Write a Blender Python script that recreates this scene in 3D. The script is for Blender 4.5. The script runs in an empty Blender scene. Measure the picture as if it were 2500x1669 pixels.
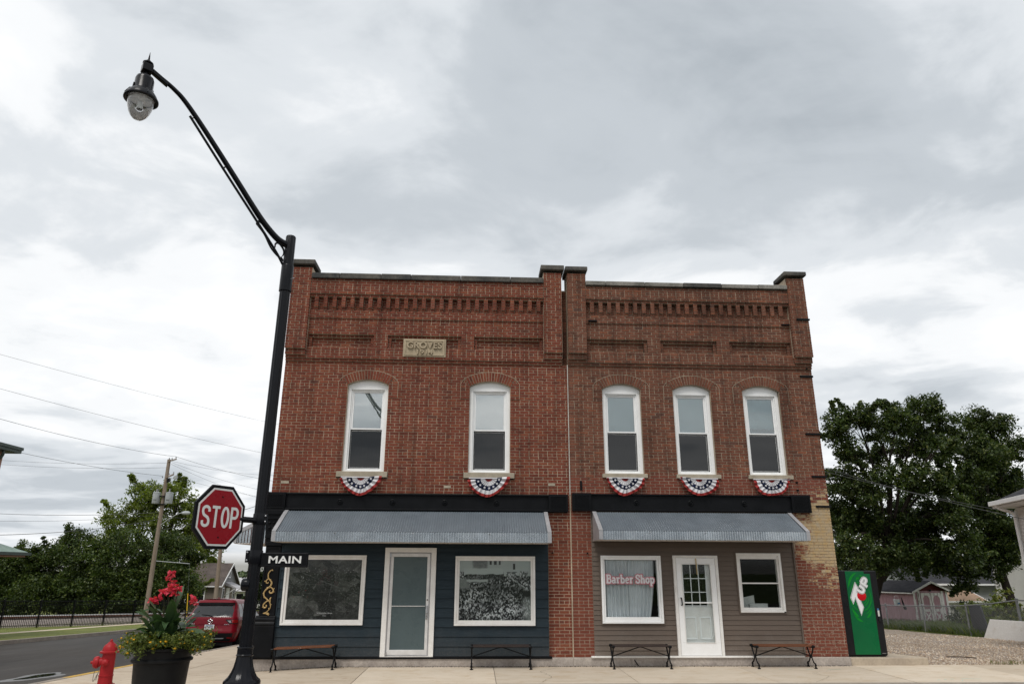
import bpy, bmesh, math, random
import numpy as np
from mathutils import Vector, Matrix
random.seed(7)
scene = bpy.context.scene
col = scene.collection
R = math.radians

# ------------------------------------------------------------------ camera
cam_d = bpy.data.cameras.new('camera')
cam_d.sensor_width = 36.0
cam_d.lens = 24.586
cam_d.clip_start = 0.1
cam_d.clip_end = 3000
cam = bpy.data.objects.new('camera', cam_d)
col.objects.link(cam)
cam.matrix_world = (Matrix.Translation((0.0, -16.2, 2.0)) @ Matrix.Rotation(R(-2.7546), 4, 'Z')
                    @ Matrix.Rotation(R(90 + 17.8179), 4, 'X') @ Matrix.Rotation(R(0.2333), 4, 'Z'))
scene.camera = cam
scene.render.resolution_x = 1024
scene.render.resolution_y = 683

# ------------------------------------------------------------------ world: overcast sky
SUN_EL, SUN_AZ = 58.0, -155.0      # the sun sits behind the cloud, over the viewer's shoulder
world = bpy.data.worlds.new('World')
scene.world = world
world.use_nodes = True
nt = world.node_tree
nt.nodes.clear()


def N(t, typ, **kw):
    n = t.nodes.new(typ)
    for k, v in kw.items():
        if k.startswith('_'):
            n.inputs[int(k[1:])].default_value = v
        else:
            setattr(n, k, v)
    return n


def link(t, a, ao, b, bi):
    t.links.new(a.outputs[ao], b.inputs[bi])


def math_n(t, op, a=None, b=None, clamp=False):
    n = t.nodes.new('ShaderNodeMath')
    n.operation = op
    n.use_clamp = clamp
    for i, v in enumerate((a, b)):
        if v is None:
            continue
        if isinstance(v, (int, float)):
            n.inputs[i].default_value = v
        else:
            t.links.new(v, n.inputs[i])
    return n.outputs[0]


def ramp_n(t, fac, stops, interp='LINEAR'):
    n = t.nodes.new('ShaderNodeValToRGB')
    n.color_ramp.interpolation = interp
    el = n.color_ramp.elements
    while len(el) < len(stops):
        el.new(0.5)
    for e, (p, c) in zip(el, stops):
        e.position = p
        e.color = (c, c, c, 1) if isinstance(c, (int, float)) else tuple(c) + (1,)
    if fac is not None:
        t.links.new(fac, n.inputs[0])
    return n.outputs[0]


def mix_n(t, fac, a, b, blend='MIX'):
    n = t.nodes.new('ShaderNodeMix')
    n.data_type = 'RGBA'
    n.blend_type = blend
    for i, v in ((0, fac), (6, a), (7, b)):
        if isinstance(v, (int, float)):
            n.inputs[i].default_value = v if i == 0 else (v, v, v, 1)
        elif isinstance(v, tuple):
            n.inputs[i].default_value = v + (1,) if len(v) == 3 else v
        else:
            t.links.new(v, n.inputs[i])
    return n.outputs[2]


sky = N(nt, 'ShaderNodeTexSky', sky_type='NISHITA', sun_disc=False)
sky.sun_elevation = R(SUN_EL)
sky.sun_rotation = R(SUN_AZ)
tc = N(nt, 'ShaderNodeTexCoord')
sep = N(nt, 'ShaderNodeSeparateXYZ')
link(nt, tc, 'Generated', sep, 0)
zz = math_n(nt, 'ADD', math_n(nt, 'MAXIMUM', sep.outputs[2], 0.0), 0.16)
px = math_n(nt, 'DIVIDE', sep.outputs[0], zz)
py = math_n(nt, 'DIVIDE', sep.outputs[1], zz)
cmb = N(nt, 'ShaderNodeCombineXYZ')
nt.links.new(px, cmb.inputs[0])
nt.links.new(py, cmb.inputs[1])
SKY_OFF = (15.5, 2.5, 6.0)
mp = N(nt, 'ShaderNodeMapping')
mp.inputs['Location'].default_value = SKY_OFF
mp.inputs['Rotation'].default_value = (0, 0, R(24))
mp.inputs['Scale'].default_value = (0.8, 1.0, 1)
link(nt, cmb, 0, mp, 0)
n1 = N(nt, 'ShaderNodeTexNoise')
n1.inputs['Scale'].default_value = 0.75
n1.inputs['Detail'].default_value = 7
n1.inputs['Roughness'].default_value = 0.50
n1.inputs['Distortion'].default_value = 0.55
link(nt, mp, 0, n1, 0)
n2 = N(nt, 'ShaderNodeTexNoise')
n2.inputs['Scale'].default_value = 3.1
n2.inputs['Detail'].default_value = 7
n2.inputs['Roughness'].default_value = 0.55
n2.inputs['Distortion'].default_value = 0.35
link(nt, mp, 0, n2, 0)
dens = math_n(nt, 'ADD', math_n(nt, 'MULTIPLY', n1.outputs[0], 0.72), math_n(nt, 'MULTIPLY', n2.outputs[0], 0.28))
# cloud brightness: thin cloud glows, thick cloud is grey below
cl = ramp_n(nt, dens, [(0.40, (8.4, 8.5, 8.6)), (0.47, (7.5, 7.65, 7.8)), (0.525, (5.9, 6.2, 6.5)), (0.59, (4.5, 4.85, 5.2)), (0.69, (3.4, 3.75, 4.1))], 'EASE')
cover = ramp_n(nt, dens, [(0.325, 0.0), (0.385, 1.0)], 'EASE')
skyc = mix_n(nt, cover, sky.outputs[0], cl)
# below the horizon: ground haze
hz = ramp_n(nt, sep.outputs[2], [(0.0, 0.0), (0.02, 1.0)])
skyc2 = mix_n(nt, hz, (3.2, 3.2, 3.0), skyc)
bg = N(nt, 'ShaderNodeBackground')
bg.inputs['Strength'].default_value = 0.1
wo = N(nt, 'ShaderNodeOutputWorld')
nt.links.new(skyc2, bg.inputs[0])
link(nt, bg, 0, wo, 0)

# ------------------------------------------------------------------ the veiled sun
sd = bpy.data.lights.new('sun', 'SUN')
sd.energy = 1.5
sd.angle = R(20)
sd.color = (1.0, 0.965, 0.91)
sun = bpy.data.objects.new('sun', sd)
col.objects.link(sun)
_az, _el = R(SUN_AZ), R(SUN_EL)
to_sun = Vector((math.sin(_az) * math.cos(_el), math.cos(_az) * math.cos(_el), math.sin(_el)))
sun.rotation_euler = (-to_sun).to_track_quat('-Z', 'Y').to_euler()
sun.location = to_sun * 60

scene.view_settings.view_transform = 'Standard'
scene.view_settings.look = 'None'
scene.view_settings.exposure = 0.35
scene.view_settings.gamma = 1.0
scene.view_settings.use_curve_mapping = False
scene.render.engine = 'CYCLES'
scene.cycles.max_bounces = 8
scene.cycles.transparent_max_bounces = 12
scene.cycles.sample_clamp_indirect = 6.0


# ------------------------------------------------------------------ helpers
class MB:
    """collects faces; build() links them as one mesh object"""

    def __init__(s):
        s.v, s.f, s.m = [], [], []

    def add(s, vs, fs, mi=0):
        o = len(s.v)
        s.v.extend([tuple(p) for p in vs])
        for f in fs:
            s.f.append(tuple(i + o for i in f))
            s.m.append(mi)
        return s

    def box(s, x0, x1, y0, y1, z0, z1, mi=0):
        return s.add([(x0, y0, z0), (x1, y0, z0), (x1, y1, z0), (x0, y1, z0),
                      (x0, y0, z1), (x1, y0, z1), (x1, y1, z1), (x0, y1, z1)],
                     [(0, 3, 2, 1), (4, 5, 6, 7), (0, 1, 5, 4), (1, 2, 6, 5), (2, 3, 7, 6), (3, 0, 4, 7)], mi)

    def hexa(s, p8, mi=0):
        return s.add(p8, [(0, 3, 2, 1), (4, 5, 6, 7), (0, 1, 5, 4), (1, 2, 6, 5), (2, 3, 7, 6), (3, 0, 4, 7)], mi)

    def frame(s, x0, x1, z0, z1, w, y0, y1, wb=None, wt=None, mi=0):
        """rectangular ring in the xz plane made of four butted bars"""
        wb = w if wb is None else wb
        wt = w if wt is None else wt
        s.box(x0, x1, y0, y1, z0, z0 + wb, mi)
        s.box(x0, x1, y0, y1, z1 - wt, z1, mi)
        s.box(x0, x0 + w, y0, y1, z0 + wb, z1 - wt, mi)
        s.box(x1 - w, x1, y0, y1, z0 + wb, z1 - wt, mi)
        return s

    def prism(s, poly, a0, a1, axis='y', mi=0):
        """extrude a 2D polygon (counter-clockwise) along an axis"""
        n = len(poly)

        def P(p, a):
            if axis == 'y':
                return (p[0], a, p[1])
            if axis == 'x':
                return (a, p[0], p[1])
            return (p[0], p[1], a)
        vs = [P(p, a0) for p in poly] + [P(p, a1) for p in poly]
        fs = [tuple(range(n)), tuple(range(2 * n - 1, n - 1, -1))]
        fs += [(i, i + n, (i + 1) % n + n, (i + 1) % n) for i in range(n)]
        return s.add(vs, fs, mi)

    def tube(s, pts, r, n=8, caps=True, mi=0, flat=None):
        pts = [Vector(p) for p in pts]
        k = len(pts)
        rs = r if isinstance(r, (list, tuple)) else [r] * k
        up = None
        vs = []
        for i, p in enumerate(pts):
            d = (pts[min(i + 1, k - 1)] - pts[max(i - 1, 0)]).normalized()
            if up is None:
                up = Vector((0, 0, 1)) if abs(d.z) < 0.95 else Vector((1, 0, 0))
                up = (up - d * up.dot(d)).normalized()
            else:
                up = (up - d * up.dot(d))
                up = up.normalized() if up.length > 1e-6 else Vector((1, 0, 0))
            sd_ = d.cross(up)
            for j in range(n):
                a = 2 * math.pi * j / n
                fx = 1 if flat is None else flat
                vs.append(p + up * (math.sin(a) * rs[i]) + sd_ * (math.cos(a) * rs[i] * fx))
        fs = []
        for i in range(k - 1):
            for j in range(n):
                fs.append((i * n + j, i * n + (j + 1) % n, (i + 1) * n + (j + 1) % n, (i + 1) * n + j))
        if caps:
            fs.append(tuple(range(n - 1, -1, -1)))
            fs.append(tuple(range((k - 1) * n, k * n)))
        return s.add(vs, fs, mi)

    def lathe(s, prof, c=(0, 0, 0), n=24, axis='z', flute=None, mi=0, caps=True):
        """prof: (radius, height) pairs from bottom to top"""
        vs = []
        for (r, h) in prof:
            for j in range(n):
                a = 2 * math.pi * j / n
                rr = r
                if flute:
                    rr = r * (1 - flute[1] * (0.5 + 0.5 * math.cos(a * flute[0])))
                u, v = rr * math.cos(a), rr * math.sin(a)
                if axis == 'z':
                    vs.append((c[0] + u, c[1] + v, c[2] + h))
                elif axis == 'y':
                    vs.append((c[0] + u, c[1] - h, c[2] + v))
                else:
                    vs.append((c[0] + h, c[1] + u, c[2] + v))
        fs = []
        k = len(prof)
        for i in range(k - 1):
            for j in range(n):
                fs.append((i * n + j, i * n + (j + 1) % n, (i + 1) * n + (j + 1) % n, (i + 1) * n + j))
        if caps:
            fs.append(tuple(range(n - 1, -1, -1)))
            fs.append(tuple(range((k - 1) * n, k * n)))
        return s.add(vs, fs, mi)

    def grid(s, fn, nu, nv, mi=0, flip=False):
        vs = [fn(i / nu, j / nv) for j in range(nv + 1) for i in range(nu + 1)]
        fs = []
        for j in range(nv):
            for i in range(nu):
                a = j * (nu + 1) + i
                q = (a, a + 1, a + nu + 2, a + nu + 1)
                fs.append(q[::-1] if flip else q)
        return s.add(vs, fs, mi)

    def ribbon(s, pts, w, y, th=0.004, mi=0):
        """flat stroke of width w along (x, z) points, its face at y, thickness th behind it"""
        P = [Vector((p[0], p[1])) for p in pts]
        k = len(P)
        ws = w if isinstance(w, (list, tuple)) else [w] * k
        L, Rr = [], []
        for i in range(k):
            d = (P[min(i + 1, k - 1)] - P[max(i - 1, 0)])
            d = d.normalized() if d.length > 1e-9 else Vector((1, 0))
            nn = Vector((-d.y, d.x))
            L.append(P[i] + nn * ws[i] / 2)
            Rr.append(P[i] - nn * ws[i] / 2)
        vs = [(p.x, y, p.y) for p in L] + [(p.x, y, p.y) for p in Rr]
        vs += [(p.x, y + th, p.y) for p in L] + [(p.x, y + th, p.y) for p in Rr]
        fs = []
        for i in range(k - 1):
            fs.append((i, k + i, k + i + 1, i + 1))
            fs.append((2 * k + i, 2 * k + i + 1, i + 1 - 0 if False else 3 * k + i + 1, 3 * k + i))
            fs.append((i, i + 1, 2 * k + i + 1, 2 * k + i))
            fs.append((k + i, 3 * k + i, 3 * k + i + 1, k + i + 1))
        fs.append((0, 2 * k, 3 * k, k))
        fs.append((k - 1, 2 * k - 1, 4 * k - 1, 3 * k - 1))
        return s.add(vs, fs, mi)

    def build(s, name, mat, parent=None, smooth=None, bevel=0, local=False, sub=0, kind=None):
        me = bpy.data.meshes.new(name)
        off = Vector((0, 0, 0))
        if parent is not None and not local:
            p = parent
            while p is not None:
                off += p.location
                p = p.parent
        vs = [(a - off.x, b - off.y, c - off.z) for a, b, c in s.v] if off.length else s.v
        me.from_pydata(vs, [], s.f)
        mats = mat if isinstance(mat, (list, tuple)) else [mat]
        for m_ in mats:
            me.materials.append(m_)
        if len(mats) > 1:
            me.polygons.foreach_set('material_index', s.m)
        me.update()
        if smooth is not None:
            me.polygons.foreach_set('use_smooth', [True] * len(me.polygons))
            if smooth < 180:
                me.set_sharp_from_angle(angle=R(smooth))
        o = bpy.data.objects.new(name, me)
        col.objects.link(o)
        if parent is not None:
            o.parent = parent
        if bevel:
            b = o.modifiers.new('bevel', 'BEVEL')
            b.width = bevel
            b.segments = 2
            b.limit_method = 'ANGLE'
            b.angle_limit = R(40)
        if sub:
            b = o.modifiers.new('sub', 'SUBSURF')
            b.levels = b.render_levels = sub
        if kind:
            o['kind'] = kind
        return o


def tag(o, label, cat, group=None):
    o['label'] = label
    o['category'] = cat
    if group:
        o['group'] = group
    return o


def thing(name, label, cat, loc=(0, 0, 0), rz=0.0, group=None):
    o = bpy.data.objects.new(name, None)
    o.empty_display_size = 0.2
    col.objects.link(o)
    o.location = loc
    o.rotation_euler = (0, 0, rz)
    return tag(o, label, cat, group)


def copy_tree(o, parent=None):
    c = o.copy()
    col.objects.link(c)
    c.parent = parent
    for ch in [x for x in ALLKIDS(o)]:
        copy_tree(ch, c)
    return c


def ALLKIDS(o):
    return [x for x in col.objects if x.parent == o]


def text_mesh(body, size, depth=0.002, offset=0.0, space=1.0, shear=0.0, sx=1.0):
    """filled lettering as MB in (x, z); origin at the centre"""
    cu = bpy.data.curves.new('lettering', 'FONT')
    cu.body = body
    cu.size = size
    cu.extrude = depth
    cu.offset = offset
    cu.space_character = space
    cu.shear = shear
    cu.align_x = 'CENTER'
    cu.align_y = 'CENTER'
    cu.resolution_u = 5
    ob = bpy.data.objects.new('lettering', cu)
    col.objects.link(ob)
    dg = bpy.context.evaluated_depsgraph_get()
    me = bpy.data.meshes.new_from_object(ob.evaluated_get(dg))
    mb = MB()
    vs = [(v.co.x * sx, -v.co.z, v.co.y) for v in me.vertices]
    xs = [v[0] for v in vs]
    zs = [v[2] for v in vs]
    cx, cz = (min(xs) + max(xs)) / 2, (min(zs) + max(zs)) / 2
    mb.add([(a - cx, b, c - cz) for a, b, c in vs], [tuple(p.vertices) for p in me.polygons])
    mb.w = max(xs) - min(xs)
    mb.h = max(zs) - min(zs)
    bpy.data.objects.remove(ob)
    bpy.data.curves.remove(cu)
    bpy.data.meshes.remove(me)
    return mb


def place_text(body, name, mat, parent, c, w, h, depth=0.002, offset=0.0, rot=0.0, local=False, space=1.0, dirx=(1, 0, 0)):
    """lettering fitted to width w and height h, centred at c, facing -y (or across dirx), turned by rot in its plane"""
    t = text_mesh(body, 1.0, depth, offset, space)
    fx, fz = w / t.w, h / t.h
    ca, sa = math.cos(rot), math.sin(rot)
    dx = Vector(dirx)
    out = MB()
    vs = []
    nrm = Vector((dx.y, -dx.x, 0))
    for a, b, d in t.v:
        a, d = a * fx, d * fz
        a, d = a * ca - d * sa, a * sa + d * ca
        p = Vector(c) + dx * a + Vector((0, 0, d)) - nrm * b
        vs.append(p)
    out.add(vs, t.f)
    return out.build(name, mat, parent, local=local)

# ------------------------------------------------------------------ materials
def new_mat(name):
    m = bpy.data.materials.new(name)
    m.use_nodes = True
    t = m.node_tree
    t.nodes.clear()
    o = t.nodes.new('ShaderNodeOutputMaterial')
    b = t.nodes.new('ShaderNodeBsdfPrincipled')
    t.links.new(b.outputs[0], o.inputs[0])
    return m, t, b


def noise(t, scale, detail=4, rough=0.55, vec=None, dist=0.0):
    n = t.nodes.new('ShaderNodeTexNoise')
    n.inputs['Scale'].default_value = scale
    n.inputs['Detail'].default_value = detail
    n.inputs['Roughness'].default_value = rough
    n.inputs['Distortion'].default_value = dist
    if vec is not None:
        t.links.new(vec, n.inputs['Vector'])
    return n.outputs[0]


def pos(t, scale=None):
    g = t.nodes.new('ShaderNodeNewGeometry')
    if scale is None:
        return g.outputs['Position']
    mp_ = t.nodes.new('ShaderNodeMapping')
    mp_.inputs['Scale'].default_value = scale
    t.links.new(g.outputs['Position'], mp_.inputs[0])
    return mp_.outputs[0]


def bump(t, b, h, strength=0.3, dist=0.01):
    n = t.nodes.new('ShaderNodeBump')
    n.inputs['Strength'].default_value = strength
    n.inputs['Distance'].default_value = dist
    t.links.new(h, n.inputs['Height'])
    t.links.new(n.outputs[0], b.inputs['Normal'])


def setb(b, rough=0.6, metal=0.0, spec=0.5, coat=0.0):
    b.inputs['Roughness'].default_value = rough
    b.inputs['Metallic'].default_value = metal
    b.inputs['Specular IOR Level'].default_value = spec
    b.inputs['Coat Weight'].default_value = coat


def mk(name, c1, c2=None, scale=3.0, rough=0.6, metal=0.0, spec=0.4, coat=0.0, bs=0.0, bscale=40.0, stretch=None,
       fine=0.12, contrast=(0.35, 0.65)):
    """two tones mixed by noise in world space, a little fine speckle, roughness variation and relief"""
    m, t, b = new_mat(name)
    c2 = c2 or tuple(x * 0.8 for x in c1)
    p = pos(t, stretch) if stretch else pos(t)
    f = ramp_n(t, noise(t, scale, 5, 0.6, p), [(contrast[0], 0.0), (contrast[1], 1.0)])
    c = mix_n(t, f, c1, c2)
    if fine:
        f2 = ramp_n(t, noise(t, scale * 9, 3, 0.7, p), [(0.3, 1 - fine), (0.7, 1 + fine)])
        c = mix_n(t, 1.0, c, f2, 'MULTIPLY')
    t.links.new(c, b.inputs['Base Color'])
    setb(b, rough, metal, spec * (0.4 if rough > 0.2 and metal < 0.3 else 1.0), coat)
    r = ramp_n(t, noise(t, scale * 2.3, 3, 0.6, p), [(0.3, max(0.02, rough - 0.1)), (0.7, min(1, rough + 0.1))])
    t.links.new(r, b.inputs['Roughness'])
    if bs:
        bump(t, b, noise(t, bscale, 4, 0.6, p), bs, 0.01)
    return m


def boxmask(t, sepo, x=None, z=None, soft=0.02, wob=None):
    """1 inside the box given in world x and z"""
    out = None
    for o, r in ((sepo.outputs[0], x), (sepo.outputs[2], z)):
        if r is None:
            continue
        src = o if wob is None else math_n(t, 'ADD', o, wob)
        for edge, sgn in ((r[0], 1), (r[1], -1)):
            if edge is None:
                continue
            v = math_n(t, 'MULTIPLY', math_n(t, 'SUBTRACT', src, edge), sgn / soft)
            v = math_n(t, 'ADD', v, 0.5, True)
            out = v if out is None else math_n(t, 'MULTIPLY', out, v)
    return out


def brick_mat(name, stops, right=False, mortar=None):
    m, t, b = new_mat(name)
    oi = t.nodes.new('ShaderNodeObjectInfo')
    ge = t.nodes.new('ShaderNodeNewGeometry')
    P = ge.outputs['Position']
    rnd = math_n(t, 'FRACT', math_n(t, 'ADD', oi.outputs['Random'], ge.outputs['Random Per Island']))
    sp = t.nodes.new('ShaderNodeSeparateXYZ')
    t.links.new(P, sp.inputs[0])
    if mortar is None:
        c = ramp_n(t, rnd, stops)
        mo = ramp_n(t, noise(t, 26, 4, 0.65, P), [(0.3, 0.72), (0.7, 1.22)])
        c = mix_n(t, 1.0, c, mo, 'MULTIPLY')
    else:
        c = mix_n(t, ramp_n(t, noise(t, 1.1, 6, 0.65, P), [(0.36, 0.0), (0.66, 1.0)]), mortar[0], mortar[1])
        c = mix_n(t, 1.0, c, ramp_n(t, noise(t, 60, 3, 0.6, P), [(0.3, 0.8), (0.7, 1.15)]), 'MULTIPLY')
    # broad weathering: soot under ledges has a drifting, streaky outline
    st = noise(t, 1.0, 5, 0.6, pos(t, (1.6, 1, 0.45)))
    c = mix_n(t, 1.0, c, ramp_n(t, st, [(0.28, 0.60), (0.5, 0.92), (0.72, 1.08)]), 'MULTIPLY')
    sk = noise(t, 1.3, 6, 0.65, pos(t, (5.0, 1, 0.35)))
    c = mix_n(t, 1.0, c, ramp_n(t, sk, [(0.36, 0.72), (0.5, 1.0), (0.75, 1.06)]), 'MULTIPLY')
    ef = math_n(t, 'MULTIPLY', ramp_n(t, noise(t, 0.9, 4, 0.6, P), [(0.60, 0.0), (0.75, 1.0)]), ramp_n(t, noise(t, 22, 5, 0.7, P), [(0.52, 0.0), (0.62, 1.0)]))
    c = mix_n(t, math_n(t, 'MULTIPLY', ef, 0.35), c, (0.42, 0.33, 0.27))
    if right:
        wob = math_n(t, 'MULTIPLY', math_n(t, 'SUBTRACT', noise(t, 2.2, 3, 0.6, P), 0.5), 0.7)
        # newer, redder courses near the storefront beam and the pier beside the left shop
        red = boxmask(t, sp, None, (None, 4.05), 0.12, wob)
        c = mix_n(t, math_n(t, 'MULTIPLY', red, 0.55), c, (0.19, 0.045, 0.028) if mortar is None else (0.42, 0.33, 0.26))
        # old cream paint left on the corner pier, flaking away towards its foot
        flake = noise(t, 13.0, 7, 0.75, pos(t, (1, 1, 2.6)))
        band = boxmask(t, sp, (7.12, None), (1.62, 3.75), 1.5, math_n(t, 'MULTIPLY', wob, 0.9))
        keep = math_n(t, 'MULTIPLY', band, 1.0)
        thr = math_n(t, 'ADD', math_n(t, 'MULTIPLY', keep, 0.80), math_n(t, 'MULTIPLY', rnd if mortar is None else noise(t, 3, 3, 0.5, P), -0.26))
        pm = math_n(t, 'MULTIPLY', math_n(t, 'SUBTRACT', thr, flake), 9.0)
        pm = math_n(t, 'ADD', pm, 1.4, True)
        pm = math_n(t, 'MULTIPLY', pm, boxmask(t, sp, (7.12, None), None, 0.02))
        cream = mix_n(t, ramp_n(t, noise(t, 7, 5, 0.65, P), [(0.35, 0.0), (0.65, 1.0)]), (0.44, 0.295, 0.135), (0.40, 0.325, 0.225)) if mortar is None else (0.40, 0.31, 0.20)
        c = mix_n(t, pm, c, cream)
        low = boxmask(t, sp, (7.12, None), (None, 1.5), 0.4, wob)
        fl2 = ramp_n(t, noise(t, 16, 6, 0.75, P), [(0.55, 0.0), (0.62, 1.0)])
        c = mix_n(t, math_n(t, 'MULTIPLY', math_n(t, 'MULTIPLY', low, fl2), 0.6), c, (0.42, 0.35, 0.27))
    t.links.new(c, b.inputs['Base Color'])
    setb(b, 0.88, 0, 0.25)
    bump(t, b, noise(t, 90, 4, 0.7, P), 0.5, 0.006)
    return m


def glass_mat(name, tint=(1, 1, 1), refl=1.0, rough=0.0, dim=1.0, ior=1.5):
    m = bpy.data.materials.new(name)
    m.use_nodes = True
    t = m.node_tree
    t.nodes.clear()
    o = t.nodes.new('ShaderNodeOutputMaterial')
    tr = t.nodes.new('ShaderNodeBsdfTransparent')
    tr.inputs[0].default_value = tuple(x * dim for x in tint) + (1,)
    gl = t.nodes.new('ShaderNodeBsdfGlossy')
    gl.inputs['Roughness'].default_value = rough
    gl.inputs[0].default_value = (1, 1, 1, 1)
    fr = t.nodes.new('ShaderNodeFresnel')
    fr.inputs[0].default_value = ior
    wv = noise(t, 1.3, 2, 0.4, pos(t))
    bn = t.nodes.new('ShaderNodeBump')
    bn.inputs['Strength'].default_value = 0.012
    bn.inputs['Distance'].default_value = 0.05
    t.links.new(wv, bn.inputs['Height'])
    t.links.new(bn.outputs[0], gl.inputs['Normal'])
    f = math_n(t, 'MULTIPLY', fr.outputs[0], refl * 2.0, True)   # two faces of a pane
    mx = t.nodes.new('ShaderNodeMixShader')
    t.links.new(f, mx.inputs[0])
    t.links.new(tr.outputs[0], mx.inputs[1])
    t.links.new(gl.outputs[0], mx.inputs[2])
    t.links.new(mx.outputs[0], o.inputs[0])
    return m


def leaf_mat(name, cols, trans=0.35, rough=0.5):
    m = bpy.data.materials.new(name)
    m.use_nodes = True
    t = m.node_tree
    t.nodes.clear()
    o = t.nodes.new('ShaderNodeOutputMaterial')
    g = t.nodes.new('ShaderNodeNewGeometry')
    c = ramp_n(t, g.outputs['Random Per Island'], cols)
    c = mix_n(t, 1.0, c, ramp_n(t, noise(t, 0.45, 4, 0.6, g.outputs['Position']), [(0.3, 0.6), (0.7, 1.35)]), 'MULTIPLY')
    b = t.nodes.new('ShaderNodeBsdfPrincipled')
    setb(b, rough, 0, 0.35)
    t.links.new(c, b.inputs['Base Color'])
    tl = t.nodes.new('ShaderNodeBsdfTranslucent')
    c2 = mix_n(t, 1.0, c, (1.1, 1.25, 0.5), 'MULTIPLY')
    t.links.new(c2, tl.inputs[0])
    mx = t.nodes.new('ShaderNodeMixShader')
    mx.inputs[0].default_value = trans
    t.links.new(b.outputs[0], mx.inputs[1])
    t.links.new(tl.outputs[0], mx.inputs[2])
    t.links.new(mx.outputs[0], o.inputs[0])
    return m


M = {}
M['brick_l'] = brick_mat('red_brick', [(0.0, (0.13, 0.034, 0.021)), (0.12, (0.172, 0.045, 0.027)), (0.45, (0.198, 0.053, 0.031)),
                                       (0.75, (0.188, 0.052, 0.028)), (0.92, (0.235, 0.070, 0.036)), (0.98, (0.15, 0.048, 0.031)), (1.0, (0.115, 0.042, 0.030))])
M['brick_r'] = brick_mat('brown_red_brick', [(0.0, (0.115, 0.046, 0.029)), (0.2, (0.155, 0.060, 0.037)), (0.5, (0.185, 0.072, 0.043)),
                                             (0.75, (0.155, 0.058, 0.036)), (0.92, (0.225, 0.080, 0.043)), (1.0, (0.10, 0.048, 0.036))], right=True)
M['mortar_l'] = brick_mat('tan_mortar', None, mortar=((0.58, 0.475, 0.35), (0.40, 0.32, 0.235)))
M['mortar_r'] = brick_mat('grey_mortar', None, right=True, mortar=((0.50, 0.41, 0.305), (0.32, 0.255, 0.19)))
M['seam'] = mk('white_joint_filler', (0.62, 0.58, 0.52), (0.5, 0.45, 0.4), 6, 0.8)
M['stone'] = mk('limestone', (0.40, 0.35, 0.27), (0.30, 0.26, 0.20), 5, 0.85, bs=0.25, bscale=60)
M['coping'] = mk('weathered_coping', (0.055, 0.056, 0.055), (0.125, 0.115, 0.10), 2.2, 0.9, bs=0.3, bscale=50, fine=0.25)
M['coping2'] = mk('pale_coping', (0.27, 0.255, 0.23), (0.13, 0.125, 0.11), 2.5, 0.9, bs=0.3, bscale=50, fine=0.25)
M['plaque'] = mk('sand_plaque', (0.46, 0.38, 0.27), (0.36, 0.29, 0.20), 5, 0.85, bs=0.2, bscale=80)
M['plinth'] = mk('footing_concrete', (0.45, 0.40, 0.355), (0.31, 0.275, 0.25), 2.2, 0.9, bs=0.35, bscale=30, fine=0.2)
M['trim'] = mk('white_paint', (0.86, 0.86, 0.86), (0.82, 0.82, 0.81), 4, 0.45, bs=0.05, fine=0.03)
M['trim_old'] = mk('worn_white_paint', (0.78, 0.765, 0.74), (0.68, 0.655, 0.62), 5, 0.55, bs=0.1, fine=0.06, contrast=(0.4, 0.75))
M['black'] = mk('black_paint', (0.006, 0.0065, 0.0075), (0.009, 0.0095, 0.011), 3, 0.42, spec=0.22, bs=0.05)
M['iron'] = mk('black_cast_iron', (0.005, 0.0055, 0.0065), (0.008, 0.0085, 0.0095), 8, 0.38, spec=0.3, bs=0.08)
M['lamp_black'] = mk('black_pole_enamel', (0.005, 0.0055, 0.0075), (0.0065, 0.007, 0.0095), 1.0, 0.24, spec=0.45, fine=0.0)
M['blue_siding'] = mk('slate_blue_board', (0.0235, 0.0365, 0.046), (0.0165, 0.0265, 0.0345), 1.6, 0.6, bs=0.2, bscale=30, stretch=(0.5, 1, 5), fine=0.15)
M['taupe_siding'] = mk('taupe_vinyl', (0.135, 0.106, 0.086), (0.12, 0.094, 0.077), 1.5, 0.55, bs=0.06, bscale=40, stretch=(0.4, 1, 4), fine=0.05)
def add_dirt(m, zlo, zhi, colr, amount):
    t = m.node_tree
    b = [n for n in t.nodes if n.type == 'BSDF_PRINCIPLED'][0]
    src = b.inputs['Base Color'].links[0].from_socket
    sp = t.nodes.new('ShaderNodeSeparateXYZ')
    t.links.new(pos(t), sp.inputs[0])
    nz = math_n(t, 'MULTIPLY', math_n(t, 'SUBTRACT', noise(t, 3.0, 6, 0.7, pos(t, (1, 1, 0.7))), 0.5), 0.9)
    f = math_n(t, 'DIVIDE', math_n(t, 'SUBTRACT', zhi, math_n(t, 'ADD', sp.outputs[2], nz)), zhi - zlo, True)
    sp2 = ramp_n(t, noise(t, 30, 5, 0.75, pos(t)), [(0.42, 0.35), (0.62, 1.0)])
    f = math_n(t, 'MULTIPLY', math_n(t, 'MULTIPLY', f, sp2), amount)
    t.links.new(mix_n(t, f, src, colr), b.inputs['Base Color'])


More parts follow.
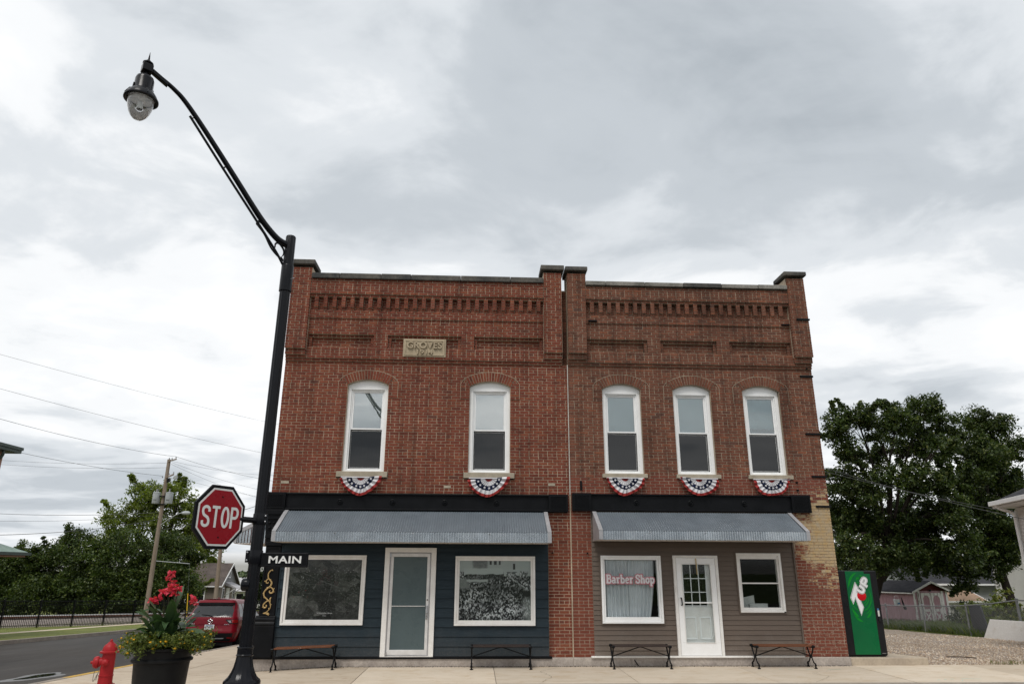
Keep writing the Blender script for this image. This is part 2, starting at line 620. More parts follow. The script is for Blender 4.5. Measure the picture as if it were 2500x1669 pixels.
add_dirt(M['blue_siding'], 0.1, 0.75, (0.11, 0.10, 0.09), 0.4)
add_dirt(M['taupe_siding'], 0.1, 0.65, (0.26, 0.23, 0.20), 0.4)
add_dirt(M['plinth'], -0.15, 0.16, (0.13, 0.105, 0.085), 0.7)
M['galv'] = mk('galvanised_sheet', (0.62, 0.65, 0.68), (0.48, 0.51, 0.54), 2.0, 0.26, metal=0.95, spec=0.5, fine=0.03)
M['galv_top'] = mk('dimmed_galvanised_sheet', (0.165, 0.19, 0.215), (0.14, 0.165, 0.19), 1.2, 0.5, metal=0.4, spec=0.5, fine=0.03)  # same sheet as the valance; the slope's dimmer reflection is put into its colour
M['galv_trim'] = mk('galvanised_flashing', (0.42, 0.41, 0.42), (0.34, 0.34, 0.35), 4.0, 0.5, metal=0.4, fine=0.06)
M['soffit'] = mk('pale_soffit', (0.60, 0.57, 0.54), (0.48, 0.45, 0.42), 4, 0.7)
M['gold'] = mk('gold_leaf_paint', (0.50, 0.355, 0.165), (0.40, 0.275, 0.12), 20, 0.45, metal=0.15, fine=0.2)
M['glass'] = glass_mat('window_glass', (0.97, 1.0, 0.99), 3.4)
M['glass_tint'] = glass_mat('tinted_window_glass', (0.66, 0.77, 0.79), 2.0)
M['glass_dim'] = glass_mat('screened_glass', (0.22, 0.25, 0.27), 0.62)
M['shop_glass'] = glass_mat('shop_glass', (0.94, 0.96, 0.96), 0.16)
M['blind'] = mk('white_blind', (0.84, 0.86, 0.84), (0.80, 0.82, 0.81), 4, 0.6, fine=0.03)
M['curtain'] = mk('white_curtain', (0.66, 0.68, 0.70), (0.58, 0.60, 0.62), 4, 0.8, fine=0.04)
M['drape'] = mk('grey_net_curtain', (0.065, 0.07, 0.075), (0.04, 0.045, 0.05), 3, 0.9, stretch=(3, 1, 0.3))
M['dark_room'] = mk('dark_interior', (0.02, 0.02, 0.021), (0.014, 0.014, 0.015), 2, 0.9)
M['lampshade'] = mk('cream_lampshade', (0.55, 0.50, 0.42), (0.5, 0.45, 0.38), 4, 0.8)
M['frost'] = mk('frosted_film', (0.085, 0.115, 0.12), (0.073, 0.10, 0.106), 1.5, 0.32, spec=0.6, fine=0.03)
M['alu'] = mk('white_aluminium', (0.70, 0.69, 0.68), (0.60, 0.59, 0.58), 5, 0.4, metal=0.15, fine=0.05)
M['steel'] = mk('brushed_steel', (0.55, 0.55, 0.56), (0.45, 0.45, 0.46), 8, 0.3, metal=0.9)
M['wood_seat'] = mk('varnished_slat', (0.17, 0.066, 0.033), (0.10, 0.04, 0.02), 2.5, 0.45, bs=0.1, bscale=60, stretch=(0.6, 6, 6), fine=0.2)
M['dark_seat'] = mk('dark_brown_slat', (0.045, 0.032, 0.028), (0.03, 0.022, 0.02), 2.5, 0.5, bs=0.1, stretch=(0.6, 6, 6), fine=0.2)
M['red_cloth'] = mk('red_bunting', (0.30, 0.035, 0.032), (0.24, 0.03, 0.028), 8, 0.85, fine=0.08)
M['white_cloth'] = mk('white_bunting', (0.66, 0.65, 0.66), (0.56, 0.55, 0.57), 8, 0.85, fine=0.06)
M['blue_cloth'] = mk('navy_bunting', (0.010, 0.016, 0.05), (0.008, 0.012, 0.038), 8, 0.85, fine=0.1)
M['stop_red'] = mk('stop_red_sheeting', (0.29, 0.004, 0.012), (0.26, 0.004, 0.011), 4, 0.32, spec=0.5, fine=0.04)
M['sign_white'] = mk('sign_white_sheeting', (0.74, 0.74, 0.72), (0.70, 0.70, 0.68), 4, 0.4, fine=0.03)
M['hydrant'] = mk('hydrant_red', (0.42, 0.018, 0.024), (0.33, 0.016, 0.02), 7, 0.38, spec=0.5, bs=0.15, bscale=40, fine=0.12)
def hydrant_mat():
    m, t, b = new_mat('hydrant_red')
    P = pos(t)
    c = mix_n(t, noise(t, 7, 5, 0.6, P), (0.36, 0.014, 0.018), (0.25, 0.011, 0.014))
    c = mix_n(t, ramp_n(t, noise(t, 26, 6, 0.75, P), [(0.62, 0.0), (0.68, 0.8)]), c, (0.09, 0.03, 0.018))
    c = mix_n(t, ramp_n(t, noise(t, 12, 5, 0.7, P), [(0.66, 0.0), (0.74, 0.5)]), c, (0.45, 0.16, 0.10))
    t.links.new(c, b.inputs['Base Color'])
    setb(b, 0.45, 0, 0.2)
    bump(t, b, noise(t, 40, 4, 0.6, P), 0.15, 0.006)
    return m


M['hydrant'] = hydrant_mat()
M['chain'] = mk('dull_chain_metal', (0.25, 0.24, 0.23), (0.15, 0.14, 0.13), 20, 0.5, metal=0.7)
M['planter'] = mk('black_plastic_pot', (0.007, 0.0072, 0.008), (0.010, 0.0105, 0.011), 6, 0.5, spec=0.4, bs=0.06)
M['soil'] = mk('potting_soil', (0.03, 0.022, 0.016), (0.018, 0.014, 0.01), 20, 0.95, bs=0.6, bscale=50)
M['canna_leaf'] = leaf_mat('canna_leaf', [(0.0, (0.025, 0.055, 0.025)), (0.5, (0.045, 0.09, 0.036)), (1.0, (0.075, 0.12, 0.048))], 0.2, 0.36)
M['canna_stem'] = mk('canna_stem', (0.05, 0.045, 0.03), (0.035, 0.04, 0.02), 10, 0.6)
M['canna_flower'] = leaf_mat('canna_petal', [(0.0, (0.58, 0.028, 0.075)), (0.6, (0.72, 0.06, 0.11)), (1.0, (0.82, 0.12, 0.17))], 0.3, 0.5)
M['lantana_leaf'] = leaf_mat('lantana_leaf', [(0.0, (0.05, 0.075, 0.014)), (0.5, (0.10, 0.135, 0.024)), (1.0, (0.17, 0.19, 0.045))], 0.3, 0.5)
M['lantana_flower'] = leaf_mat('lantana_flower', [(0.0, (0.60, 0.30, 0.006)), (1.0, (0.75, 0.44, 0.01))], 0.2, 0.6)
M['leaf_dark'] = leaf_mat('dark_foliage', [(0.0, (0.013, 0.024, 0.007)), (0.45, (0.024, 0.043, 0.010)), (0.85, (0.042, 0.066, 0.015)), (1.0, (0.075, 0.095, 0.026))], 0.25)
M['leaf_mid'] = leaf_mat('mid_foliage', [(0.0, (0.075, 0.105, 0.018)), (0.5, (0.14, 0.18, 0.032)), (1.0, (0.22, 0.245, 0.06))], 0.5)
M['leaf_right'] = leaf_mat('walnut_foliage', [(0.0, (0.017, 0.030, 0.008)), (0.5, (0.040, 0.065, 0.015)), (0.88, (0.078, 0.106, 0.025)), (1.0, (0.16, 0.17, 0.055))], 0.3)
M['leaf_hedge'] = leaf_mat('hedge_foliage', [(0.0, (0.022, 0.040, 0.009)), (0.45, (0.042, 0.070, 0.014)), (0.85, (0.080, 0.112, 0.022)), (1.0, (0.14, 0.16, 0.04))], 0.3)
M['leaf_light'] = leaf_mat('yellow_green_foliage', [(0.0, (0.08, 0.11, 0.02)), (0.5, (0.13, 0.16, 0.03)), (1.0, (0.22, 0.20, 0.04))], 0.35)
M['bark'] = mk('dark_bark', (0.045, 0.036, 0.030), (0.028, 0.023, 0.02), 5, 0.95, bs=0.6, bscale=20, stretch=(3, 3, 0.6))
M['grass'] = mk('mown_grass', (0.155, 0.165, 0.044), (0.112, 0.135, 0.035), 0.7, 0.9, bs=0.6, bscale=45, fine=0.3)
M['grass_blade'] = leaf_mat('grass_blade', [(0.0, (0.08, 0.10, 0.022)), (0.6, (0.135, 0.155, 0.036)), (1.0, (0.21, 0.20, 0.075))], 0.3, 0.6)
M['grass_green'] = leaf_mat('rank_grass', [(0.0, (0.045, 0.075, 0.016)), (0.6, (0.085, 0.125, 0.027)), (1.0, (0.16, 0.17, 0.055))], 0.3, 0.6)
M['far_grass'] = mk('far_field', (0.07, 0.095, 0.028), (0.05, 0.075, 0.02), 0.1, 0.95, fine=0.2)
def concrete_mat(name, c1, c2, stain):
    m, t, b = new_mat(name)
    P = pos(t, (1, 2.0, 1))
    c = mix_n(t, ramp_n(t, noise(t, 0.8, 6, 0.65, P), [(0.35, 0.0), (0.65, 1.0)]), c1, c2)
    c = mix_n(t, math_n(t, 'MULTIPLY', ramp_n(t, noise(t, 2.1, 6, 0.7, P, 0.8), [(0.50, 0.0), (0.66, 1.0)]), 0.75), c, stain)
    c = mix_n(t, math_n(t, 'MULTIPLY', ramp_n(t, noise(t, 34, 4, 0.7, pos(t)), [(0.66, 0.0), (0.72, 1.0)]), 0.35), c, (0.16, 0.12, 0.09))
    c = mix_n(t, 1.0, c, ramp_n(t, noise(t, 90, 3, 0.7, pos(t)), [(0.3, 0.92), (0.7, 1.08)]), 'MULTIPLY')
    oi = t.nodes.new('ShaderNodeObjectInfo')
    c = mix_n(t, 1.0, c, ramp_n(t, oi.outputs['Random'], [(0.0, 0.92), (1.0, 1.06)]), 'MULTIPLY')
    t.links.new(c, b.inputs['Base Color'])
    setb(b, 0.88, 0, 0.2)
    bump(t, b, noise(t, 60, 4, 0.6, pos(t)), 0.15, 0.01)
    return m


M['concrete'] = concrete_mat('sidewalk_concrete', (0.51, 0.435, 0.34), (0.45, 0.375, 0.29), (0.37, 0.285, 0.205))
M['concrete_new'] = concrete_mat('pale_new_concrete', (0.58, 0.50, 0.405), (0.52, 0.445, 0.35), (0.46, 0.36, 0.25))
M['curb'] = mk('curb_concrete', (0.33, 0.29, 0.245), (0.24, 0.21, 0.18), 2.0, 0.9, bs=0.3, bscale=30, fine=0.15)
M['yellow_paint'] = mk('yellow_curb_paint', (0.55, 0.33, 0.05), (0.45, 0.29, 0.08), 6, 0.7, fine=0.15)
M['asphalt'] = mk('asphalt', (0.034, 0.032, 0.031), (0.062, 0.056, 0.051), 0.5, 0.78, spec=0.4, bs=0.5, bscale=110, stretch=(0.5, 0.12, 1), fine=0.12)
M['slab'] = mk('pad_concrete', (0.46, 0.39, 0.30), (0.36, 0.30, 0.235), 2.0, 0.9, bs=0.3, bscale=30, fine=0.12)
M['chalk'] = mk('turquoise_survey_paint', (0.25, 0.60, 0.55), (0.3, 0.55, 0.5), 30, 0.9)
M['rail'] = mk('rusty_rail', (0.19, 0.085, 0.055), (0.13, 0.06, 0.04), 3, 0.6, metal=0.3)
M['rail_top'] = mk('polished_rail_head', (0.62, 0.60, 0.58), (0.5, 0.48, 0.46), 3, 0.3, metal=0.8)
M['tie'] = mk('creosote_tie', (0.06, 0.045, 0.035), (0.04, 0.03, 0.025), 4, 0.9)
M['pole_wood'] = mk('weathered_pole_wood', (0.27, 0.225, 0.185), (0.20, 0.15, 0.11), 1.2, 0.9, bs=0.4, bscale=25, stretch=(6, 6, 0.5), fine=0.2)
M['grey_metal'] = mk('grey_transformer_paint', (0.42, 0.44, 0.45), (0.36, 0.38, 0.39), 5, 0.5, fine=0.06)
M['porcelain'] = mk('grey_insulator', (0.30, 0.30, 0.31), (0.2, 0.2, 0.21), 8, 0.3)
M['wire'] = mk('dark_cable', (0.09, 0.092, 0.095), (0.07, 0.072, 0.075), 3, 0.6)
M['yellow_plastic'] = mk('yellow_guy_marker', (0.65, 0.42, 0.03), (0.6, 0.38, 0.03), 5, 0.5)
M['shingle'] = mk('brown_shingle', (0.115, 0.095, 0.085), (0.075, 0.062, 0.056), 1.5, 0.95, bs=0.4, bscale=10, fine=0.25)
M['shingle_dark'] = mk('charcoal_shingle', (0.045, 0.045, 0.050), (0.03, 0.03, 0.034), 2.5, 0.95, bs=0.5, bscale=14, fine=0.25)
M['taupe_wall'] = mk('taupe_wall', (0.20, 0.17, 0.14), (0.17, 0.145, 0.12), 1.0, 0.85, stretch=(0.3, 0.3, 6))
M['grey_wall'] = mk('grey_gable_siding', (0.23, 0.23, 0.235), (0.18, 0.18, 0.185), 1.0, 0.85, stretch=(0.3, 0.3, 8))
M['pale_roof'] = mk('pale_metal_roof', (0.46, 0.45, 0.46), (0.40, 0.39, 0.40), 1.0, 0.6)
M['white_siding'] = mk('white_vinyl', (0.70, 0.685, 0.66), (0.62, 0.605, 0.58), 1.0, 0.55, fine=0.04)
M['stucco'] = mk('peach_stucco', (0.42, 0.255, 0.19), (0.36, 0.21, 0.16), 2.0, 0.9, bs=0.2)
M['green_gutter'] = mk('green_gutter_paint', (0.075, 0.095, 0.085), (0.055, 0.072, 0.064), 5, 0.45)
M['green_roof'] = mk('pale_green_metal_roof', (0.27, 0.36, 0.30), (0.22, 0.31, 0.26), 1.5, 0.5)
M['pink_board'] = mk('faded_pink_board', (0.50, 0.315, 0.345), (0.38, 0.225, 0.25), 2.2, 0.85, bs=0.3, bscale=25, stretch=(5, 5, 0.5), fine=0.15)
M['dark_red'] = mk('dark_red_board', (0.12, 0.03, 0.03), (0.09, 0.025, 0.025), 3, 0.85)
M['slate'] = mk('grey_slate_panel', (0.075, 0.08, 0.09), (0.055, 0.06, 0.068), 3, 0.7)
M['fence_metal'] = mk('dull_galvanised_pipe', (0.24, 0.25, 0.26), (0.18, 0.185, 0.19), 5, 0.5, metal=0.5)
M['panel_white'] = mk('stained_white_panel', (0.60, 0.585, 0.56), (0.46, 0.42, 0.36), 2.8, 0.8, bs=0.2, fine=0.1, contrast=(0.5, 0.85))
M['bucket'] = mk('white_bucket', (0.70, 0.71, 0.72), (0.62, 0.63, 0.64), 6, 0.4)
M['blue_mark'] = mk('blue_print', (0.06, 0.16, 0.30), (0.06, 0.14, 0.28), 6, 0.5)
M['twig'] = mk('twig', (0.06, 0.045, 0.035), (0.04, 0.03, 0.024), 6, 0.9)
M['vend_black'] = mk('black_cabinet', (0.008, 0.008, 0.009), (0.011, 0.011, 0.012), 3, 0.35, spec=0.5)
M['vend_green'] = mk('green_print', (0.004, 0.115, 0.036), (0.004, 0.098, 0.032), 1.2, 0.3, spec=0.45, fine=0.02)
M['vend_lite'] = mk('bright_green_print', (0.006, 0.22, 0.020), (0.006, 0.18, 0.022), 6, 0.3, fine=0.03)
M['vend_white'] = mk('logo_white', (0.74, 0.74, 0.74), (0.68, 0.68, 0.69), 6, 0.35, fine=0.02)
M['vend_line'] = mk('logo_outline_grey', (0.09, 0.09, 0.10), (0.08, 0.08, 0.09), 6, 0.4)
M['letter_pink'] = mk('pink_lettering_edge', (0.50, 0.19, 0.22), (0.46, 0.17, 0.20), 6, 0.5, fine=0.03)
M['letter_white'] = mk('white_lettering', (0.72, 0.69, 0.70), (0.66, 0.62, 0.64), 8, 0.5, fine=0.05)
M['paper'] = mk('paper_stack', (0.58, 0.58, 0.55), (0.5, 0.5, 0.47), 6, 0.8)
M['brass'] = mk('brass_tube', (0.45, 0.32, 0.15), (0.38, 0.27, 0.12), 8, 0.4, metal=0.6)
M['car_glass'] = mk('tinted_car_glass', (0.016, 0.018, 0.021), (0.013, 0.014, 0.016), 2, 0.06, spec=0.55, fine=0.0)
M['car_black'] = mk('car_black_plastic', (0.012, 0.012, 0.013), (0.016, 0.016, 0.017), 5, 0.55)
M['tyre'] = mk('tyre_rubber', (0.014, 0.014, 0.014), (0.02, 0.02, 0.02), 9, 0.85)
M['chrome'] = mk('chrome', (0.75, 0.75, 0.76), (0.65, 0.65, 0.66), 9, 0.15, metal=0.95)
M['tail_red'] = mk('tail_lamp_red', (0.30, 0.008, 0.010), (0.22, 0.006, 0.008), 20, 0.12, spec=0.6, coat=0.5)
M['tail_clear'] = mk('tail_lamp_clear', (0.34, 0.34, 0.35), (0.2, 0.2, 0.21), 20, 0.12, spec=0.6, coat=0.5)
M['plate'] = mk('licence_plate', (0.62, 0.64, 0.64), (0.55, 0.57, 0.58), 20, 0.5)
M['print_dark'] = mk('dark_print', (0.05, 0.05, 0.07), (0.06, 0.06, 0.08), 20, 0.5)


def car_paint():
    m, t, b = new_mat('metallic_red_car_paint')
    fl = ramp_n(t, noise(t, 300, 2, 0.5, pos(t)), [(0.35, 0.8), (0.65, 1.2)])
    c = mix_n(t, 1.0, (0.15, 0.003, 0.010), fl, 'MULTIPLY')
    t.links.new(c, b.inputs['Base Color'])
    setb(b, 0.4, 0.0, 0.12, 0.22)
    b.inputs['Coat Roughness'].default_value = 0.04
    return m


M['car_red'] = car_paint()


def gravel_mat():
    m, t, b = new_mat('gravel_ground')
    P = pos(t)
    v = t.nodes.new('ShaderNodeTexVoronoi')
    v.inputs['Scale'].default_value = 26
    t.links.new(P, v.inputs['Vector'])
    sepc = t.nodes.new('ShaderNodeSeparateColor')
    t.links.new(v.outputs['Color'], sepc.inputs[0])
    c = ramp_n(t, sepc.outputs[0], [(0.0, (0.22, 0.165, 0.12)), (0.4, (0.36, 0.28, 0.21)), (0.8, (0.48, 0.40, 0.32)), (1.0, (0.60, 0.52, 0.44))])
    big = ramp_n(t, noise(t, 0.35, 5, 0.6, pos(t, (1, 0.6, 1))), [(0.38, 0.0), (0.62, 1.0)])
    c = mix_n(t, math_n(t, 'MULTIPLY', big, 0.45), c, (0.40, 0.36, 0.33))
    c = mix_n(t, ramp_n(t, noise(t, 1.6, 6, 0.7, P), [(0.60, 0.0), (0.72, 0.5)]), c, (0.12, 0.10, 0.075))
    dark = ramp_n(t, v.outputs['Distance'], [(0.25, 1.0), (0.75, 0.45)])
    c = mix_n(t, 1.0, c, dark, 'MULTIPLY')
    t.links.new(c, b.inputs['Base Color'])
    setb(b, 0.9, 0, 0.3)
    bump(t, b, math_n(t, 'MULTIPLY', v.outputs['Distance'], -1.0), 0.8, 0.02)
    return m


M['gravel'] = gravel_mat()
M['ballast'] = mk('rail_ballast', (0.26, 0.225, 0.20), (0.17, 0.145, 0.13), 4, 0.95, bs=0.8, bscale=15, fine=0.35)
M['pebble'] = leaf_mat('pebbles', [(0.0, (0.24, 0.17, 0.12)), (0.4, (0.38, 0.29, 0.21)), (0.8, (0.50, 0.42, 0.33)), (1.0, (0.62, 0.55, 0.47))], 0.0, 0.85)


def puddle_mat():
    m, t, b = new_mat('puddle_water')
    b.inputs['Base Color'].default_value = (0.02, 0.019, 0.018, 1)
    setb(b, 0.03, 0, 0.6)
    return m


M['water'] = puddle_mat()
M['wet'] = mk('damp_asphalt', (0.11, 0.108, 0.105), (0.085, 0.083, 0.08), 3, 0.4, spec=1.0, fine=0.1)


def photo_mat(kind, x0, x1, z0, z1):
    """old black-and-white photographs printed on film: grain, light roofs, crowds"""
    m, t, b = new_mat('printed_photograph_' + kind)
    g = t.nodes.new('ShaderNodeNewGeometry')
    mp_ = t.nodes.new('ShaderNodeMapping')
    mp_.inputs['Location'].default_value = (-x0 / (x1 - x0), 0, -z0 / (z1 - z0))
    mp_.inputs['Scale'].default_value = (1 / (x1 - x0), 0, 1 / (z1 - z0))
    t.links.new(g.outputs['Position'], mp_.inputs[0])
    U = mp_.outputs[0]
    sp = t.nodes.new('ShaderNodeSeparateXYZ')
    t.links.new(U, sp.inputs[0])
    w = math_n(t, 'MULTIPLY', math_n(t, 'SUBTRACT', noise(t, 8, 3, 0.6, U), 0.5), 0.05)

    def rect(xa, xb, za, zb, soft=0.012, wob=w):
        return boxmask(t, sp, (xa, xb), (za, zb), soft, wob)

    def line(xa, za, xb, zb, width):
        dx, dz = xb - xa, zb - za
        ln = math.hypot(dx, dz)
        d = math_n(t, 'ADD', math_n(t, 'MULTIPLY', sp.outputs[0], -dz / ln), math_n(t, 'MULTIPLY', sp.outputs[2], dx / ln))
        d = math_n(t, 'ABSOLUTE', math_n(t, 'SUBTRACT', d, (-xa * dz + za * dx) / ln))
        k = math_n(t, 'SUBTRACT', 1.0, math_n(t, 'DIVIDE', d, width), True)
        return math_n(t, 'MULTIPLY', k, rect(min(xa, xb), max(xa, xb), min(za, zb) - 0.02, max(za, zb) + 0.02, 0.02, None))
    if kind == 'town':
        base = mix_n(t, noise(t, 3.5, 6, 0.65, U), (0.010, 0.010, 0.009), (0.07, 0.068, 0.063))
        base = mix_n(t, 1.0, base, ramp_n(t, noise(t, 16, 5, 0.75, U), [(0.3, 0.3), (0.7, 2.0)]), 'MULTIPLY')
        vf = t.nodes.new('ShaderNodeTexVoronoi')
        vf.inputs['Scale'].default_value = 7
        wv_ = t.nodes.new('ShaderNodeVectorMath')
        wv_.operation = 'ADD'
        t.links.new(U, wv_.inputs[0])
        nn_ = t.nodes.new('ShaderNodeTexNoise')
        nn_.inputs['Scale'].default_value = 5
        nn_.inputs['Detail'].default_value = 5
        t.links.new(U, nn_.inputs['Vector'])
        sc_ = t.nodes.new('ShaderNodeVectorMath')
        sc_.operation = 'SCALE'
        sc_.inputs['Scale'].default_value = 0.12
        t.links.new(nn_.outputs['Color'], sc_.inputs[0])
        t.links.new(sc_.outputs[0], wv_.inputs[1])
        t.links.new(wv_.outputs[0], vf.inputs['Vector'])
        fc_ = t.nodes.new('ShaderNodeSeparateColor')
        t.links.new(vf.outputs['Color'], fc_.inputs[0])
        base = mix_n(t, 1.0, base, ramp_n(t, fc_.outputs[0], [(0.0, 0.45), (0.6, 1.0), (1.0, 2.6)]), 'MULTIPLY')
        v = t.nodes.new('ShaderNodeTexVoronoi')
        v.inputs['Scale'].default_value = 27
        t.links.new(U, v.inputs['Vector'])
        houses = math_n(t, 'MULTIPLY', ramp_n(t, v.outputs['Distance'], [(0.12, 1.0), (0.30, 0.0)]),
                        ramp_n(t, noise(t, 3.2, 3, 0.6, U), [(0.5, 0.0), (0.6, 1.0)]))
        houses = math_n(t, 'MULTIPLY', houses, rect(0.05, 0.95, 0.25, 0.85, 0.1))
        base = mix_n(t, math_n(t, 'MULTIPLY', houses, 0.6), base, (0.5, 0.5, 0.48))
        gr = math_n(t, 'MULTIPLY', ramp_n(t, noise(t, 40, 6, 0.8, U), [(0.54, 0.0), (0.66, 1.0)]), rect(-0.1, 1.1, 0.08, 0.78, 0.2))
        base = mix_n(t, math_n(t, 'MULTIPLY', gr, ramp_n(t, noise(t, 4, 4, 0.6, U), [(0.4, 0.15), (0.62, 1.0)])), base, (0.34, 0.34, 0.33))
        for a in ((0.0, 0.86, 0.97, 0.40, 0.010), (0.4, 0.65, 0.98, 0.44, 0.006), (0.02, 0.60, 0.6, 0.57, 0.007), (0.55, 0.2, 0.60, 0.6, 0.008), (0.12, 0.1, 0.25, 0.6, 0.009), (0.1, 0.42, 0.6, 0.46, 0.005)):
            base = mix_n(t, math_n(t, 'MULTIPLY', math_n(t, 'MULTIPLY', line(*a), 0.5), ramp_n(t, noise(t, 9, 4, 0.7, U), [(0.38, 0.0), (0.62, 1.0)])), base, (0.26, 0.26, 0.25))
        base = mix_n(t, math_n(t, 'MULTIPLY', ramp_n(t, noise(t, 2.0, 3, 0.5, U), [(0.5, 0.0), (0.7, 0.5)]), rect(0.03, 0.27, 0.72, 0.95, 0.15)), base, (0.28, 0.31, 0.35))
        base = mix_n(t, math_n(t, 'MULTIPLY', ramp_n(t, noise(t, 15, 2, 0.5, U), [(0.63, 0.0), (0.67, 0.9)]), rect(0.02, 0.28, 0.2, 0.55, 0.06)), base, (0.20, 0.03, 0.035))
        c = base
        rgh, spc = 0.3, 0.3
    else:
        mp2 = t.nodes.new('ShaderNodeMapping')
        mp2.inputs['Scale'].default_value = (62, 1, 36)
        t.links.new(U, mp2.inputs[0])
        v = t.nodes.new('ShaderNodeTexVoronoi')
        v.inputs['Scale'].default_value = 1.0
        t.links.new(mp2.outputs[0], v.inputs['Vector'])
        sc = t.nodes.new('ShaderNodeSeparateColor')
        t.links.new(v.outputs['Color'], sc.inputs[0])
        crowd = ramp_n(t, math_n(t, 'ADD', math_n(t, 'MULTIPLY', sc.outputs[0], 0.42), math_n(t, 'MULTIPLY', noise(t, 26, 7, 0.8, U), 0.66)),
                       [(0.40, 0.01), (0.52, 0.04), (0.60, 0.20), (0.70, 0.50)])
        tone = ramp_n(t, noise(t, 3.0, 3, 0.55, U), [(0.4, 0.35), (0.62, 1.5)])
        c = mix_n(t, 1.0, crowd, tone, 'MULTIPLY')
        pale = mix_n(t, noise(t, 6, 4, 0.6, U), (0.44, 0.47, 0.45), (0.33, 0.355, 0.34))
        top = rect(-1, 2, 0.80, 2, 0.03)
        c = mix_n(t, top, c, pale)
        c = mix_n(t, math_n(t, 'MULTIPLY', rect(-1, 0.13, 0.52, 0.70, 0.05), 0.8), c, (0.22, 0.23, 0.22))
        c = mix_n(t, rect(0.06, 0.61, 0.765, 0.87), c, (0.42, 0.45, 0.43))
        c = mix_n(t, rect(0.62, 1.5, 0.74, 2.0), c, pale)
        c = mix_n(t, math_n(t, 'MULTIPLY', rect(0.10, 0.62, 0.68, 0.765), 0.75), c, (0.02, 0.02, 0.02))
        c = mix_n(t, rect(0.10, 0.40, 0.64, 0.68, 0.02), c, (0.40, 0.42, 0.40))
        c = mix_n(t, rect(0.18, 0.39, 0.87, 1.02, 0.03), c, mix_n(t, noise(t, 22, 3, 0.6, U), (0.03, 0.03, 0.03), (0.28, 0.29, 0.28)))
        for a in ((0.42, 0.45), (0.48, 0.52), (0.55, 0.575), (0.75, 0.78)):
            c = mix_n(t, rect(a[0], a[1], 0.93 if a[0] < 0.7 else 0.85, 1.0 if a[0] < 0.7 else 0.95, 0.01, None), c, (0.02, 0.02, 0.02))
        for a in ((0.66, 0.80, 0.72, 0.81), (0.84, 0.96, 0.72, 0.82)):
            c = mix_n(t, math_n(t, 'MULTIPLY', rect(*a), 0.8), c, crowd)
        c = mix_n(t, rect(0.89, 1.02, 0.39, 0.49, 0.03), c, (0.015, 0.015, 0.015))
        c = mix_n(t, math_n(t, 'MULTIPLY', rect(0.90, 1.05, 0.0, 0.36, 0.1), 0.5), c, (0.36, 0.38, 0.36))
        c = mix_n(t, math_n(t, 'MULTIPLY', line(0.68, 0.74, 0.97, 0.50, 0.008), 0.8), c, (0.50, 0.52, 0.50))
        rgh, spc = 0.3, 0.3
    t.links.new(c, b.inputs['Base Color'])
    setb(b, rgh, 0, spc)
    return m

# ------------------------------------------------------------------ lie of the land
def G(x, y):
    t = min(1.0, max(0.0, (x + 7.5) / 4.5))
    d = max(0.0, y + 6.0 * (1 - t))
    k = 0.042 if x < 2 else 0.033
    if d < 66:
        return -k * d
    return max(-k * 66 - 0.02 * (d - 66), -9.0)


def sheet(name, x0, x1, y0, y1, nx, ny, off, mat, parent=None, thick=0.0, kind='structure', ysp=None, xs=None, wob=0.0, seed=0):
    """a surface that follows the land; with thickness it gets a skirt down"""
    rs = np.random.RandomState(seed)
    X = xs if xs is not None else [x0 + (x1 - x0) * i / nx for i in range(nx + 1)]
    Y = ysp if ysp is not None else [y0 + (y1 - y0) * j / ny for j in range(ny + 1)]
    nx, ny = len(X) - 1, len(Y) - 1
    vs = [(x, y, G(x, y) + off + (rs.uniform(-wob, wob) if wob else 0)) for y in Y for x in X]
    fs = [(j * (nx + 1) + i, j * (nx + 1) + i + 1, (j + 1) * (nx + 1) + i + 1, (j + 1) * (nx + 1) + i) for j in range(ny) for i in range(nx)]
    mb = MB()
    mb.add(vs, fs)
    if thick:
        rim = [i for i in range(nx + 1)] + [(j + 1) * (nx + 1) - 1 for j in range(1, ny + 1)] + \
              [ny * (nx + 1) + i for i in range(nx - 1, -1, -1)] + [j * (nx + 1) for j in range(ny - 1, 0, -1)]
        n = len(rim)
        top = [vs[i] for i in rim]
        bot = [(a, b, c - thick) for a, b, c in top]
        mb.add(top + bot, [(i, i + n, (i + 1) % n + n, (i + 1) % n) for i in range(n)])
    o = mb.build(name, mat, parent, smooth=30)
    if kind:
        o['kind'] = kind
    return o


def lin(a, b, n):
    return [a + (b - a) * i / n for i in range(n + 1)]


# the ground, one sheet out to the horizon
gx = [-1500, -700, -300, -150] + lin(-90, 90, 45) + [150, 300, 700, 1500]
gy = [-300, -120] + lin(-60, 120, 60) + [160, 220, 300, 420, 700, 1500]
sheet('ground', 0, 0, 0, 0, 1, 1, -0.55, M['far_grass'], xs=gx, ysp=gy)

# roads: the side street runs away from the viewer, the main street crosses in front
road = sheet('road', -18.9, -8.72, -2.3, 120, 8, 80, -0.15, M['asphalt'])
sheet('main_street', -80, 80, -30, -2.3, 60, 24, -0.152, M['asphalt'])

# sidewalk: a structure with one piece per slab
pave = bpy.data.objects.new('sidewalk', None)
col.objects.link(pave)
pave['kind'] = 'structure'
GAP = 0.006


def slab_piece(x0, x1, y0, y1, new=False):
    nx = max(1, int((x1 - x0) / 0.7))
    ny = max(1, int((y1 - y0) / 0.7))
    sheet('paving_slab', x0 + GAP, x1 - GAP, y0 + GAP, y1 - GAP, nx, ny, random.uniform(-0.003, 0.002), M['concrete_new' if new else 'concrete'], pave, 0.10, None)


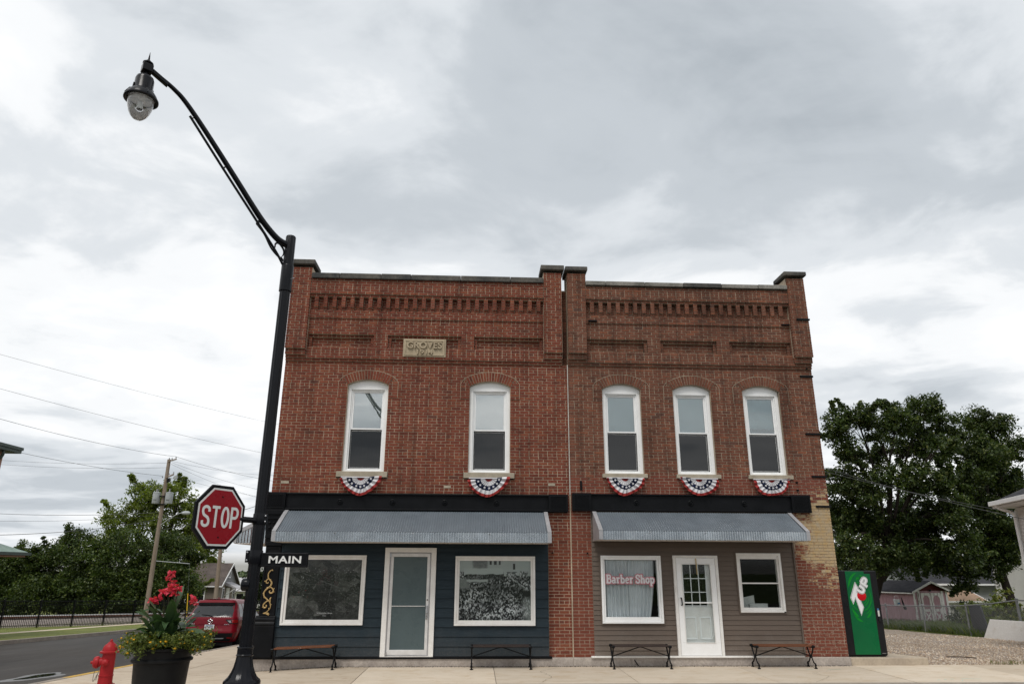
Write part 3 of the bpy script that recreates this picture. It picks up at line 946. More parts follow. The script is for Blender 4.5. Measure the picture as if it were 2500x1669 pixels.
front_x = [-8.6, -7.2, -4.8, -2.2, 0.41, 3.02, 5.62, 8.2, 10.8, 13.4, 16.0, 18.6, 22, 26]
for i in range(len(front_x) - 1):
    slab_piece(front_x[i], front_x[i + 1], -2.36, -0.055 if front_x[i] < 8 else 0.1, front_x[i] >= -2.3 and front_x[i] < 10)
for y0, y1 in ((-8.4, -6.3), (-6.3, -4.3), (-4.3, -2.36)):
    for x0, x1 in ((-8.6, -6.6), (-6.6, -4.7), (-4.7, -2.8), (-2.8, -1.0)):
        slab_piece(x0, x1, y0, y1)
yy = -0.055
while yy < 30:
    slab_piece(-8.6, -6.65, yy, yy + 2.0)
    slab_piece(-6.65, -4.63, yy, yy + 2.0)
    yy += 2.0
# dark bed under the slab joints
sheet('sidewalk_bed', -8.6, -4.6, -8.4, 32, 6, 50, -0.03, M['curb'])
sheet('sidewalk_bed', -4.6, -1.0, -8.4, -0.03, 6, 14, -0.031, M['curb'])
sheet('sidewalk_bed', -1.0, 26, -2.36, 0.09, 30, 4, -0.032, M['curb'])
# kerbs
for y0, y1, yel in [(-8.4, -5.5, 0), (-5.5, -2.5, 0), (-2.5, 0.6, 0), (0.6, 3.6, 1), (3.6, 6.6, 1), (6.6, 9.6, 0), (9.6, 12.6, 0), (12.6, 15.6, 0), (15.6, 18.6, 0), (18.6, 21.6, 0), (21.6, 30, 0)]:
    sheet('curb', -8.76, -8.602, y0 + 0.004, y1 - 0.004, 1, 8, 0.004, M['yellow_paint' if yel else 'curb'], None, 0.2)
x = -0.84
while x < 26:
    sheet('curb', x + 0.004, x + 2.996, -2.52, -2.362, 6, 1, 0.004, M['curb'], None, 0.2)
    x += 3.0
sheet('curb', -0.998, -0.842, -8.4, -2.364, 1, 8, 0.004, M['curb'], None, 0.2)
sheet('curb', -8.76, -0.842, -8.56, -8.402, 12, 1, 0.004, M['curb'], None, 0.2)
# far kerb, verge and narrow footpath across the side street
yy = -2.0
k = 0
while yy < 78:
    sheet('curb', -19.08, -18.86, yy + 0.01, yy + 2.99, 1, 6, 0.0 + random.uniform(-0.015, 0.01), M['curb'], None, 0.24)
    yy += 3.0
sheet('verge', -23.0, -19.08, -2, 80, 6, 60, -0.045, M['grass'], wob=0.012)
sheet('footpath', -23.75, -22.95, -2, 80, 2, 60, -0.03, M['concrete'])
sheet('lawn', -60, -23.7, 18, 120, 30, 70, -0.30, M['grass'], wob=0.015)
# gravel yard on the right, grass behind it
sheet('gravel_yard', 8.2, 18.6, 0.1, 24, 20, 40, -0.02, M['gravel'], wob=0.012)
sheet('gravel_yard', 18.6, 26, 0.1, 6, 10, 10, -0.022, M['gravel'])
sheet('yard_grass', 18.3, 70, 5, 60, 40, 50, -0.008, M['grass'], wob=0.02)
sheet('yard_grass', 8.2, 18.6, 23.5, 60, 10, 30, -0.009, M['grass'], wob=0.02)

# a puddle on the side street
pd = MB()
c0 = (-10.32, 2.55)
ring = []
for i in range(28):
    a = 2 * math.pi * i / 28
    rr = 1 + 0.14 * math.sin(3 * a + 1) + 0.09 * math.sin(5 * a)
    x = c0[0] + 0.20 * rr * math.cos(a)
    y = c0[1] + 0.75 * rr * math.sin(a)
    ring.append((x, y, G(x, y) - 0.146))
pd.add(ring, [tuple(range(28))])
o = pd.build('puddle', M['water'])
wr = MB()
rim_ = []
for (x, y, z) in ring:
    x2, y2 = c0[0] + (x - c0[0]) * 2.0, c0[1] + (y - c0[1]) * 1.45 - 0.12
    rim_.append((x2, y2, G(x2, y2) - 0.1475))
wr.add(rim_, [tuple(range(28))])
w2 = wr.build('wet_patch', M['wet'])
w2['kind'] = 'structure'
o['kind'] = 'structure'


def scatter(name, n, fn, mat, shape, size, seed=1, parent=None, zoff=0.0, tilt=1.0):
    """many tiny pieces as one object of kind stuff; shape 'stone' or 'blade'"""
    rs = np.random.RandomState(seed)
    V, F = [], []
    for i in range(n):
        x, y = fn(rs)
        z = G(x, y) + zoff
        s_ = size * rs.uniform(0.5, 1.4)
        o_ = len(V)
        a = rs.uniform(0, 6.283)
        ca, sa = math.cos(a), math.sin(a)
        if shape == 'stone':
            w, d_, h = s_, s_ * rs.uniform(0.6, 1), s_ * rs.uniform(0.35, 0.7)
            for ux, uy, uz in ((-1, 0, 0), (0, -1, 0.1), (1, 0, 0), (0, 1, 0.05), (0.1, 0, 1)):
                px_, py_ = ux * w * 0.5, uy * d_ * 0.5
                V.append((x + px_ * ca - py_ * sa, y + px_ * sa + py_ * ca, z + uz * h))
            F += [(o_, o_ + 1, o_ + 4), (o_ + 1, o_ + 2, o_ + 4), (o_ + 2, o_ + 3, o_ + 4), (o_ + 3, o_, o_ + 4)]
        else:
            w = s_ * 0.035
            lean = rs.uniform(0.1, 0.6) * s_ * tilt
            b = rs.uniform(0, 6.283)
            V += [(x - w * ca, y - w * sa, z), (x + w * ca, y + w * sa, z),
                  (x + lean * 0.4 * math.cos(b) + w * 0.6 * ca, y + lean * 0.4 * math.sin(b) + w * 0.6 * sa, z + s_ * 0.6),
                  (x + lean * math.cos(b), y + lean * math.sin(b), z + s_)]
            F += [(o_, o_ + 1, o_ + 2), (o_, o_ + 2, o_ + 3)]
    me = bpy.data.meshes.new(name)
    me.from_pydata(V, [], F)
    me.materials.append(mat)
    ob = bpy.data.objects.new(name, me)
    col.objects.link(ob)
    ob['kind'] = 'stuff'
    if parent:
        ob.parent = parent
    return ob


scatter('loose_gravel', 16000, lambda r: (8.4 + 9.8 * r.rand(), 0.12 + 12 * r.rand() ** 1.7), M['pebble'], 'stone', 0.045, 3, zoff=-0.02)
scatter('roadside_grass', 26000, lambda r: (-19.2 - 11 * r.rand() ** 1.3, 12 + 36 * r.rand()), M['grass_blade'], 'blade', 0.055, 4, zoff=-0.09)
scatter('yard_tall_grass', 30000, lambda r: (18.46 + 9 * r.rand() ** 1.6, 7 + 20 * r.rand()), M['grass_green'], 'blade', 0.25, 5, zoff=-0.03)
scatter('yard_weeds', 900, lambda r: (11.5 + 5.5 * r.rand(), 0.15 + 0.35 * r.rand() ** 2), M['grass_blade'], 'blade', 0.09, 6, zoff=-0.02)

scatter('wall_base_grit', 2200, lambda r: (-4.6 + 12.7 * r.rand(), -0.056 - 0.09 * r.rand() ** 2.2), M['soil'], 'stone', 0.014, 8, zoff=0.001)
scatter('kerb_grit', 1500, lambda r: (-0.8 + 26 * r.rand(), -2.53 - 0.12 * r.rand() ** 2), M['soil'], 'stone', 0.018, 10, zoff=-0.15)
for k_, (pts) in enumerate([[(-6.9, -1.9), (-6.2, -1.2), (-5.9, -0.5), (-5.1, 0.4)], [(1.2, -2.3), (1.5, -1.5), (1.35, -0.8), (1.8, -0.1)], [(6.3, -2.3), (6.9, -1.6), (6.8, -1.1), (7.6, -0.6)], [(10.9, -2.2), (11.3, -1.2), (12.1, -0.7), (12.4, 0.0)]]):
    rq = random.Random(k_)
    P_ = []
    for (xa, ya), (xb, yb) in zip(pts[:-1], pts[1:]):
        for i in range(7):
            t_ = i / 7
            P_.append((xa + (xb - xa) * t_ + rq.uniform(-0.03, 0.03), ya + (yb - ya) * t_ + rq.uniform(-0.03, 0.03)))
    mb_ = MB()
    for (xa, ya), (xb, yb) in zip(P_[:-1], P_[1:]):
        mb_.add([(xa - 0.003, ya, G(xa, ya) + 0.0045), (xb - 0.003, yb, G(xb, yb) + 0.0045), (xb + 0.003, yb, G(xb, yb) + 0.0045), (xa + 0.003, ya, G(xa, ya) + 0.0045)], [(0, 1, 2, 3)])
    o = mb_.build('pavement_crack', M['soil'])
    o['kind'] = 'structure'

# ------------------------------------------------------------------ the two brick buildings
CH = 0.0667          # one course
Z0 = 0.17            # top of the footing
MOD = 0.2159
JT = 0.013
XS = 2.112           # joint between the buildings


def arch_cut(xc, w, zs, rise, th):
    """how much of a course the segmental arch takes out"""
    Rr = (w * w / 4 + rise * rise) / (2 * rise)
    zc = zs + rise - Rr
    Ro = Rr + th
    half = math.asin(w / 2 / Rr)

    def f(z):
        if z < zs - 0.02 or z > zc + Ro:
            return None
        if z >= zc + Ro * math.cos(half):
            h = math.sqrt(max(0, Ro * Ro - (z - zc) ** 2))
        else:
            h = (z - zc) * math.tan(half)
        return (xc - h - 0.004, xc + h + 0.004)
    return f, Rr, zc, Ro, half


def lay_bricks(x0, x1, ztop, rects, holes, cuts, seed):
    """courses of brick with relief: rects (x0, x1, z0, z1, y) later ones win; holes (x0, x1, z0, z1) stay open"""
    rs = random.Random(seed)
    bricks, beds = [], []
    k = 0
    while Z0 + (k + 1) * CH <= ztop + 0.01:
        za = Z0 + k * CH
        zm = za + CH / 2
        brk = {x0, x1}
        act = [r for r in rects if r[2] <= zm <= r[3]]
        for r in act:
            brk |= {min(max(r[0], x0), x1), min(max(r[1], x0), x1)}
        off = [(h[0], h[1]) for h in holes if h[2] <= zm <= h[3]]
        for c in cuts:
            iv = c(zm)
            if iv:
                off.append(iv)
        for a, b in off:
            brk |= {min(max(a, x0), x1), min(max(b, x0), x1)}
        bs = sorted(brk)
        segs = []
        for a, b in zip(bs[:-1], bs[1:]):
            if b - a < 0.004:
                continue
            m = (a + b) / 2
            if any(p < m < q for p, q in off):
                continue
            y = 0.0
            for r in act:
                if r[0] <= m <= r[1]:
                    y = r[4]
            if segs and abs(segs[-1][1] - a) < 1e-6 and abs(segs[-1][2] - y) < 1e-6:
                segs[-1][1] = b
            else:
                segs.append([a, b, y])
        header = (k % 6 == 4)
        mod = MOD / 2 if header else MOD
        ph = (0.5 if k % 2 else 0.0) * mod + rs.uniform(-0.006, 0.006)
        for si, (a, b, y) in enumerate(segs):
            li = 0.009 if a <= x0 + 1e-6 or (si and abs(segs[si - 1][1] - a) < 1e-6 and segs[si - 1][2] - y > 0.02) else 0.0
            ri = 0.009 if b >= x1 - 1e-6 or (si + 1 < len(segs) and abs(segs[si + 1][0] - b) < 1e-6 and segs[si + 1][2] - y > 0.02) else 0.0
            beds.append((a, b, y, za, li, ri))
            if b - a < MOD * 0.75:
                bricks.append((a + JT * 0.4, b - JT * 0.4, y, za, False))
                continue
            n0 = math.floor((a - ph) / mod)
            xs = [a]
            p = ph + (n0 + 1) * mod
            while p < b - 0.045:
                if p - xs[-1] > 0.045:
                    xs.append(p)
                p += mod
            xs.append(b)
            for p, q in zip(xs[:-1], xs[1:]):
                bricks.append((p + JT / 2, q - JT / 2, y, za, (not header) and abs(q - p - MOD) < 0.004))
        k += 1
    return bricks, beds


def build_masonry(bld, bricks, beds, mbrick, mmortar, seed, name_extra=''):
    rs = random.Random(seed)
    # the mortar core
    mb = MB()
    for a, b, y, za, li, ri in beds:
        mb.box(a + li, b - ri, y + 0.007, y + 0.11, za, za + CH)
        mb.box(a, b, y + 0.11, 0.30, za, za + CH)
    mb.build('mortar', mmortar, bld)
    full = [b for b in bricks if b[4]]
    cx, cz = 0.0, 2.0
    full.sort(key=lambda b: (b[0] - cx) ** 2 + 16.2 ** 2 + (b[3] - cz) ** 2)
    near = set(full[:300])
    # one shared mesh for the nearest whole bricks
    one = MB().box(0, MOD - JT, 0, 0.11, 0, CH - JT)
    first = None
    for b in full[:300]:
        if first is None:
            first = one.build('brick', mbrick, bld, local=True)
            o = first
        else:
            o = first.copy()
            col.objects.link(o)
        o.location = (b[0] - bld.location.x + rs.uniform(-0.001, 0.001), b[2] - bld.location.y + rs.uniform(-0.003, 0.002), b[3] + JT / 2 - bld.location.z)
        o.rotation_euler = (0, rs.uniform(-0.004, 0.004), rs.uniform(-0.006, 0.006))
    rest = MB()
    for b in bricks:
        if b in near:
            continue
        j = rs.uniform(-0.003, 0.002)
        d = rs.uniform(-0.0015, 0.0015)
        rest.add([(b[0], b[2] + j, b[3] + JT / 2 + d), (b[1], b[2] + j, b[3] + JT / 2 - d), (b[1], b[2] + 0.11, b[3] + JT / 2 - d), (b[0], b[2] + 0.11, b[3] + JT / 2 + d),
                  (b[0], b[2] + j, b[3] + CH - JT / 2 + d), (b[1], b[2] + j, b[3] + CH - JT / 2 - d), (b[1], b[2] + 0.11, b[3] + CH - JT / 2 - d), (b[0], b[2] + 0.11, b[3] + CH - JT / 2 + d)],
                 [(0, 3, 2, 1), (4, 5, 6, 7), (0, 1, 5, 4), (1, 2, 6, 5), (3, 0, 4, 7)])
    rest.build('brickwork', mbrick, bld, kind='stuff')


def arch_bricks(bld, xc, geo, mbrick, mmortar):
    f, Rr, zc, Ro, half = geo
    n = 17
    bed = MB()
    pts = [(xc + Rr * math.sin(-half + 2 * half * i / 16), zc + Rr * math.cos(-half + 2 * half * i / 16)) for i in range(17)]
    pts2 = [(xc + (Ro + 0.006) * math.sin(half - 2 * half * i / 16), zc + (Ro + 0.006) * math.cos(half - 2 * half * i / 16)) for i in range(17)]
    for i in range(16):
        q = [pts[i], pts[i + 1], pts2[15 - i], pts2[16 - i]]
        bed.prism(q, -0.012, 0.28)
    for i in range(16):
        a, b = -half * 1.22 + 2.44 * half * i / 16, -half * 1.22 + 2.44 * half * (i + 1) / 16
        q = [(xc + r_ * math.sin(t_), zc + r_ * math.cos(t_)) for t_, r_ in ((a, Ro - 0.09), (b, Ro - 0.09), (b, Ro + 0.085), (a, Ro + 0.085))]
        bed.prism(q, 0.008, 0.27)
    bed.build('arch_mortar', mmortar, bld)

    def vous(a0, a1, r0, r1):
        mb = MB()
        ps = []
        for a, r in ((a0, r0), (a1, r0), (a1, r1), (a0, r1)):
            ps.append((xc + r * math.sin(a), zc + r * math.cos(a)))
        mb.prism(ps, -0.022 + random.uniform(-0.002, 0.002), 0.1)
        mb.build('arch_brick', mbrick, bld)
    g = 0.0055
    for i in range(n):
        a0 = -half + 2 * half * i / n + g / Rr
        a1 = -half + 2 * half * (i + 1) / n - g / Rr
        if i % 3 != 1:
            vous(a0, a1, Rr + 0.004, Ro)
        else:
            m = Rr + (Ro - Rr) * (0.42 if i % 2 else 0.55)
            vous(a0, a1, Rr + 0.004, m - g)
            vous(a0, a1, m + g, Ro)


def hood_joint(bld, xc, geo, hw, zl, mat):
    f, Rr, zc, Ro, half = geo
    P = [(xc - hw, zl), (xc - hw, 6.14), (xc - hw + 0.05, 6.22)]
    P += [(xc + (Ro + 0.012) * math.sin(-half + 2 * half * i / 14), zc + (Ro + 0.012) * math.cos(-half + 2 * half * i / 14)) for i in range(15)]
    P += [(xc + hw - 0.05, 6.22), (xc + hw, 6.14), (xc + hw, zl)]
    MB().ribbon(P, 0.008, -0.0175, 0.012).build('hood_joint', mat, bld)


def boxes_around(mb, x0, x1, z0, z1, openings, y0, y1):
    xs = sorted({x0, x1} | {v for o_ in openings for v in o_[:2] if x0 < v < x1})
    zs = sorted({z0, z1} | {v for o_ in openings for v in o_[2:4] if z0 < v < z1})
    for xa, xb in zip(xs[:-1], xs[1:]):
        run = None
        for za, zb in zip(zs[:-1], zs[1:]):
            xm, zm = (xa + xb) / 2, (za + zb) / 2
            inside = any(o_[0] < xm < o_[1] and o_[2] < zm < o_[3] for o_ in openings)
            if inside:
                if run:
                    mb.box(xa, xb, y0, y1, run[0], run[1])
                run = None
            else:
                run = (run[0], zb) if run else (za, zb)
        if run:
            mb.box(xa, xb, y0, y1, run[0], run[1])


def parapet_rects(x0, x1, pl, pr, panels):
    """relief of the upper zone between two piers pl = (x0, x1) and pr"""
    r = [(x0, x1, 6.66, 6.735, -0.035), (x0, x1, 6.735, 9.0, -0.07)]
    for a, b in panels:
        r.append((a, b, 6.98, 7.285, -0.01))
        r.append((a + 0.075, b - 0.075, 6.98, 7.215, 0.05))
    r.append((pl[1], pr[0], 7.70, 9.0, -0.10))
    # dentils: a header wide, a header apart, stepping out in two stages
    r.append((pl[1], pr[0], 7.90, 8.225, -0.045))
    x = pl[1] + 0.10
    while x + 0.105 < pr[0]:
        r.append((x, x + 0.107, 7.90, 7.99, -0.11))
        r.append((x, x + 0.107, 7.965, 8.225, -0.145))
        x += 0.2159
    r.append((pl[1], pr[0], 8.225, 8.29, -0.145))
    r.append((pl[1], pr[0], 8.29, 9.0, -0.18))
    for p in (pl, pr):
        r.append((p[0], p[1], 6.80, 6.885, -0.13))
        r.append((p[0], p[1], 6.885, 9.4, -0.20))
    return r


def upper_window(bld, xc, w, z0, zs, rise, sill, blind_to=1.0, lamp=False, drape=False, open_right=False, glass='glass'):
    x0, x1 = xc - w / 2, xc + w / 2
    cas = MB()
    jw = 0.082
    yF, yB = 0.075, 0.22
    zi = zs - 0.10
    cas.box(x0 + 0.002, x0 + jw, yF, yB, z0, zi)
    cas.box(x1 - jw, x1 - 0.002, yF, yB, z0, zi)
    cas.box(x0 + jw, x1 - jw, yF + 0.01, yB, z0, z0 + 0.045)
    # head with a curved top that fills the arch
    Rr = (w * w / 4 + rise * rise) / (2 * rise)
    zc = zs + rise - Rr
    hf = math.asin((w / 2 - 0.002) / Rr)
    poly = [(x0 + 0.002, zi), (x1 - 0.002, zi)] + [(xc + (Rr - 0.001) * math.sin(hf - 2 * hf * i / 14), zc + (Rr - 0.001) * math.cos(hf - 2 * hf * i / 14)) for i in range(15)]
    cas.prism(poly, yF + 0.002, yB)
    # stop bead round the opening
    ix0, ix1, iz0, iz1 = x0 + jw, x1 - jw, z0 + 0.045, zi
    cas.frame(ix0, ix1, iz0, iz1, 0.03, yF + 0.035, yB - 0.01)
    win = cas.build('window', M['trim'], bld, bevel=0.004)
    zm = z0 + (zs - z0) * 0.485
    sx0, sx1 = ix0 + 0.03, ix1 - 0.03
    up = MB().frame(sx0, sx1, zm, iz1 - 0.03, 0.036, yF + 0.06, yF + 0.10, wb=0.032)
    up.build('upper_sash', M['trim'], win, bevel=0.003)
    lo = MB().frame(sx0, sx1, iz0 + 0.03, zm - 0.002, 0.022, yF + 0.085, yF + 0.125, wb=0.03, wt=0.03)
    lo.build('lower_sash', M['trim'], win, bevel=0.003)
    MB().box(sx0 + 0.034, sx1 - 0.034, yF + 0.078, yF + 0.083, zm + 0.03, iz1 - 0.064).build('pane', M[glass], win)
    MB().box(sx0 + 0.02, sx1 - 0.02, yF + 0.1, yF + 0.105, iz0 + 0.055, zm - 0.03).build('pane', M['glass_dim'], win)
    MB().frame(sx0 + 0.004, sx1 - 0.004, iz0 + 0.034, zm - 0.006, 0.016, yF + 0.075, yF + 0.083).build('screen_frame', M['iron'], win)
    # venetian blind: one pleated sheet
    zt, zb = iz1 - 0.03, iz1 - 0.03 - (iz1 - 0.03 - zm) * blind_to
    n = max(2, int((zt - zb) / 0.019))

    def fn(u, v):
        k_ = int(round(v * 2 * n))
        return (sx0 + 0.012 + (sx1 - sx0 - 0.024) * u, yF + 0.112 + (0.012 if k_ % 2 else 0.0), zb + (zt - zb) * v)
    MB().grid(fn, 1, 2 * n).build('blind', M['blind'], win)
    if blind_to >= 0.99 and not lamp:
        zl = iz0 + 0.02
        if drape:
            def fd(u, v):
                return (sx0 + (sx1 - sx0) * u * (0.80 if open_right else 1.0), yF + 0.30 + 0.02 * math.sin(u * 40), zl + (zm - zl) * v)
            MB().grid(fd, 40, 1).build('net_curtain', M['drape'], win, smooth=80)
    if lamp:
        lx = xc - 0.16
        l_ = MB()
        l_.lathe([(0.125, 0), (0.05, 0.22)], (lx, yF + 0.42, z0 + 0.22), 16, caps=False)
        l_.lathe([(0.06, 0.0), (0.06, 0.015), (0.015, 0.03), (0.02, 0.10), (0.012, 0.24)], (lx, yF + 0.42, z0 + 0.02), 10)
        l_.build('table_lamp', M['lampshade'], win)
        MB().box(x0, x1, yF + 0.25, yF + 0.75, z0 - 0.02, z0 + 0.018).build('table', M['dark_room'], win)
    sl = MB().box(sill[0], sill[1], -0.045, 0.09, sill[2], sill[3])
    sl.build('sill', M['stone'], win, bevel=0.008)
    return win


def side_walls(bld, x0, x1, ztop, mat, side):
    mb = MB()
    mb.box(x0, x0 + 0.28, 0.30, 17.0, -1.2, ztop - 0.5)
    mb.build('side_wall', mat, bld)
    mb = MB()
    mb.box(x1 - 0.28, x1, 0.30, 17.0, -1.2, ztop - 0.5)
    mb.build('side_wall', mat, bld)
    MB().box(x0, x1, 17.0, 17.3, -1.2, ztop - 0.9).build('rear_wall', mat, bld)
    MB().box(x0 + 0.28, x1 - 0.28, 0.30, 17.0, ztop - 1.1, ztop - 0.9).build('roof', M['shingle_dark'], bld)
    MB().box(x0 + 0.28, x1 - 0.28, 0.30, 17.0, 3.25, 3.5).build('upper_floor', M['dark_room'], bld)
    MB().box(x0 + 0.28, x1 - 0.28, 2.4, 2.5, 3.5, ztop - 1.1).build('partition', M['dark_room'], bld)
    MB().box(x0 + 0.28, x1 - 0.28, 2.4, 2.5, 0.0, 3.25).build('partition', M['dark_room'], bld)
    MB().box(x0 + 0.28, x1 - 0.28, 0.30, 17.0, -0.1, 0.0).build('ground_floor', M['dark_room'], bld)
    MB().box(x0 + 0.012, x1 - 0.012, 0.012, 0.30, -1.0, Z0 - 0.002).build('footing_wall', M['plinth'], bld)


def coping_run(bld, xs, z0, z1, mats, y0=-0.235, y1=0.32):
    for i in range(len(xs) - 1):
        MB().box(xs[i] + 0.004, xs[i + 1] - 0.004, y0 + random.uniform(-0.004, 0.004), y1, z0, z1 + random.uniform(-0.006, 0.004)).build('coping_stone', M[mats[i % len(mats)]], bld, bevel=0.012)


def cap_stone(bld, x0, x1, z0, z1, mat='coping'):
    MB().box(x0, x1, -0.265, 0.42, z0, z1).build('cap_stone', M[mat], bld, bevel=0.02)


def rear_pier(bld, x0, x1, z0, z1, mat):
    MB().box(x0, x1, 0.30, 0.36, z0, z1).build('pier_back', mat, bld)


def beam(bld, x0, x1, z0, z1, blocks, ros):
    b = MB()
    b.box(x0, x1, -0.045, 0.06, z0 + 0.001, z1)
    b.box(x0 + 0.01, x1 - 0.01, -0.095, -0.045, z1 - 0.035, z1 - 0.004)
    b.box(x0 + 0.01, x1 - 0.01, -0.095, -0.045, z0 + 0.004, z0 + 0.035)
    o = b.build('lintel_beam', M['black'], bld, bevel=0.006)
    for bx0, bx1 in blocks:
        g = MB()
        g.box(bx0, bx1, -0.115, 0.02, z0 - 0.006, z1 + 0.008)
        g.frame(bx0 + 0.03, bx1 - 0.03, z0 + 0.03, z1 - 0.03, 0.018, -0.13, -0.115)
        gb = g.build('end_block', M['black'], o, bevel=0.004)
        z = z0 + 0.06
        while z < z1 - 0.06:
            MB().box(bx0 + 0.055, bx1 - 0.055, -0.124, -0.115, z, z + 0.008).build('grille_rib', M['black'], o)
            z += 0.021
    for x in ros:
        MB().lathe([(0.062, 0.0), (0.062, 0.018), (0.048, 0.026), (0.034, 0.014), (0.030, 0.014), (0.022, 0.034), (0.0, 0.04)], (x, -0.045, (z0 + z1) / 2), 16, 'y', caps=False).build('rosette', M['black'], o, smooth=40)
    return o


def spline(P, n=8):
    P = [Vector(p) for p in P]
    out = []
    for i in range(len(P) - 1):
        a, b = P[i], P[i + 1]
        p0 = P[i - 1] if i else a - (b - a)
        p3 = P[i + 2] if i + 2 < len(P) else b + (b - a)
        for j in range(n):
            t = j / n
            out.append(0.5 * ((2 * a) + (b - p0) * t + (2 * p0 - 5 * a + 4 * b - p3) * t * t + (3 * a - p0 - 3 * b + p3) * t ** 3))
    out.append(P[-1])
    return out


# ---------------- left building
LX0 = -4.61
left = thing('brick_building', 'red brick two-storey building with slate blue storefront and dated stone plaque', 'building', (LX0, 0, Z0))
ARCH_TH = 0.215
WL = [(-2.615, 0.95), (0.262, 0.96)]
geoL = [arch_cut(c, w, 6.085, 0.125, ARCH_TH) for c, w in WL]
holesL = [(c - w / 2, c + w / 2, 4.055, 6.085) for c, w in WL]
holesL += [(-3.205, -2.045, 3.92, 4.056), (-0.325, 0.85, 3.92, 4.056)]      # sills
holesL += [(LX0 - 0.1, 1.604, 0, 3.20), (LX0 - 0.1, 2.055, 3.20, 3.565)]     # shop front, beam
holesL += [(-1.837, -0.815, 6.765, 7.218)]                                     # plaque
holesL += [(1.99, XS, 6.66, 9.3), (-4.13, 1.545, 8.69, 9.3)]
rectL = []
for c, w in WL:
    rectL += [(c - 0.70, c - w / 2, 5.80, 6.20, -0.015), (c + w / 2, c + 0.70, 5.80, 6.20, -0.015), (c - 0.62, c + 0.62, 6.20, 6.30, -0.015)]
rectL = rectL + parapet_rects(LX0, 1.99, (LX0, -4.13), (1.545, 1.99), [(-4.10, -2.555), (-2.205, -0.46), (-0.135, 1.52)])
bk, bd = lay_bricks(LX0, XS, 9.03, rectL, holesL, [g[0] for g in geoL], 11)
build_masonry(left, bk, bd, M['brick_l'], M['mortar_l'], 12)
for (c, w), g in zip(WL, geoL):
    arch_bricks(left, c, g, M['brick_l'], M['mortar_l'])
    hood_joint(left, c, g, 0.70, 5.80, M['mortar_l'])
side_walls(left, LX0, XS, 9.0, M['brick_l'], -1)
MB().box(1.992, XS + 0.02, 0.10, 0.30, 6.64, 8.62).build('joint_infill', M['mortar_r'], left)
for i in range(29):
    MB().box(1.999, XS + 0.012, 0.085, 0.2, 6.655 + i * CH, 6.655 + (i + 1) * CH - JT).build('infill_brick', M['brick_r'], left)
for (xa, xb, zz0) in ((-4.42, -4.24, 3.771), (1.62, 1.78, 3.771), (-0.75, -0.60, 3.70)):
    MB().box(xa, xb, -0.006, 0.05, zz0, zz0 + 0.055).build('patched_brick', M['stone'], left)
coping_run(left, [-4.128, -3.45, -2.45, -1.72, -0.5, 0.72, 1.543], 8.692, 8.832, ['coping', 'coping', 'coping'])
cap_stone(left, -4.70, -4.07, 9.035, 9.165)
cap_stone(left, 1.475, 2.06, 9.035, 9.165)
rear_pier(left, LX0, -4.13, 6.6, 9.03, M['brick_l'])
rear_pier(left, 1.545, 1.99, 6.6, 9.03, M['brick_l'])
upper_window(left, WL[0][0], WL[0][1], 4.055, 6.085, 0.125, (-3.20, -2.05, 3.925, 4.053), drape=True, open_right=True)
upper_window(left, WL[1][0], WL[1][1], 4.055, 6.085, 0.125, (-0.32, 0.845, 3.925, 4.053), drape=True)
# plaque: raised border and carved letters
pq = MB().box(-1.835, -0.817, -0.09, 0.10, 6.767, 7.216)
pq = pq.build('date_stone', M['plaque'], left, bevel=0.008)
MB().frame(-1.80, -0.85, 6.80, 7.185, 0.03, -0.104, -0.0905).build('border', M['plaque'], pq, bevel=0.003)
place_text('GROVES', 'lettering', M['plaque'], pq, (-1.328, -0.091, 7.055), 0.83, 0.165, 0.040, 0.018, space=1.06)
place_text('1914', 'lettering', M['plaque'], pq, (-1.312, -0.091, 6.882), 0.37, 0.115, 0.040, 0.018, space=1.1)
# beam
beam(left, LX0 + 0.02, 2.05, 3.19, 3.562, [(-4.665, -4.255), (1.62, 2.058)], (-3.06, -1.895, -0.725, 0.44))
# cast iron pilaster at the street corner, with gilt scroll
pil = MB()
pil.box(-4.585, -4.245, -0.05, 0.25, 1.0, 2.42)
pil = pil.build('pilaster', M['black'], left, bevel=0.008)
MB().frame(-4.575, -4.255, 1.005, 2.05, 0.035, -0.066, -0.05).build('shaft_panel', M['black'], pil, bevel=0.004)
MB().frame(-4.575, -4.255, 2.07, 2.40, 0.035, -0.066, -0.05).build('upper_panel', M['black'], pil, bevel=0.004)
MB().box(-4.64, -4.22, -0.13, 0.25, 0.185, 0.80).build('base', M['black'], pil, bevel=0.01)
q = MB()
q.prism([(-0.13, 0.80), (0.25, 0.80), (0.25, 1.0), (-0.06, 1.0), (-0.07, 0.975), (-0.11, 0.95), (-0.12, 0.915), (-0.105, 0.885), (-0.12, 0.86), (-0.14, 0.84)], -4.635, -4.225, 'x')
q.build('base_moulding', M['black'], pil, bevel=0.004)
for i, (za, zb, dy) in enumerate(((2.42, 2.50, 0.09), (2.50, 2.58, 0.075), (2.58, 2.66, 0.10), (2.66, 2.74, 0.08), (2.74, 2.98, 0.09), (2.98, 3.08, 0.12), (3.08, 3.184, 0.15))):
    MB().box(-4.60 - 0.008 * i, -4.24, -dy, 0.25, za + 0.002, zb).build('capital_course', M['black'], pil, bevel=0.006)
for i in range(3):
    for zq in (2.80, 2.91):
        MB().lathe([(0.03, 0), (0.028, 0.02), (0.015, 0.03), (0, 0.034)], (-4.54 + i * 0.09, -0.09, zq), 8, 'y', caps=False).build('rosette', M['black'], pil, smooth=60)
sc = MB()
ys = -0.072


def scr(pts, r):
    P = spline([(a, ys, b) for a, b in pts], 6)
    k = len(P)
    sc.tube(P, [r[0] + (r[1] - r[0]) * math.sin(math.pi * min(1, i / (k - 1) * 0.97 + 0.03)) for i in range(k)], 6)


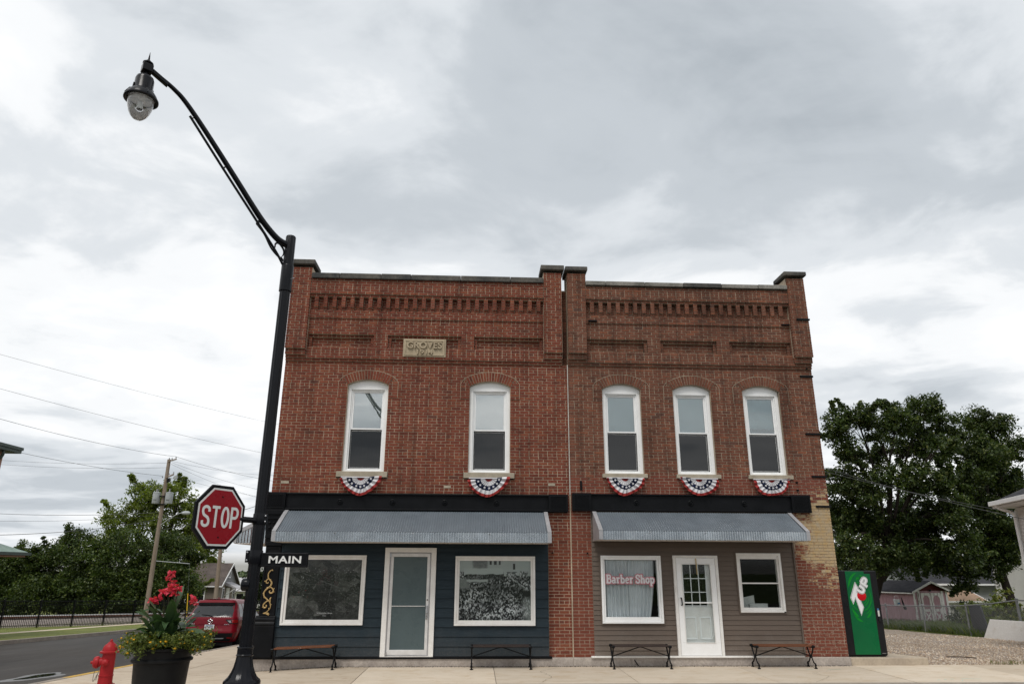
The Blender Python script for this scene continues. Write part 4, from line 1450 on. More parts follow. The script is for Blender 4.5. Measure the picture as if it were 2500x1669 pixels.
scr([(-4.375, 1.90), (-4.385, 1.921), (-4.42, 1.905), (-4.455, 1.86), (-4.462, 1.81), (-4.45, 1.75), (-4.405, 1.705), (-4.373, 1.657), (-4.385, 1.60), (-4.43, 1.56), (-4.49, 1.505), (-4.515, 1.447), (-4.50, 1.38), (-4.44, 1.33), (-4.38, 1.275), (-4.350, 1.20), (-4.365, 1.13), (-4.42, 1.075), (-4.475, 1.035)], (0.006, 0.017))
scr([(-4.415, 1.715), (-4.455, 1.735), (-4.49, 1.70), (-4.485, 1.66), (-4.455, 1.65), (-4.445, 1.68)], (0.006, 0.014))
scr([(-4.435, 1.565), (-4.37, 1.56), (-4.322, 1.505), (-4.345, 1.455), (-4.39, 1.455), (-4.405, 1.485), (-4.385, 1.50)], (0.006, 0.017))
scr([(-4.395, 1.30), (-4.45, 1.275), (-4.50, 1.215), (-4.485, 1.16), (-4.445, 1.165), (-4.435, 1.20), (-4.455, 1.215)], (0.006, 0.017))
scr([(-4.36, 1.27), (-4.372, 1.33), (-4.352, 1.37)], (0.004, 0.016))
for a in range(6):
    an = R(-60 + a * 36)
    scr([(-4.43, 1.035), (-4.43 + 0.045 * math.sin(an), 1.035 + 0.025 * math.cos(an)), (-4.43 + 0.075 * math.sin(an), 1.02 + 0.04 * math.cos(an))], (0.004, 0.014))
rs_ = random.Random(3)
for (a, b) in [(-4.40, 1.70), (-4.37, 1.64), (-4.44, 1.55), (-4.515, 1.46), (-4.49, 1.38), (-4.33, 1.53), (-4.33, 1.47), (-4.36, 1.24), (-4.35, 1.18), (-4.38, 1.12), (-4.50, 1.24), (-4.49, 1.17), (-4.45, 1.06), (-4.50, 1.69), (-4.42, 1.32)]:
    an = rs_.uniform(0, 6.28)
    scr([(a, b), (a + 0.02 * math.cos(an), b + 0.02 * math.sin(an)), (a + 0.034 * math.cos(an + 0.5), b + 0.034 * math.sin(an + 0.5))], (0.003, 0.010))
sc.build('gilt_scroll', M['gold'], pil, smooth=60)

# blue lap siding, board by board
MB().box(-4.25, 1.60, 0.012, 0.30, 0.20, 3.19).build('sheathing', M['dark_room'], left)
opn = [(-4.13, -2.388, 0.81, 2.23), (-1.985, -0.868, 0, 2.39), (-0.445, 1.306, 0.80, 2.222)]
EX = 0.1915


def lap_board(parent, x0, x1, z0, ex, mat, lap=0.012, out=0.030, name='siding_board'):
    mb = MB()
    mb.prism([(-out, z0), (0.010, z0), (0.010, z0 + ex + lap), (-0.006, z0 + ex + lap), (-out + 0.004, z0 + 0.012)], x0, x1, 'x')
    return mb.build(name, mat, parent)


def side_boards(parent, x0, x1, z0, z1, ex, opn, mat, out=0.03):
    z = z0
    rs = random.Random(5)
    while z < z1 - 0.03:
        zm = z + ex / 2
        cut = sorted((o_[0], o_[1]) for o_ in opn if o_[2] < zm < o_[3])
        xa = x0
        segs = []
        for c in cut:
            if c[0] > xa:
                segs.append((xa, c[0]))
            xa = max(xa, c[1])
        if xa < x1:
            segs.append((xa, x1))
        for a, b in segs:
            if b - a > 3.4:
                j = a + (b - a) * rs.uniform(0.35, 0.65)
                lap_board(parent, a, j - 0.001, z, ex, mat, out=out)
                lap_board(parent, j + 0.001, b, z, ex, mat, out=out - 0.001)
            elif b - a > 0.02:
                lap_board(parent, a, b, z, ex, mat, out=out)
        z += ex


def fill_strips(parent, opn, z0, ex, mat, out):
    for o_ in opn:
        zt = z0 + ex * math.ceil((o_[3] - z0) / ex)
        MB().box(o_[0], o_[1], -out, 0.011, o_[3] - 0.01, zt + 0.012).build('siding_board', mat, parent)
        if o_[2] > z0:
            zb_ = z0 + ex * math.floor((o_[2] - z0) / ex)
            MB().box(o_[0], o_[1], -out, 0.011, zb_, o_[2] + 0.01).build('siding_board', mat, parent)


side_boards(left, -4.235, 1.600, 0.20, 3.15, EX, opn, M['blue_siding'])
fill_strips(left, opn, 0.20, EX, M['blue_siding'], 0.018)
MB().box(-4.24, -4.215, -0.032, 0.01, 0.195, 3.19).build('corner_trim', M['blue_siding'], left)


def display_window(bld, x0, x1, z0, z1, mat_photo, mtrim):
    f = MB()
    f.frame(x0, x1, z0, z1, 0.045, -0.075, 0.012)
    f.frame(x0 + 0.045, x1 - 0.045, z0 + 0.045, z1 - 0.045, 0.05, -0.045, 0.012, wb=0.062)
    w_ = f.build('display_window', mtrim, bld, bevel=0.005)
    a, b, c, d = x0 + 0.092, x1 - 0.092, z0 + 0.104, z1 - 0.092
    MB().box(a, b, -0.006, 0.004, c, d).build('photograph', mat_photo, w_)
    MB().box(a + 0.001, b - 0.001, -0.030, -0.025, c + 0.001, d - 0.001).build('pane', M['shop_glass'], w_)
    return w_, a, b, c, d


dw, a, b, c, d = display_window(left, -4.125, -2.388, 0.810, 2.232, photo_mat('town', -4.033, -2.48, 0.914, 2.14), M['trim_old'])
place_text('Williamsville, Illinois', 'caption', M['letter_white'], dw, (-3.215, -0.0085, 1.045), 0.33, 0.032, 0.001, 0.004)
place_text('1933', 'caption', M['letter_white'], dw, (-3.215, -0.0085, 0.995), 0.075, 0.02, 0.001, 0.0)
dw, a, b, c, d = display_window(left, -0.445, 1.306, 0.800, 2.225, photo_mat('crowd', -0.353, 1.214, 0.904, 2.133), M['trim_old'])
place_text('Williamsville, Illinois', 'caption', M['letter_white'], dw, (0.44, -0.0085, 1.00), 0.27, 0.028, 0.001, 0.003)
# aluminium shop door
fr = MB()
fr.frame(-1.985, -0.868, 0.192, 2.395, 0.105, -0.085, 0.02, wb=0.012, wt=0.095)
dr = fr.build('door', M['trim_old'], left, bevel=0.005)
MB().frame(-1.878, -0.975, 0.207, 2.298, 0.020, -0.068, 0.01).build('door_jamb', M['galv_trim'], dr, bevel=0.003)
MB().frame(-1.855, -0.998, 0.228, 2.276, 0.062, -0.060, -0.015, wb=0.10, wt=0.07).build('door_leaf', M['alu'], dr, bevel=0.005)
MB().box(-1.795, -1.058, -0.040, -0.028, 0.325, 2.208).build('frosted_pane', M['frost'], dr)
MB().box(-1.80, -1.08, -0.060, -0.041, 1.185, 1.20).build('push_bar', M['alu'], dr)
MB().box(-1.873, -1.845, -0.10, -0.06, 2.20, 2.27).build('hinge', M['steel'], dr)
MB().box(-1.873, -1.845, -0.10, -0.06, 0.23, 0.29).build('hinge', M['steel'], dr)
hd = MB()
hd.tube([(-1.032, -0.06, 1.19), (-1.032, -0.10, 1.20), (-1.032, -0.105, 1.06), (-1.032, -0.10, 0.93), (-1.032, -0.06, 0.935)], 0.011, 8)
hd.box(-1.058, -1.008, -0.066, -0.058, 0.93, 1.20)
hd.build('handle', M['steel'], dr)
MB().lathe([(0.014, 0), (0.014, 0.012), (0, 0.013)], (-1.03, -0.06, 1.32), 10, 'y', caps=False).build('lock', M['iron'], dr)
# footing ledge and black kick board
fl = MB().box(LX0 - 0.03, XS - 0.002, -0.05, 0.012, -0.45, Z0)
fl.build('footing', M['plinth'], left, bevel=0.012)
MB().box(LX0 - 0.05, 1.66, -0.075, 0.012, 0.150, 0.196).build('kick_board', M['black'], left, bevel=0.006)

# ---------------- right building
right = thing('brick_building', 'brown-red brick two-storey building with taupe barber shop front and cream-painted corner pier', 'building', (XS + 0.02, 0, Z0))
RX0, RX1 = XS + 0.02, 8.155
WR = [(3.408, 0.92), (5.115, 0.915), (6.813, 0.90)]
geoR = [arch_cut(c, w, 6.07, 0.135, ARCH_TH) for c, w in WR]
holesR = [(c - w / 2, c + w / 2, 4.065, 6.07) for c, w in WR]
SR = [(2.878, 3.940), (4.610, 5.665), (6.310, 7.375)]
holesR += [(a, b, 3.965, 4.066) for a, b in SR]
holesR += [(2.585, 7.182, 0, 3.215), (2.16, 7.66, 3.215, 3.60), (2.60, 7.69, 8.66, 9.3)]
rectR = []
for c, w in WR:
    rectR += [(c - 0.68, c - w / 2, 5.84, 6.20, -0.015), (c + w / 2, c + 0.68, 5.84, 6.20, -0.015), (c - 0.60, c + 0.60, 6.20, 6.29, -0.015)]
    rectR += [(c - 0.68, c - w / 2, 5.75, 5.84, -0.008), (c + w / 2, c + 0.68, 5.75, 5.84, -0.008)]
rectR = rectR + parapet_rects(RX0, RX1, (RX0, 2.59), (7.70, RX1), [(2.62, 4.09), (4.425, 5.81), (6.14, 7.67)])
bk, bd = lay_bricks(RX0, RX1, 9.03, rectR, holesR, [g[0] for g in geoR], 21)
build_masonry(right, bk, bd, M['brick_r'], M['mortar_r'], 22)
for (c, w), g in zip(WR, geoR):
    arch_bricks(right, c, g, M['brick_r'], M['mortar_r'])
    hood_joint(right, c, g, 0.68, 5.84, M['mortar_r'])
side_walls(right, RX0, RX1, 9.0, M['brick_r'], 1)
MB().box(XS + 0.001, RX0 - 0.001, -0.004, 0.28, 3.57, 6.66).build('joint_seam', M['seam'], right)
MB().box(XS - 0.004, RX0 + 0.004, 0.006, 0.28, 0.17, 3.569).build('pier_joint', M['mortar_l'], right)
coping_run(right, [2.593, 3.10, 4.08, 5.05, 6.02, 6.95, 7.698], 8.665, 8.775, ['coping2', 'coping2', 'coping2', 'coping', 'coping2'])
cap_stone(right, 2.085, 2.645, 9.035, 9.145)
cap_stone(right, 7.64, 8.215, 9.035, 9.145)
rear_pier(right, RX0, 2.59, 6.6, 9.03, M['brick_r'])
rear_pier(right, 7.70, RX1, 6.6, 9.03, M['brick_r'])
for i, ((c, w), sl) in enumerate(zip(WR, SR)):
    upper_window(right, c, w, 4.065, 6.07, 0.135, (sl[0] + 0.004, sl[1] - 0.004, 3.968, 4.063), blind_to=(1.0, 1.0, 0.84)[i], lamp=(i == 1), drape=(i == 0), glass='glass_tint')
beam(right, 2.16, 7.66, 3.215, 3.60, [(2.162, 2.588), (7.23, 7.672)], (3.633, 4.889, 6.137))
# iron wall anchors and leftover sign brackets
for (x0, x1, z) in ((7.84, 8.17, 7.87), (7.84, 8.165, 6.465), (7.80, 8.17, 5.045), (7.82, 8.18, 4.04), (7.83, 8.185, 3.357)):
    yb = -0.20 if z > 6.9 else 0.0
    MB().box(x0, x1, yb - 0.03, yb + 0.02, z - 0.024, z + 0.024).build('wall_anchor', M['iron'], right, bevel=0.006)
MB().box(2.645, 2.86, -0.15, -0.09, 7.735, 7.775).build('wall_anchor', M['iron'], right, bevel=0.006)
MB().box(7.48, 7.685, -0.15, -0.09, 7.74, 7.77).build('wall_anchor', M['iron'], right, bevel=0.006)
MB().box(2.355, 2.40, -0.04, 0.02, 3.68, 3.89).build('sign_bracket', M['iron'], right, bevel=0.006)
for p in ((7.44, 3.90), (7.44, 3.72), (8.02, 6.66)):
    MB().lathe([(0.025, 0), (0.022, 0.05), (0, 0.055)], (p[0], 0.0, p[1]), 8, 'y', caps=False).build('wall_stud', M['iron'], right)
for p in ((1.70, 2.30), (2.48, 2.30)):
    MB().lathe([(0.018, 0), (0.018, 0.06), (0, 0.062)], (p[0], 0.0, p[1]), 8, 'y', caps=False).build('wall_stud', M['iron'], left if p[0] < 2 else right)
# taupe vinyl siding
op2 = [(2.767, 4.112, 0.846, 2.252), (4.387, 5.40, 0, 2.262), (5.834, 6.846, 1.07, 2.317)]
side_boards(right, 2.585, 7.180, 0.205, 3.20, 0.1017, op2, M['taupe_siding'], out=0.022)
fill_strips(right, op2, 0.205, 0.1017, M['taupe_siding'], 0.012)
sw = MB()
boxes_around(sw, 2.586, 7.181, 0.17, 3.215, op2, 0.012, 0.10)
sw.build('sheathing', M['dark_room'], right)
MB().box(7.150, 7.185, -0.05, 0.01, 0.20, 3.2).build('corner_trim', M['taupe_siding'], right, bevel=0.004)
for (x0, x1, z0, z1) in ((2.767, 4.112, 0.846, 2.252), (5.834, 6.846, 1.07, 2.317)):
    MB().frame(x0 - 0.03, x1 + 0.03, z0 - 0.03, z1 + 0.03, 0.029, -0.034, 0.005).build('window_surround', M['taupe_siding'], right)
# barber shop display window with curtain and lettering
f = MB()
f.frame(2.767, 4.112, 0.846, 2.252, 0.042, -0.07, 0.10)
f.frame(2.809, 4.070, 0.888, 2.210, 0.045, -0.04, 0.08, wb=0.085)
bw = f.build('display_window', M['trim'], right, bevel=0.005)
MB().box(2.85, 4.03, -0.012, -0.007, 0.97, 2.168).build('pane', M['shop_glass'], bw)


def curt(xa, xb, n, ph, ya, flare=0.0):
    def fn(u, v):
        x = xa + (xb - xa) * u + flare * (1 - v) * (1 - v) * u
        return (x, ya + 0.022 * math.sin(u * n * 6.28 + ph + 0.6 * math.sin(v * 3)) * (0.6 + 0.4 * (1 - v)) + 0.01 * math.sin(u * 37 + v * 2), 0.96 + 1.19 * v)
    MB().grid(fn, 70, 10).build('curtain', M['curtain'], bw, smooth=80)


curt(2.86, 3.39, 6, 0.3, 0.10)
curt(3.375, 3.99, 7, 1.3, 0.115, -0.12)
MB().tube([(2.82, 0.11, 2.165), (4.05, 0.11, 2.165)], 0.012, 8).build('curtain_rod', M['alu'], bw)
def ell(cx, cz, rx, rz, a0=0, a1=360, n=20):
    return [(cx + rx * math.cos(R(a0 + (a1 - a0) * i / n)), cz + rz * math.sin(R(a0 + (a1 - a0) * i / n))) for i in range(n + 1)]


SLAB = {   # heavy slab-serif strokes: (points, relative width)
    'B': (0.80, [([(0.17, 0.0), (0.17, 1.0)], 1), ([(0.17, 0.93), (0.46, 0.93)] + ell(0.46, 0.74, 0.15, 0.19, 90, -90, 10) + [(0.17, 0.55)], 0.8), ([(0.17, 0.53), (0.48, 0.53)] + ell(0.48, 0.30, 0.19, 0.23, 90, -90, 10) + [(0.17, 0.07)], 0.85), ([(0.0, 0.07), (0.3, 0.07)], 0.7), ([(0.0, 0.93), (0.3, 0.93)], 0.7)]),
    'a': (0.70, [([(0.10, 0.56)] + ell(0.30, 0.46, 0.19, 0.17, 140, 0, 10) + [(0.49, 0.0)], 0.9), (ell(0.28, 0.20, 0.17, 0.15), 0.75), ([(0.45, 0.07), (0.66, 0.07)], 0.7)]),
    'r': (0.62, [([(0.20, 0.0), (0.20, 0.68)], 1), ([(0.20, 0.40), (0.30, 0.56), (0.42, 0.60), (0.54, 0.54)], 0.95), ([(0.02, 0.07), (0.40, 0.07)], 0.7), ([(0.02, 0.62), (0.2, 0.62)], 0.65)]),
    'b': (0.72, [([(0.17, 0.0), (0.17, 1.0)], 1), (ell(0.38, 0.32, 0.20, 0.26), 0.85), ([(0.0, 0.93), (0.17, 0.93)], 0.7)]),
    'e': (0.66, [([(0.14, 0.36), (0.55, 0.36)], 0.6), (ell(0.33, 0.33, 0.21, 0.27, 8, 318, 20), 0.85)]),
    'S': (0.76, [([(0.62, 0.66), (0.60, 0.88), (0.38, 0.94), (0.16, 0.86), (0.13, 0.70), (0.24, 0.58), (0.50, 0.47), (0.63, 0.32), (0.58, 0.12), (0.36, 0.06), (0.15, 0.12), (0.11, 0.32)], 0.95), ([(0.62, 0.68), (0.64, 0.97)], 0.6), ([(0.10, 0.30), (0.08, 0.03)], 0.6)]),
    'h': (0.78, [([(0.19, 0.0), (0.19, 1.0)], 1), ([(0.19, 0.38), (0.30, 0.56), (0.45, 0.59), (0.56, 0.50), (0.58, 0.36), (0.58, 0.0)], 0.95), ([(0.03, 0.07), (0.35, 0.07)], 0.7), ([(0.44, 0.07), (0.74, 0.07)], 0.7), ([(0.03, 0.93), (0.19, 0.93)], 0.7)]),
    'o': (0.70, [(ell(0.34, 0.33, 0.22, 0.26), 0.95)]),
    'p': (0.74, [([(0.19, -0.30), (0.19, 0.66)], 1), (ell(0.40, 0.33, 0.20, 0.26), 0.85), ([(0.02, 0.60), (0.19, 0.60)], 0.7), ([(0.04, -0.25), (0.38, -0.25)], 0.7)]),
}


def slab_word(word, x0, zb, h, width, parent):
    tot = sum(SLAB[c][0] for c in word)
    sx = width / tot
    x = x0
    for c in word:
        adv, sts = SLAB[c]
        for nm, mat, extra, y in (('letter_edge', M['letter_pink'], 0.038, -0.0135), ('letter', M['letter_white'], 0.0, -0.0175)):
            mb = MB()
            for si, (pts, rw) in enumerate(sts):
                P = [(x + p[0] * sx, zb + p[1] * h) for p in pts]
                if extra:
                    a_, b_ = Vector(P[0]), Vector(P[-1])
                    if (a_ - b_).length > 0.01:
                        P[0] = tuple(a_ + (a_ - Vector(P[1])).normalized() * extra * 0.5)
                        P[-1] = tuple(b_ + (b_ - Vector(P[-2])).normalized() * extra * 0.5)
                mb.ribbon(P, 0.040 * rw + extra, y - 0.0004 * si, 0.0012)
            mb.build(nm, mat, parent)
        x += adv * sx


slab_word('Barber', 2.885, 1.668, 0.185, 0.605, bw)
slab_word('Shop', 3.535, 1.668, 0.185, 0.425, bw)
# barber shop door: white storm door in front of a nine-light door
f = MB()
f.frame(4.387, 5.400, 0.192, 2.262, 0.062, -0.065, 0.06, wb=0.012, wt=0.048)
bd_ = f.build('door', M['trim_old'], right, bevel=0.005)
MB().frame(4.455, 5.333, 0.208, 2.21, 0.115, -0.055, -0.015, wb=0.25, wt=0.13).build('storm_door_frame', M['trim'], bd_, bevel=0.006)
MB().box(4.565, 5.222, -0.050, -0.020, 1.258, 1.286).build('storm_door_rail', M['trim'], bd_, bevel=0.003)
MB().frame(4.563, 5.224, 0.45, 2.088, 0.016, -0.064, -0.050).build('storm_glazing_bead', M['trim_old'], bd_)
MB().box(4.571, 5.216, -0.036, -0.032, 0.459, 1.257).build('pane', M['shop_glass'], bd_)
MB().box(4.571, 5.216, -0.042, -0.038, 1.287, 2.079).build('pane', M['shop_glass'], bd_)
inn = MB()
boxes_around(inn, 4.455, 5.333, 0.205, 2.21, [(4.60, 5.135, 1.19, 2.09)], 0.02, 0.06)
inn = inn.build('inner_door', M['trim_old'], bd_)
for xm in (4.60, 4.775, 4.952, 5.117):
    MB().box(xm, xm + 0.018, 0.022, 0.05, 1.19, 2.09).build('muntin', M['trim'], inn)
for zm in (1.195, 1.478, 1.765, 2.07):
    MB().box(4.60, 5.135, 0.020, 0.052, zm, zm + 0.018).build('muntin', M['trim'], inn)
MB().box(4.605, 5.13, 0.034, 0.038, 1.2, 2.08).build('pane', M['glass_dim'], inn)
for xa, xb in ((4.585, 4.845), (4.915, 5.175)):
    for za, zb in ((0.52, 0.98),):
        MB().frame(xa, xb, za, zb, 0.03, 0.006, 0.022).build('door_panel_moulding', M['trim'], inn, bevel=0.004)
h = MB()
h.tube([(4.525, -0.055, 1.22), (4.525, -0.10, 1.235), (4.522, -0.105, 1.27), (4.518, -0.105, 1.33), (4.515, -0.10, 1.365), (4.515, -0.055, 1.37)], 0.014, 8)
h.build('handle', M['iron'], bd_)
MB().tube([(4.90, -0.07, 2.20), (4.905, -0.085, 1.99), (4.908, -0.085, 1.855)], 0.011, 8).build('door_closer', M['brass'], bd_)
# small double-hung window
f = MB()
f.frame(5.834, 6.846, 1.07, 2.317, 0.05, -0.055, 0.10)
f.frame(5.884, 6.796, 1.12, 2.267, 0.04, -0.02, 0.09, wb=0.05, wt=0.075)
sw_ = f.build('sash_window', M['trim_old'], right, bevel=0.005)
MB().box(5.924, 6.756, -0.012, 0.04, 1.665, 1.692).build('meeting_rail', M['trim_old'], sw_)
MB().box(5.925, 6.755, 0.018, 0.022, 1.171, 1.664).build('pane', M['shop_glass'], sw_)
MB().box(5.925, 6.755, 0.006, 0.010, 1.693, 2.191).build('pane', M['shop_glass'], sw_)
MB().box(5.90, 6.80, 0.11, 0.50, 1.07, 1.15).build('inner_sill', M['dark_room'], sw_)
pp = MB()
pp.hexa([(5.96, 0.22, 1.15), (6.24, 0.16, 1.15), (6.26, 0.20, 1.15), (5.98, 0.26, 1.15), (5.97, 0.26, 1.36), (6.25, 0.22, 1.42), (6.26, 0.24, 1.42), (5.98, 0.28, 1.36)])
pp.build('paper', M['paper'], sw_)
MB().box(6.11, 6.52, 0.14, 0.3, 1.15, 1.245).build('paper_stack', M['paper'], sw_)
MB().box(6.80, 6.84, -0.06, -0.05, 1.07, 1.09).build('latch', M['iron'], sw_)
# footing and white sill strip
fl = MB().box(XS - 0.0015, RX1 + 0.015, -0.05, 0.012, -0.3, Z0)
fl.build('footing', M['plinth'], right, bevel=0.012)
MB().box(2.50, 7.14, -0.085, 0.012, 0.165, 0.200).build('sill_strip', M['trim_old'], right, bevel=0.005)
ck = MB().tube([(3.425, -0.055, 0.13), (3.445, -0.06, 0.09), (3.48, -0.075, 0.04), (3.50, -0.09, 0.01)], 0.011, 6)
tag(ck.build('loose_cable', M['iron']), 'short black cable end poking from the footing under a barber shop bench', 'cable')

# ------------------------------------------------------------------ awnings
def awning(label, x0, x1, zt, zf, zb, y_front, pitch=0.052):
    """corrugated awning along x: top edge at zt on the wall, eave at zf, valance down to zb"""
    aw = thing('metal_awning', label, 'awning', (x0, 0, zb))
    yT = -0.10
    tw = 0.085
    n = int((x1 - x0 - 2 * tw) / pitch * 8)

    def wave(x):
        return 0.0105 * math.cos((x - x0) / pitch * 2 * math.pi)

    def top(u, v):
        x = x0 + tw + (x1 - x0 - 2 * tw) * u
        y = yT + (y_front - yT) * v
        z = zt + (zf - zt) * v + wave(x) * 0.5
        return (x, y, z)
    MB().grid(top, n, 1).build('corrugated_top', M['galv_top'], aw, smooth=60)

    def val(u, v):
        x = x0 + tw + (x1 - x0 - 2 * tw) * u
        return (x, y_front - 0.014 + wave(x) * 1.7, zf - 0.004 + (zb - zf) * v)
    MB().grid(val, n, 1).build('valance', M['galv'], aw, smooth=60)
    for e, xa in enumerate((x0, x1 - tw)):
        t = MB()
        t.hexa([(xa, y_front - 0.018, zf + 0.004), (xa + tw, y_front - 0.018, zf + 0.004), (xa + tw, yT, zt + 0.006), (xa, yT, zt + 0.006),
                (xa, y_front - 0.018, zf + 0.016), (xa + tw, y_front - 0.018, zf + 0.016), (xa + tw, yT, zt + 0.018), (xa, yT, zt + 0.018)])
        t.build('edge_flashing', M['galv_trim'], aw)
        MB().box(xa, xa + tw, y_front - 0.022, y_front + 0.004, zb, zf + 0.002).build('corner_flashing', M['galv_trim'], aw)
        xe = x0 + 0.002 if e == 0 else x1 - 0.006
        t = MB()
        t.prism([(y_front + 0.004, zb), (yT, zb), (yT, zt), (y_front + 0.004, zf)], xe, xe + 0.004, 'x')
        t.build('end_panel', M['galv_trim'], aw)
    MB().box(x0 + 0.01, x1 - 0.01, y_front + 0.005, -0.035, zb - 0.006, zb + 0.012).build('soffit', M['soffit'], aw)
    for i in range(7):
        x = x0 + 0.5 + (x1 - x0 - 1.0) * i / 6
        MB().lathe([(0.012, 0), (0.008, 0.006), (0, 0.008)], (x, y_front - 0.019, zf - 0.03), 6, 'y', caps=False).build('screw', M['steel'], aw)
    return aw


awning('galvanised corrugated awning over the slate blue storefront', -4.245, 1.590, 3.165, 2.69, 2.49, -0.92)
awning('galvanised corrugated awning over the taupe barber shop front', 2.605, 7.185, 3.185, 2.745, 2.565, -0.90)
# the awning on the side-street wall, seen from its end
sa = thing('metal_awning', 'corrugated awning on the side-street wall, seen end-on behind the lamp post', 'awning', (-4.62, 0.8, 2.5))
xw, xo, y0_, y1_ = -4.63, -5.55, 0.80, 6.4


def end_f(u, v):
    x = xw + (xo - xw) * u
    zt_ = 3.16 + (2.68 - 3.16) * u
    return (x, y0_ + 0.010 * math.cos(u * 0.92 / 0.068 * 6.283), 2.50 + (zt_ - 2.50) * v)


MB().grid(end_f, 110, 1).build('end_panel', M['galv'], sa, smooth=60)
t = MB()
t.hexa([(xo - 0.02, y0_ - 0.02, 2.66), (xw, y0_ - 0.02, 3.14), (xw, y0_ + 0.07, 3.14), (xo - 0.02, y0_ + 0.07, 2.66),
        (xo - 0.02, y0_ - 0.02, 2.75), (xw, y0_ - 0.02, 3.24), (xw, y0_ + 0.07, 3.24), (xo - 0.02, y0_ + 0.07, 2.75)])
t.build('edge_flashing', M['galv_trim'], sa)
MB().box(xo - 0.022, xo + 0.05, y0_ - 0.022, y0_ + 0.06, 2.50, 2.67).build('corner_flashing', M['galv_trim'], sa)
MB().grid(lambda u, v: (xw + (xo - xw) * v, y0_ + 0.07 + (y1_ - y0_) * u, 3.18 + (2.70 - 3.18) * v + 0.009 * math.cos(u * 5.6 / 0.068 * 6.283)), 400, 1).build('corrugated_top', M['galv_top'], sa, smooth=60)
MB().grid(lambda u, v: (xo - 0.01 + 0.009 * math.cos(u * 5.6 / 0.068 * 6.283), y0_ + 0.06 + (y1_ - y0_) * u, 2.50 + 0.19 * v), 400, 1).build('valance', M['galv'], sa, smooth=60)
MB().box(xo, xw, y0_, y1_, 2.485, 2.50).build('soffit', M['soffit'], sa)

# ------------------------------------------------------------------ buntings
def star(cx, cz, r, y, rot):
    P = []
    for i in range(10):
        a = rot + math.pi / 2 + i * math.pi / 5
        rr = r if i % 2 == 0 else r * 0.42
        P.append((cx + rr * math.cos(a), cz + rr * math.sin(a)))
    return P


def bunting(label, xc, ztop, w, h, seed):
    rs = random.Random(seed)
    b = thing('fan_bunting', label, 'bunting', (xc, -0.06, ztop), 0, 'fan buntings under the upstairs sills')
    pl = 11
    na, nr = 152, 15
    ph = rs.uniform(0, 6.28)
    sag = rs.uniform(-0.09, 0.09)
    k1, k2, k3 = rs.uniform(0.02, 0.07), rs.uniform(2, 4), rs.uniform(0, 6.28)

    def P(u, v):
        a = math.pi * (1 + u)
        amp = 0.020 * (0.3 + v) * (1 + 0.3 * math.sin(u * 9 + ph))
        y = -0.035 - 0.03 * v + amp * math.cos(u * pl * 2 * math.pi + 1.8 * math.sin(u * 4 + ph) + v * 0.8)
        x = math.copysign(abs(math.cos(a)) ** 1.18, math.cos(a)) * w / 2 * v * (1 - 0.05 * k1 * 10 * math.sin(math.pi * u)) + 0.02 * math.sin(v * 5 + u * 9 + ph) * v
        drop = 0.025 * math.sin(math.pi * u) * v
        z = math.sin(a) * h * v * (0.97 + k1 * math.sin(u * k2 * math.pi + k3) * v) - drop * 0.4 + sag * v * math.cos(a) * 0.5
        return (x, y, z)
    bands = [(0.0, 0.19, 0), (0.19, 0.42, 1), (0.42, 0.66, 2), (0.66, 0.86, 1), (0.86, 1.0, 0)]
    mb = MB()
    for v0, v1, mi in bands:
        mb.grid(lambda u, v: P(u, v0 + (v1 - v0) * v), na, 4, mi)
    # weld shared band edges so that the fan is one cloth
    o = mb.build('cloth', [M['red_cloth'], M['white_cloth'], M['blue_cloth']], b, smooth=80, local=True)
    bm = bmesh.new()
    bm.from_mesh(o.data)
    bmesh.ops.remove_doubles(bm, verts=bm.verts, dist=0.0004)
    bm.to_mesh(o.data)
    bm.free()
    for i in range(7):
        u = 0.08 + 0.84 * i / 6
        x, y, z = P(u, 0.54)
        s_ = MB().prism(star(x, z, 0.034, 0, rs.uniform(-0.3, 0.3)), y - 0.034, y - 0.030)
        s_.build('star', M['white_cloth'], b, local=True)
    MB().box(-w / 2 + 0.01, w / 2 - 0.01, -0.06, -0.02, -0.012, 0.012).build('header_tape', M['white_cloth'], b, local=True)
    return b


bunting('star-spangled fan bunting under the left window of the blue-fronted building', -2.625, 3.915, 0.91, 0.40, 1)
bunting('star-spangled fan bunting under the right window of the blue-fronted building', 0.262, 3.92, 0.93, 0.42, 2)
bunting('star-spangled fan bunting under the left of three windows above the barber shop', 3.39, 3.955, 0.88, 0.40, 3)
bunting('star-spangled fan bunting under the middle window above the barber shop', 5.105, 3.955, 0.90, 0.40, 4)
bunting('star-spangled fan bunting under the window nearest the iron-tied corner', 6.815, 3.955, 0.88, 0.39, 5)

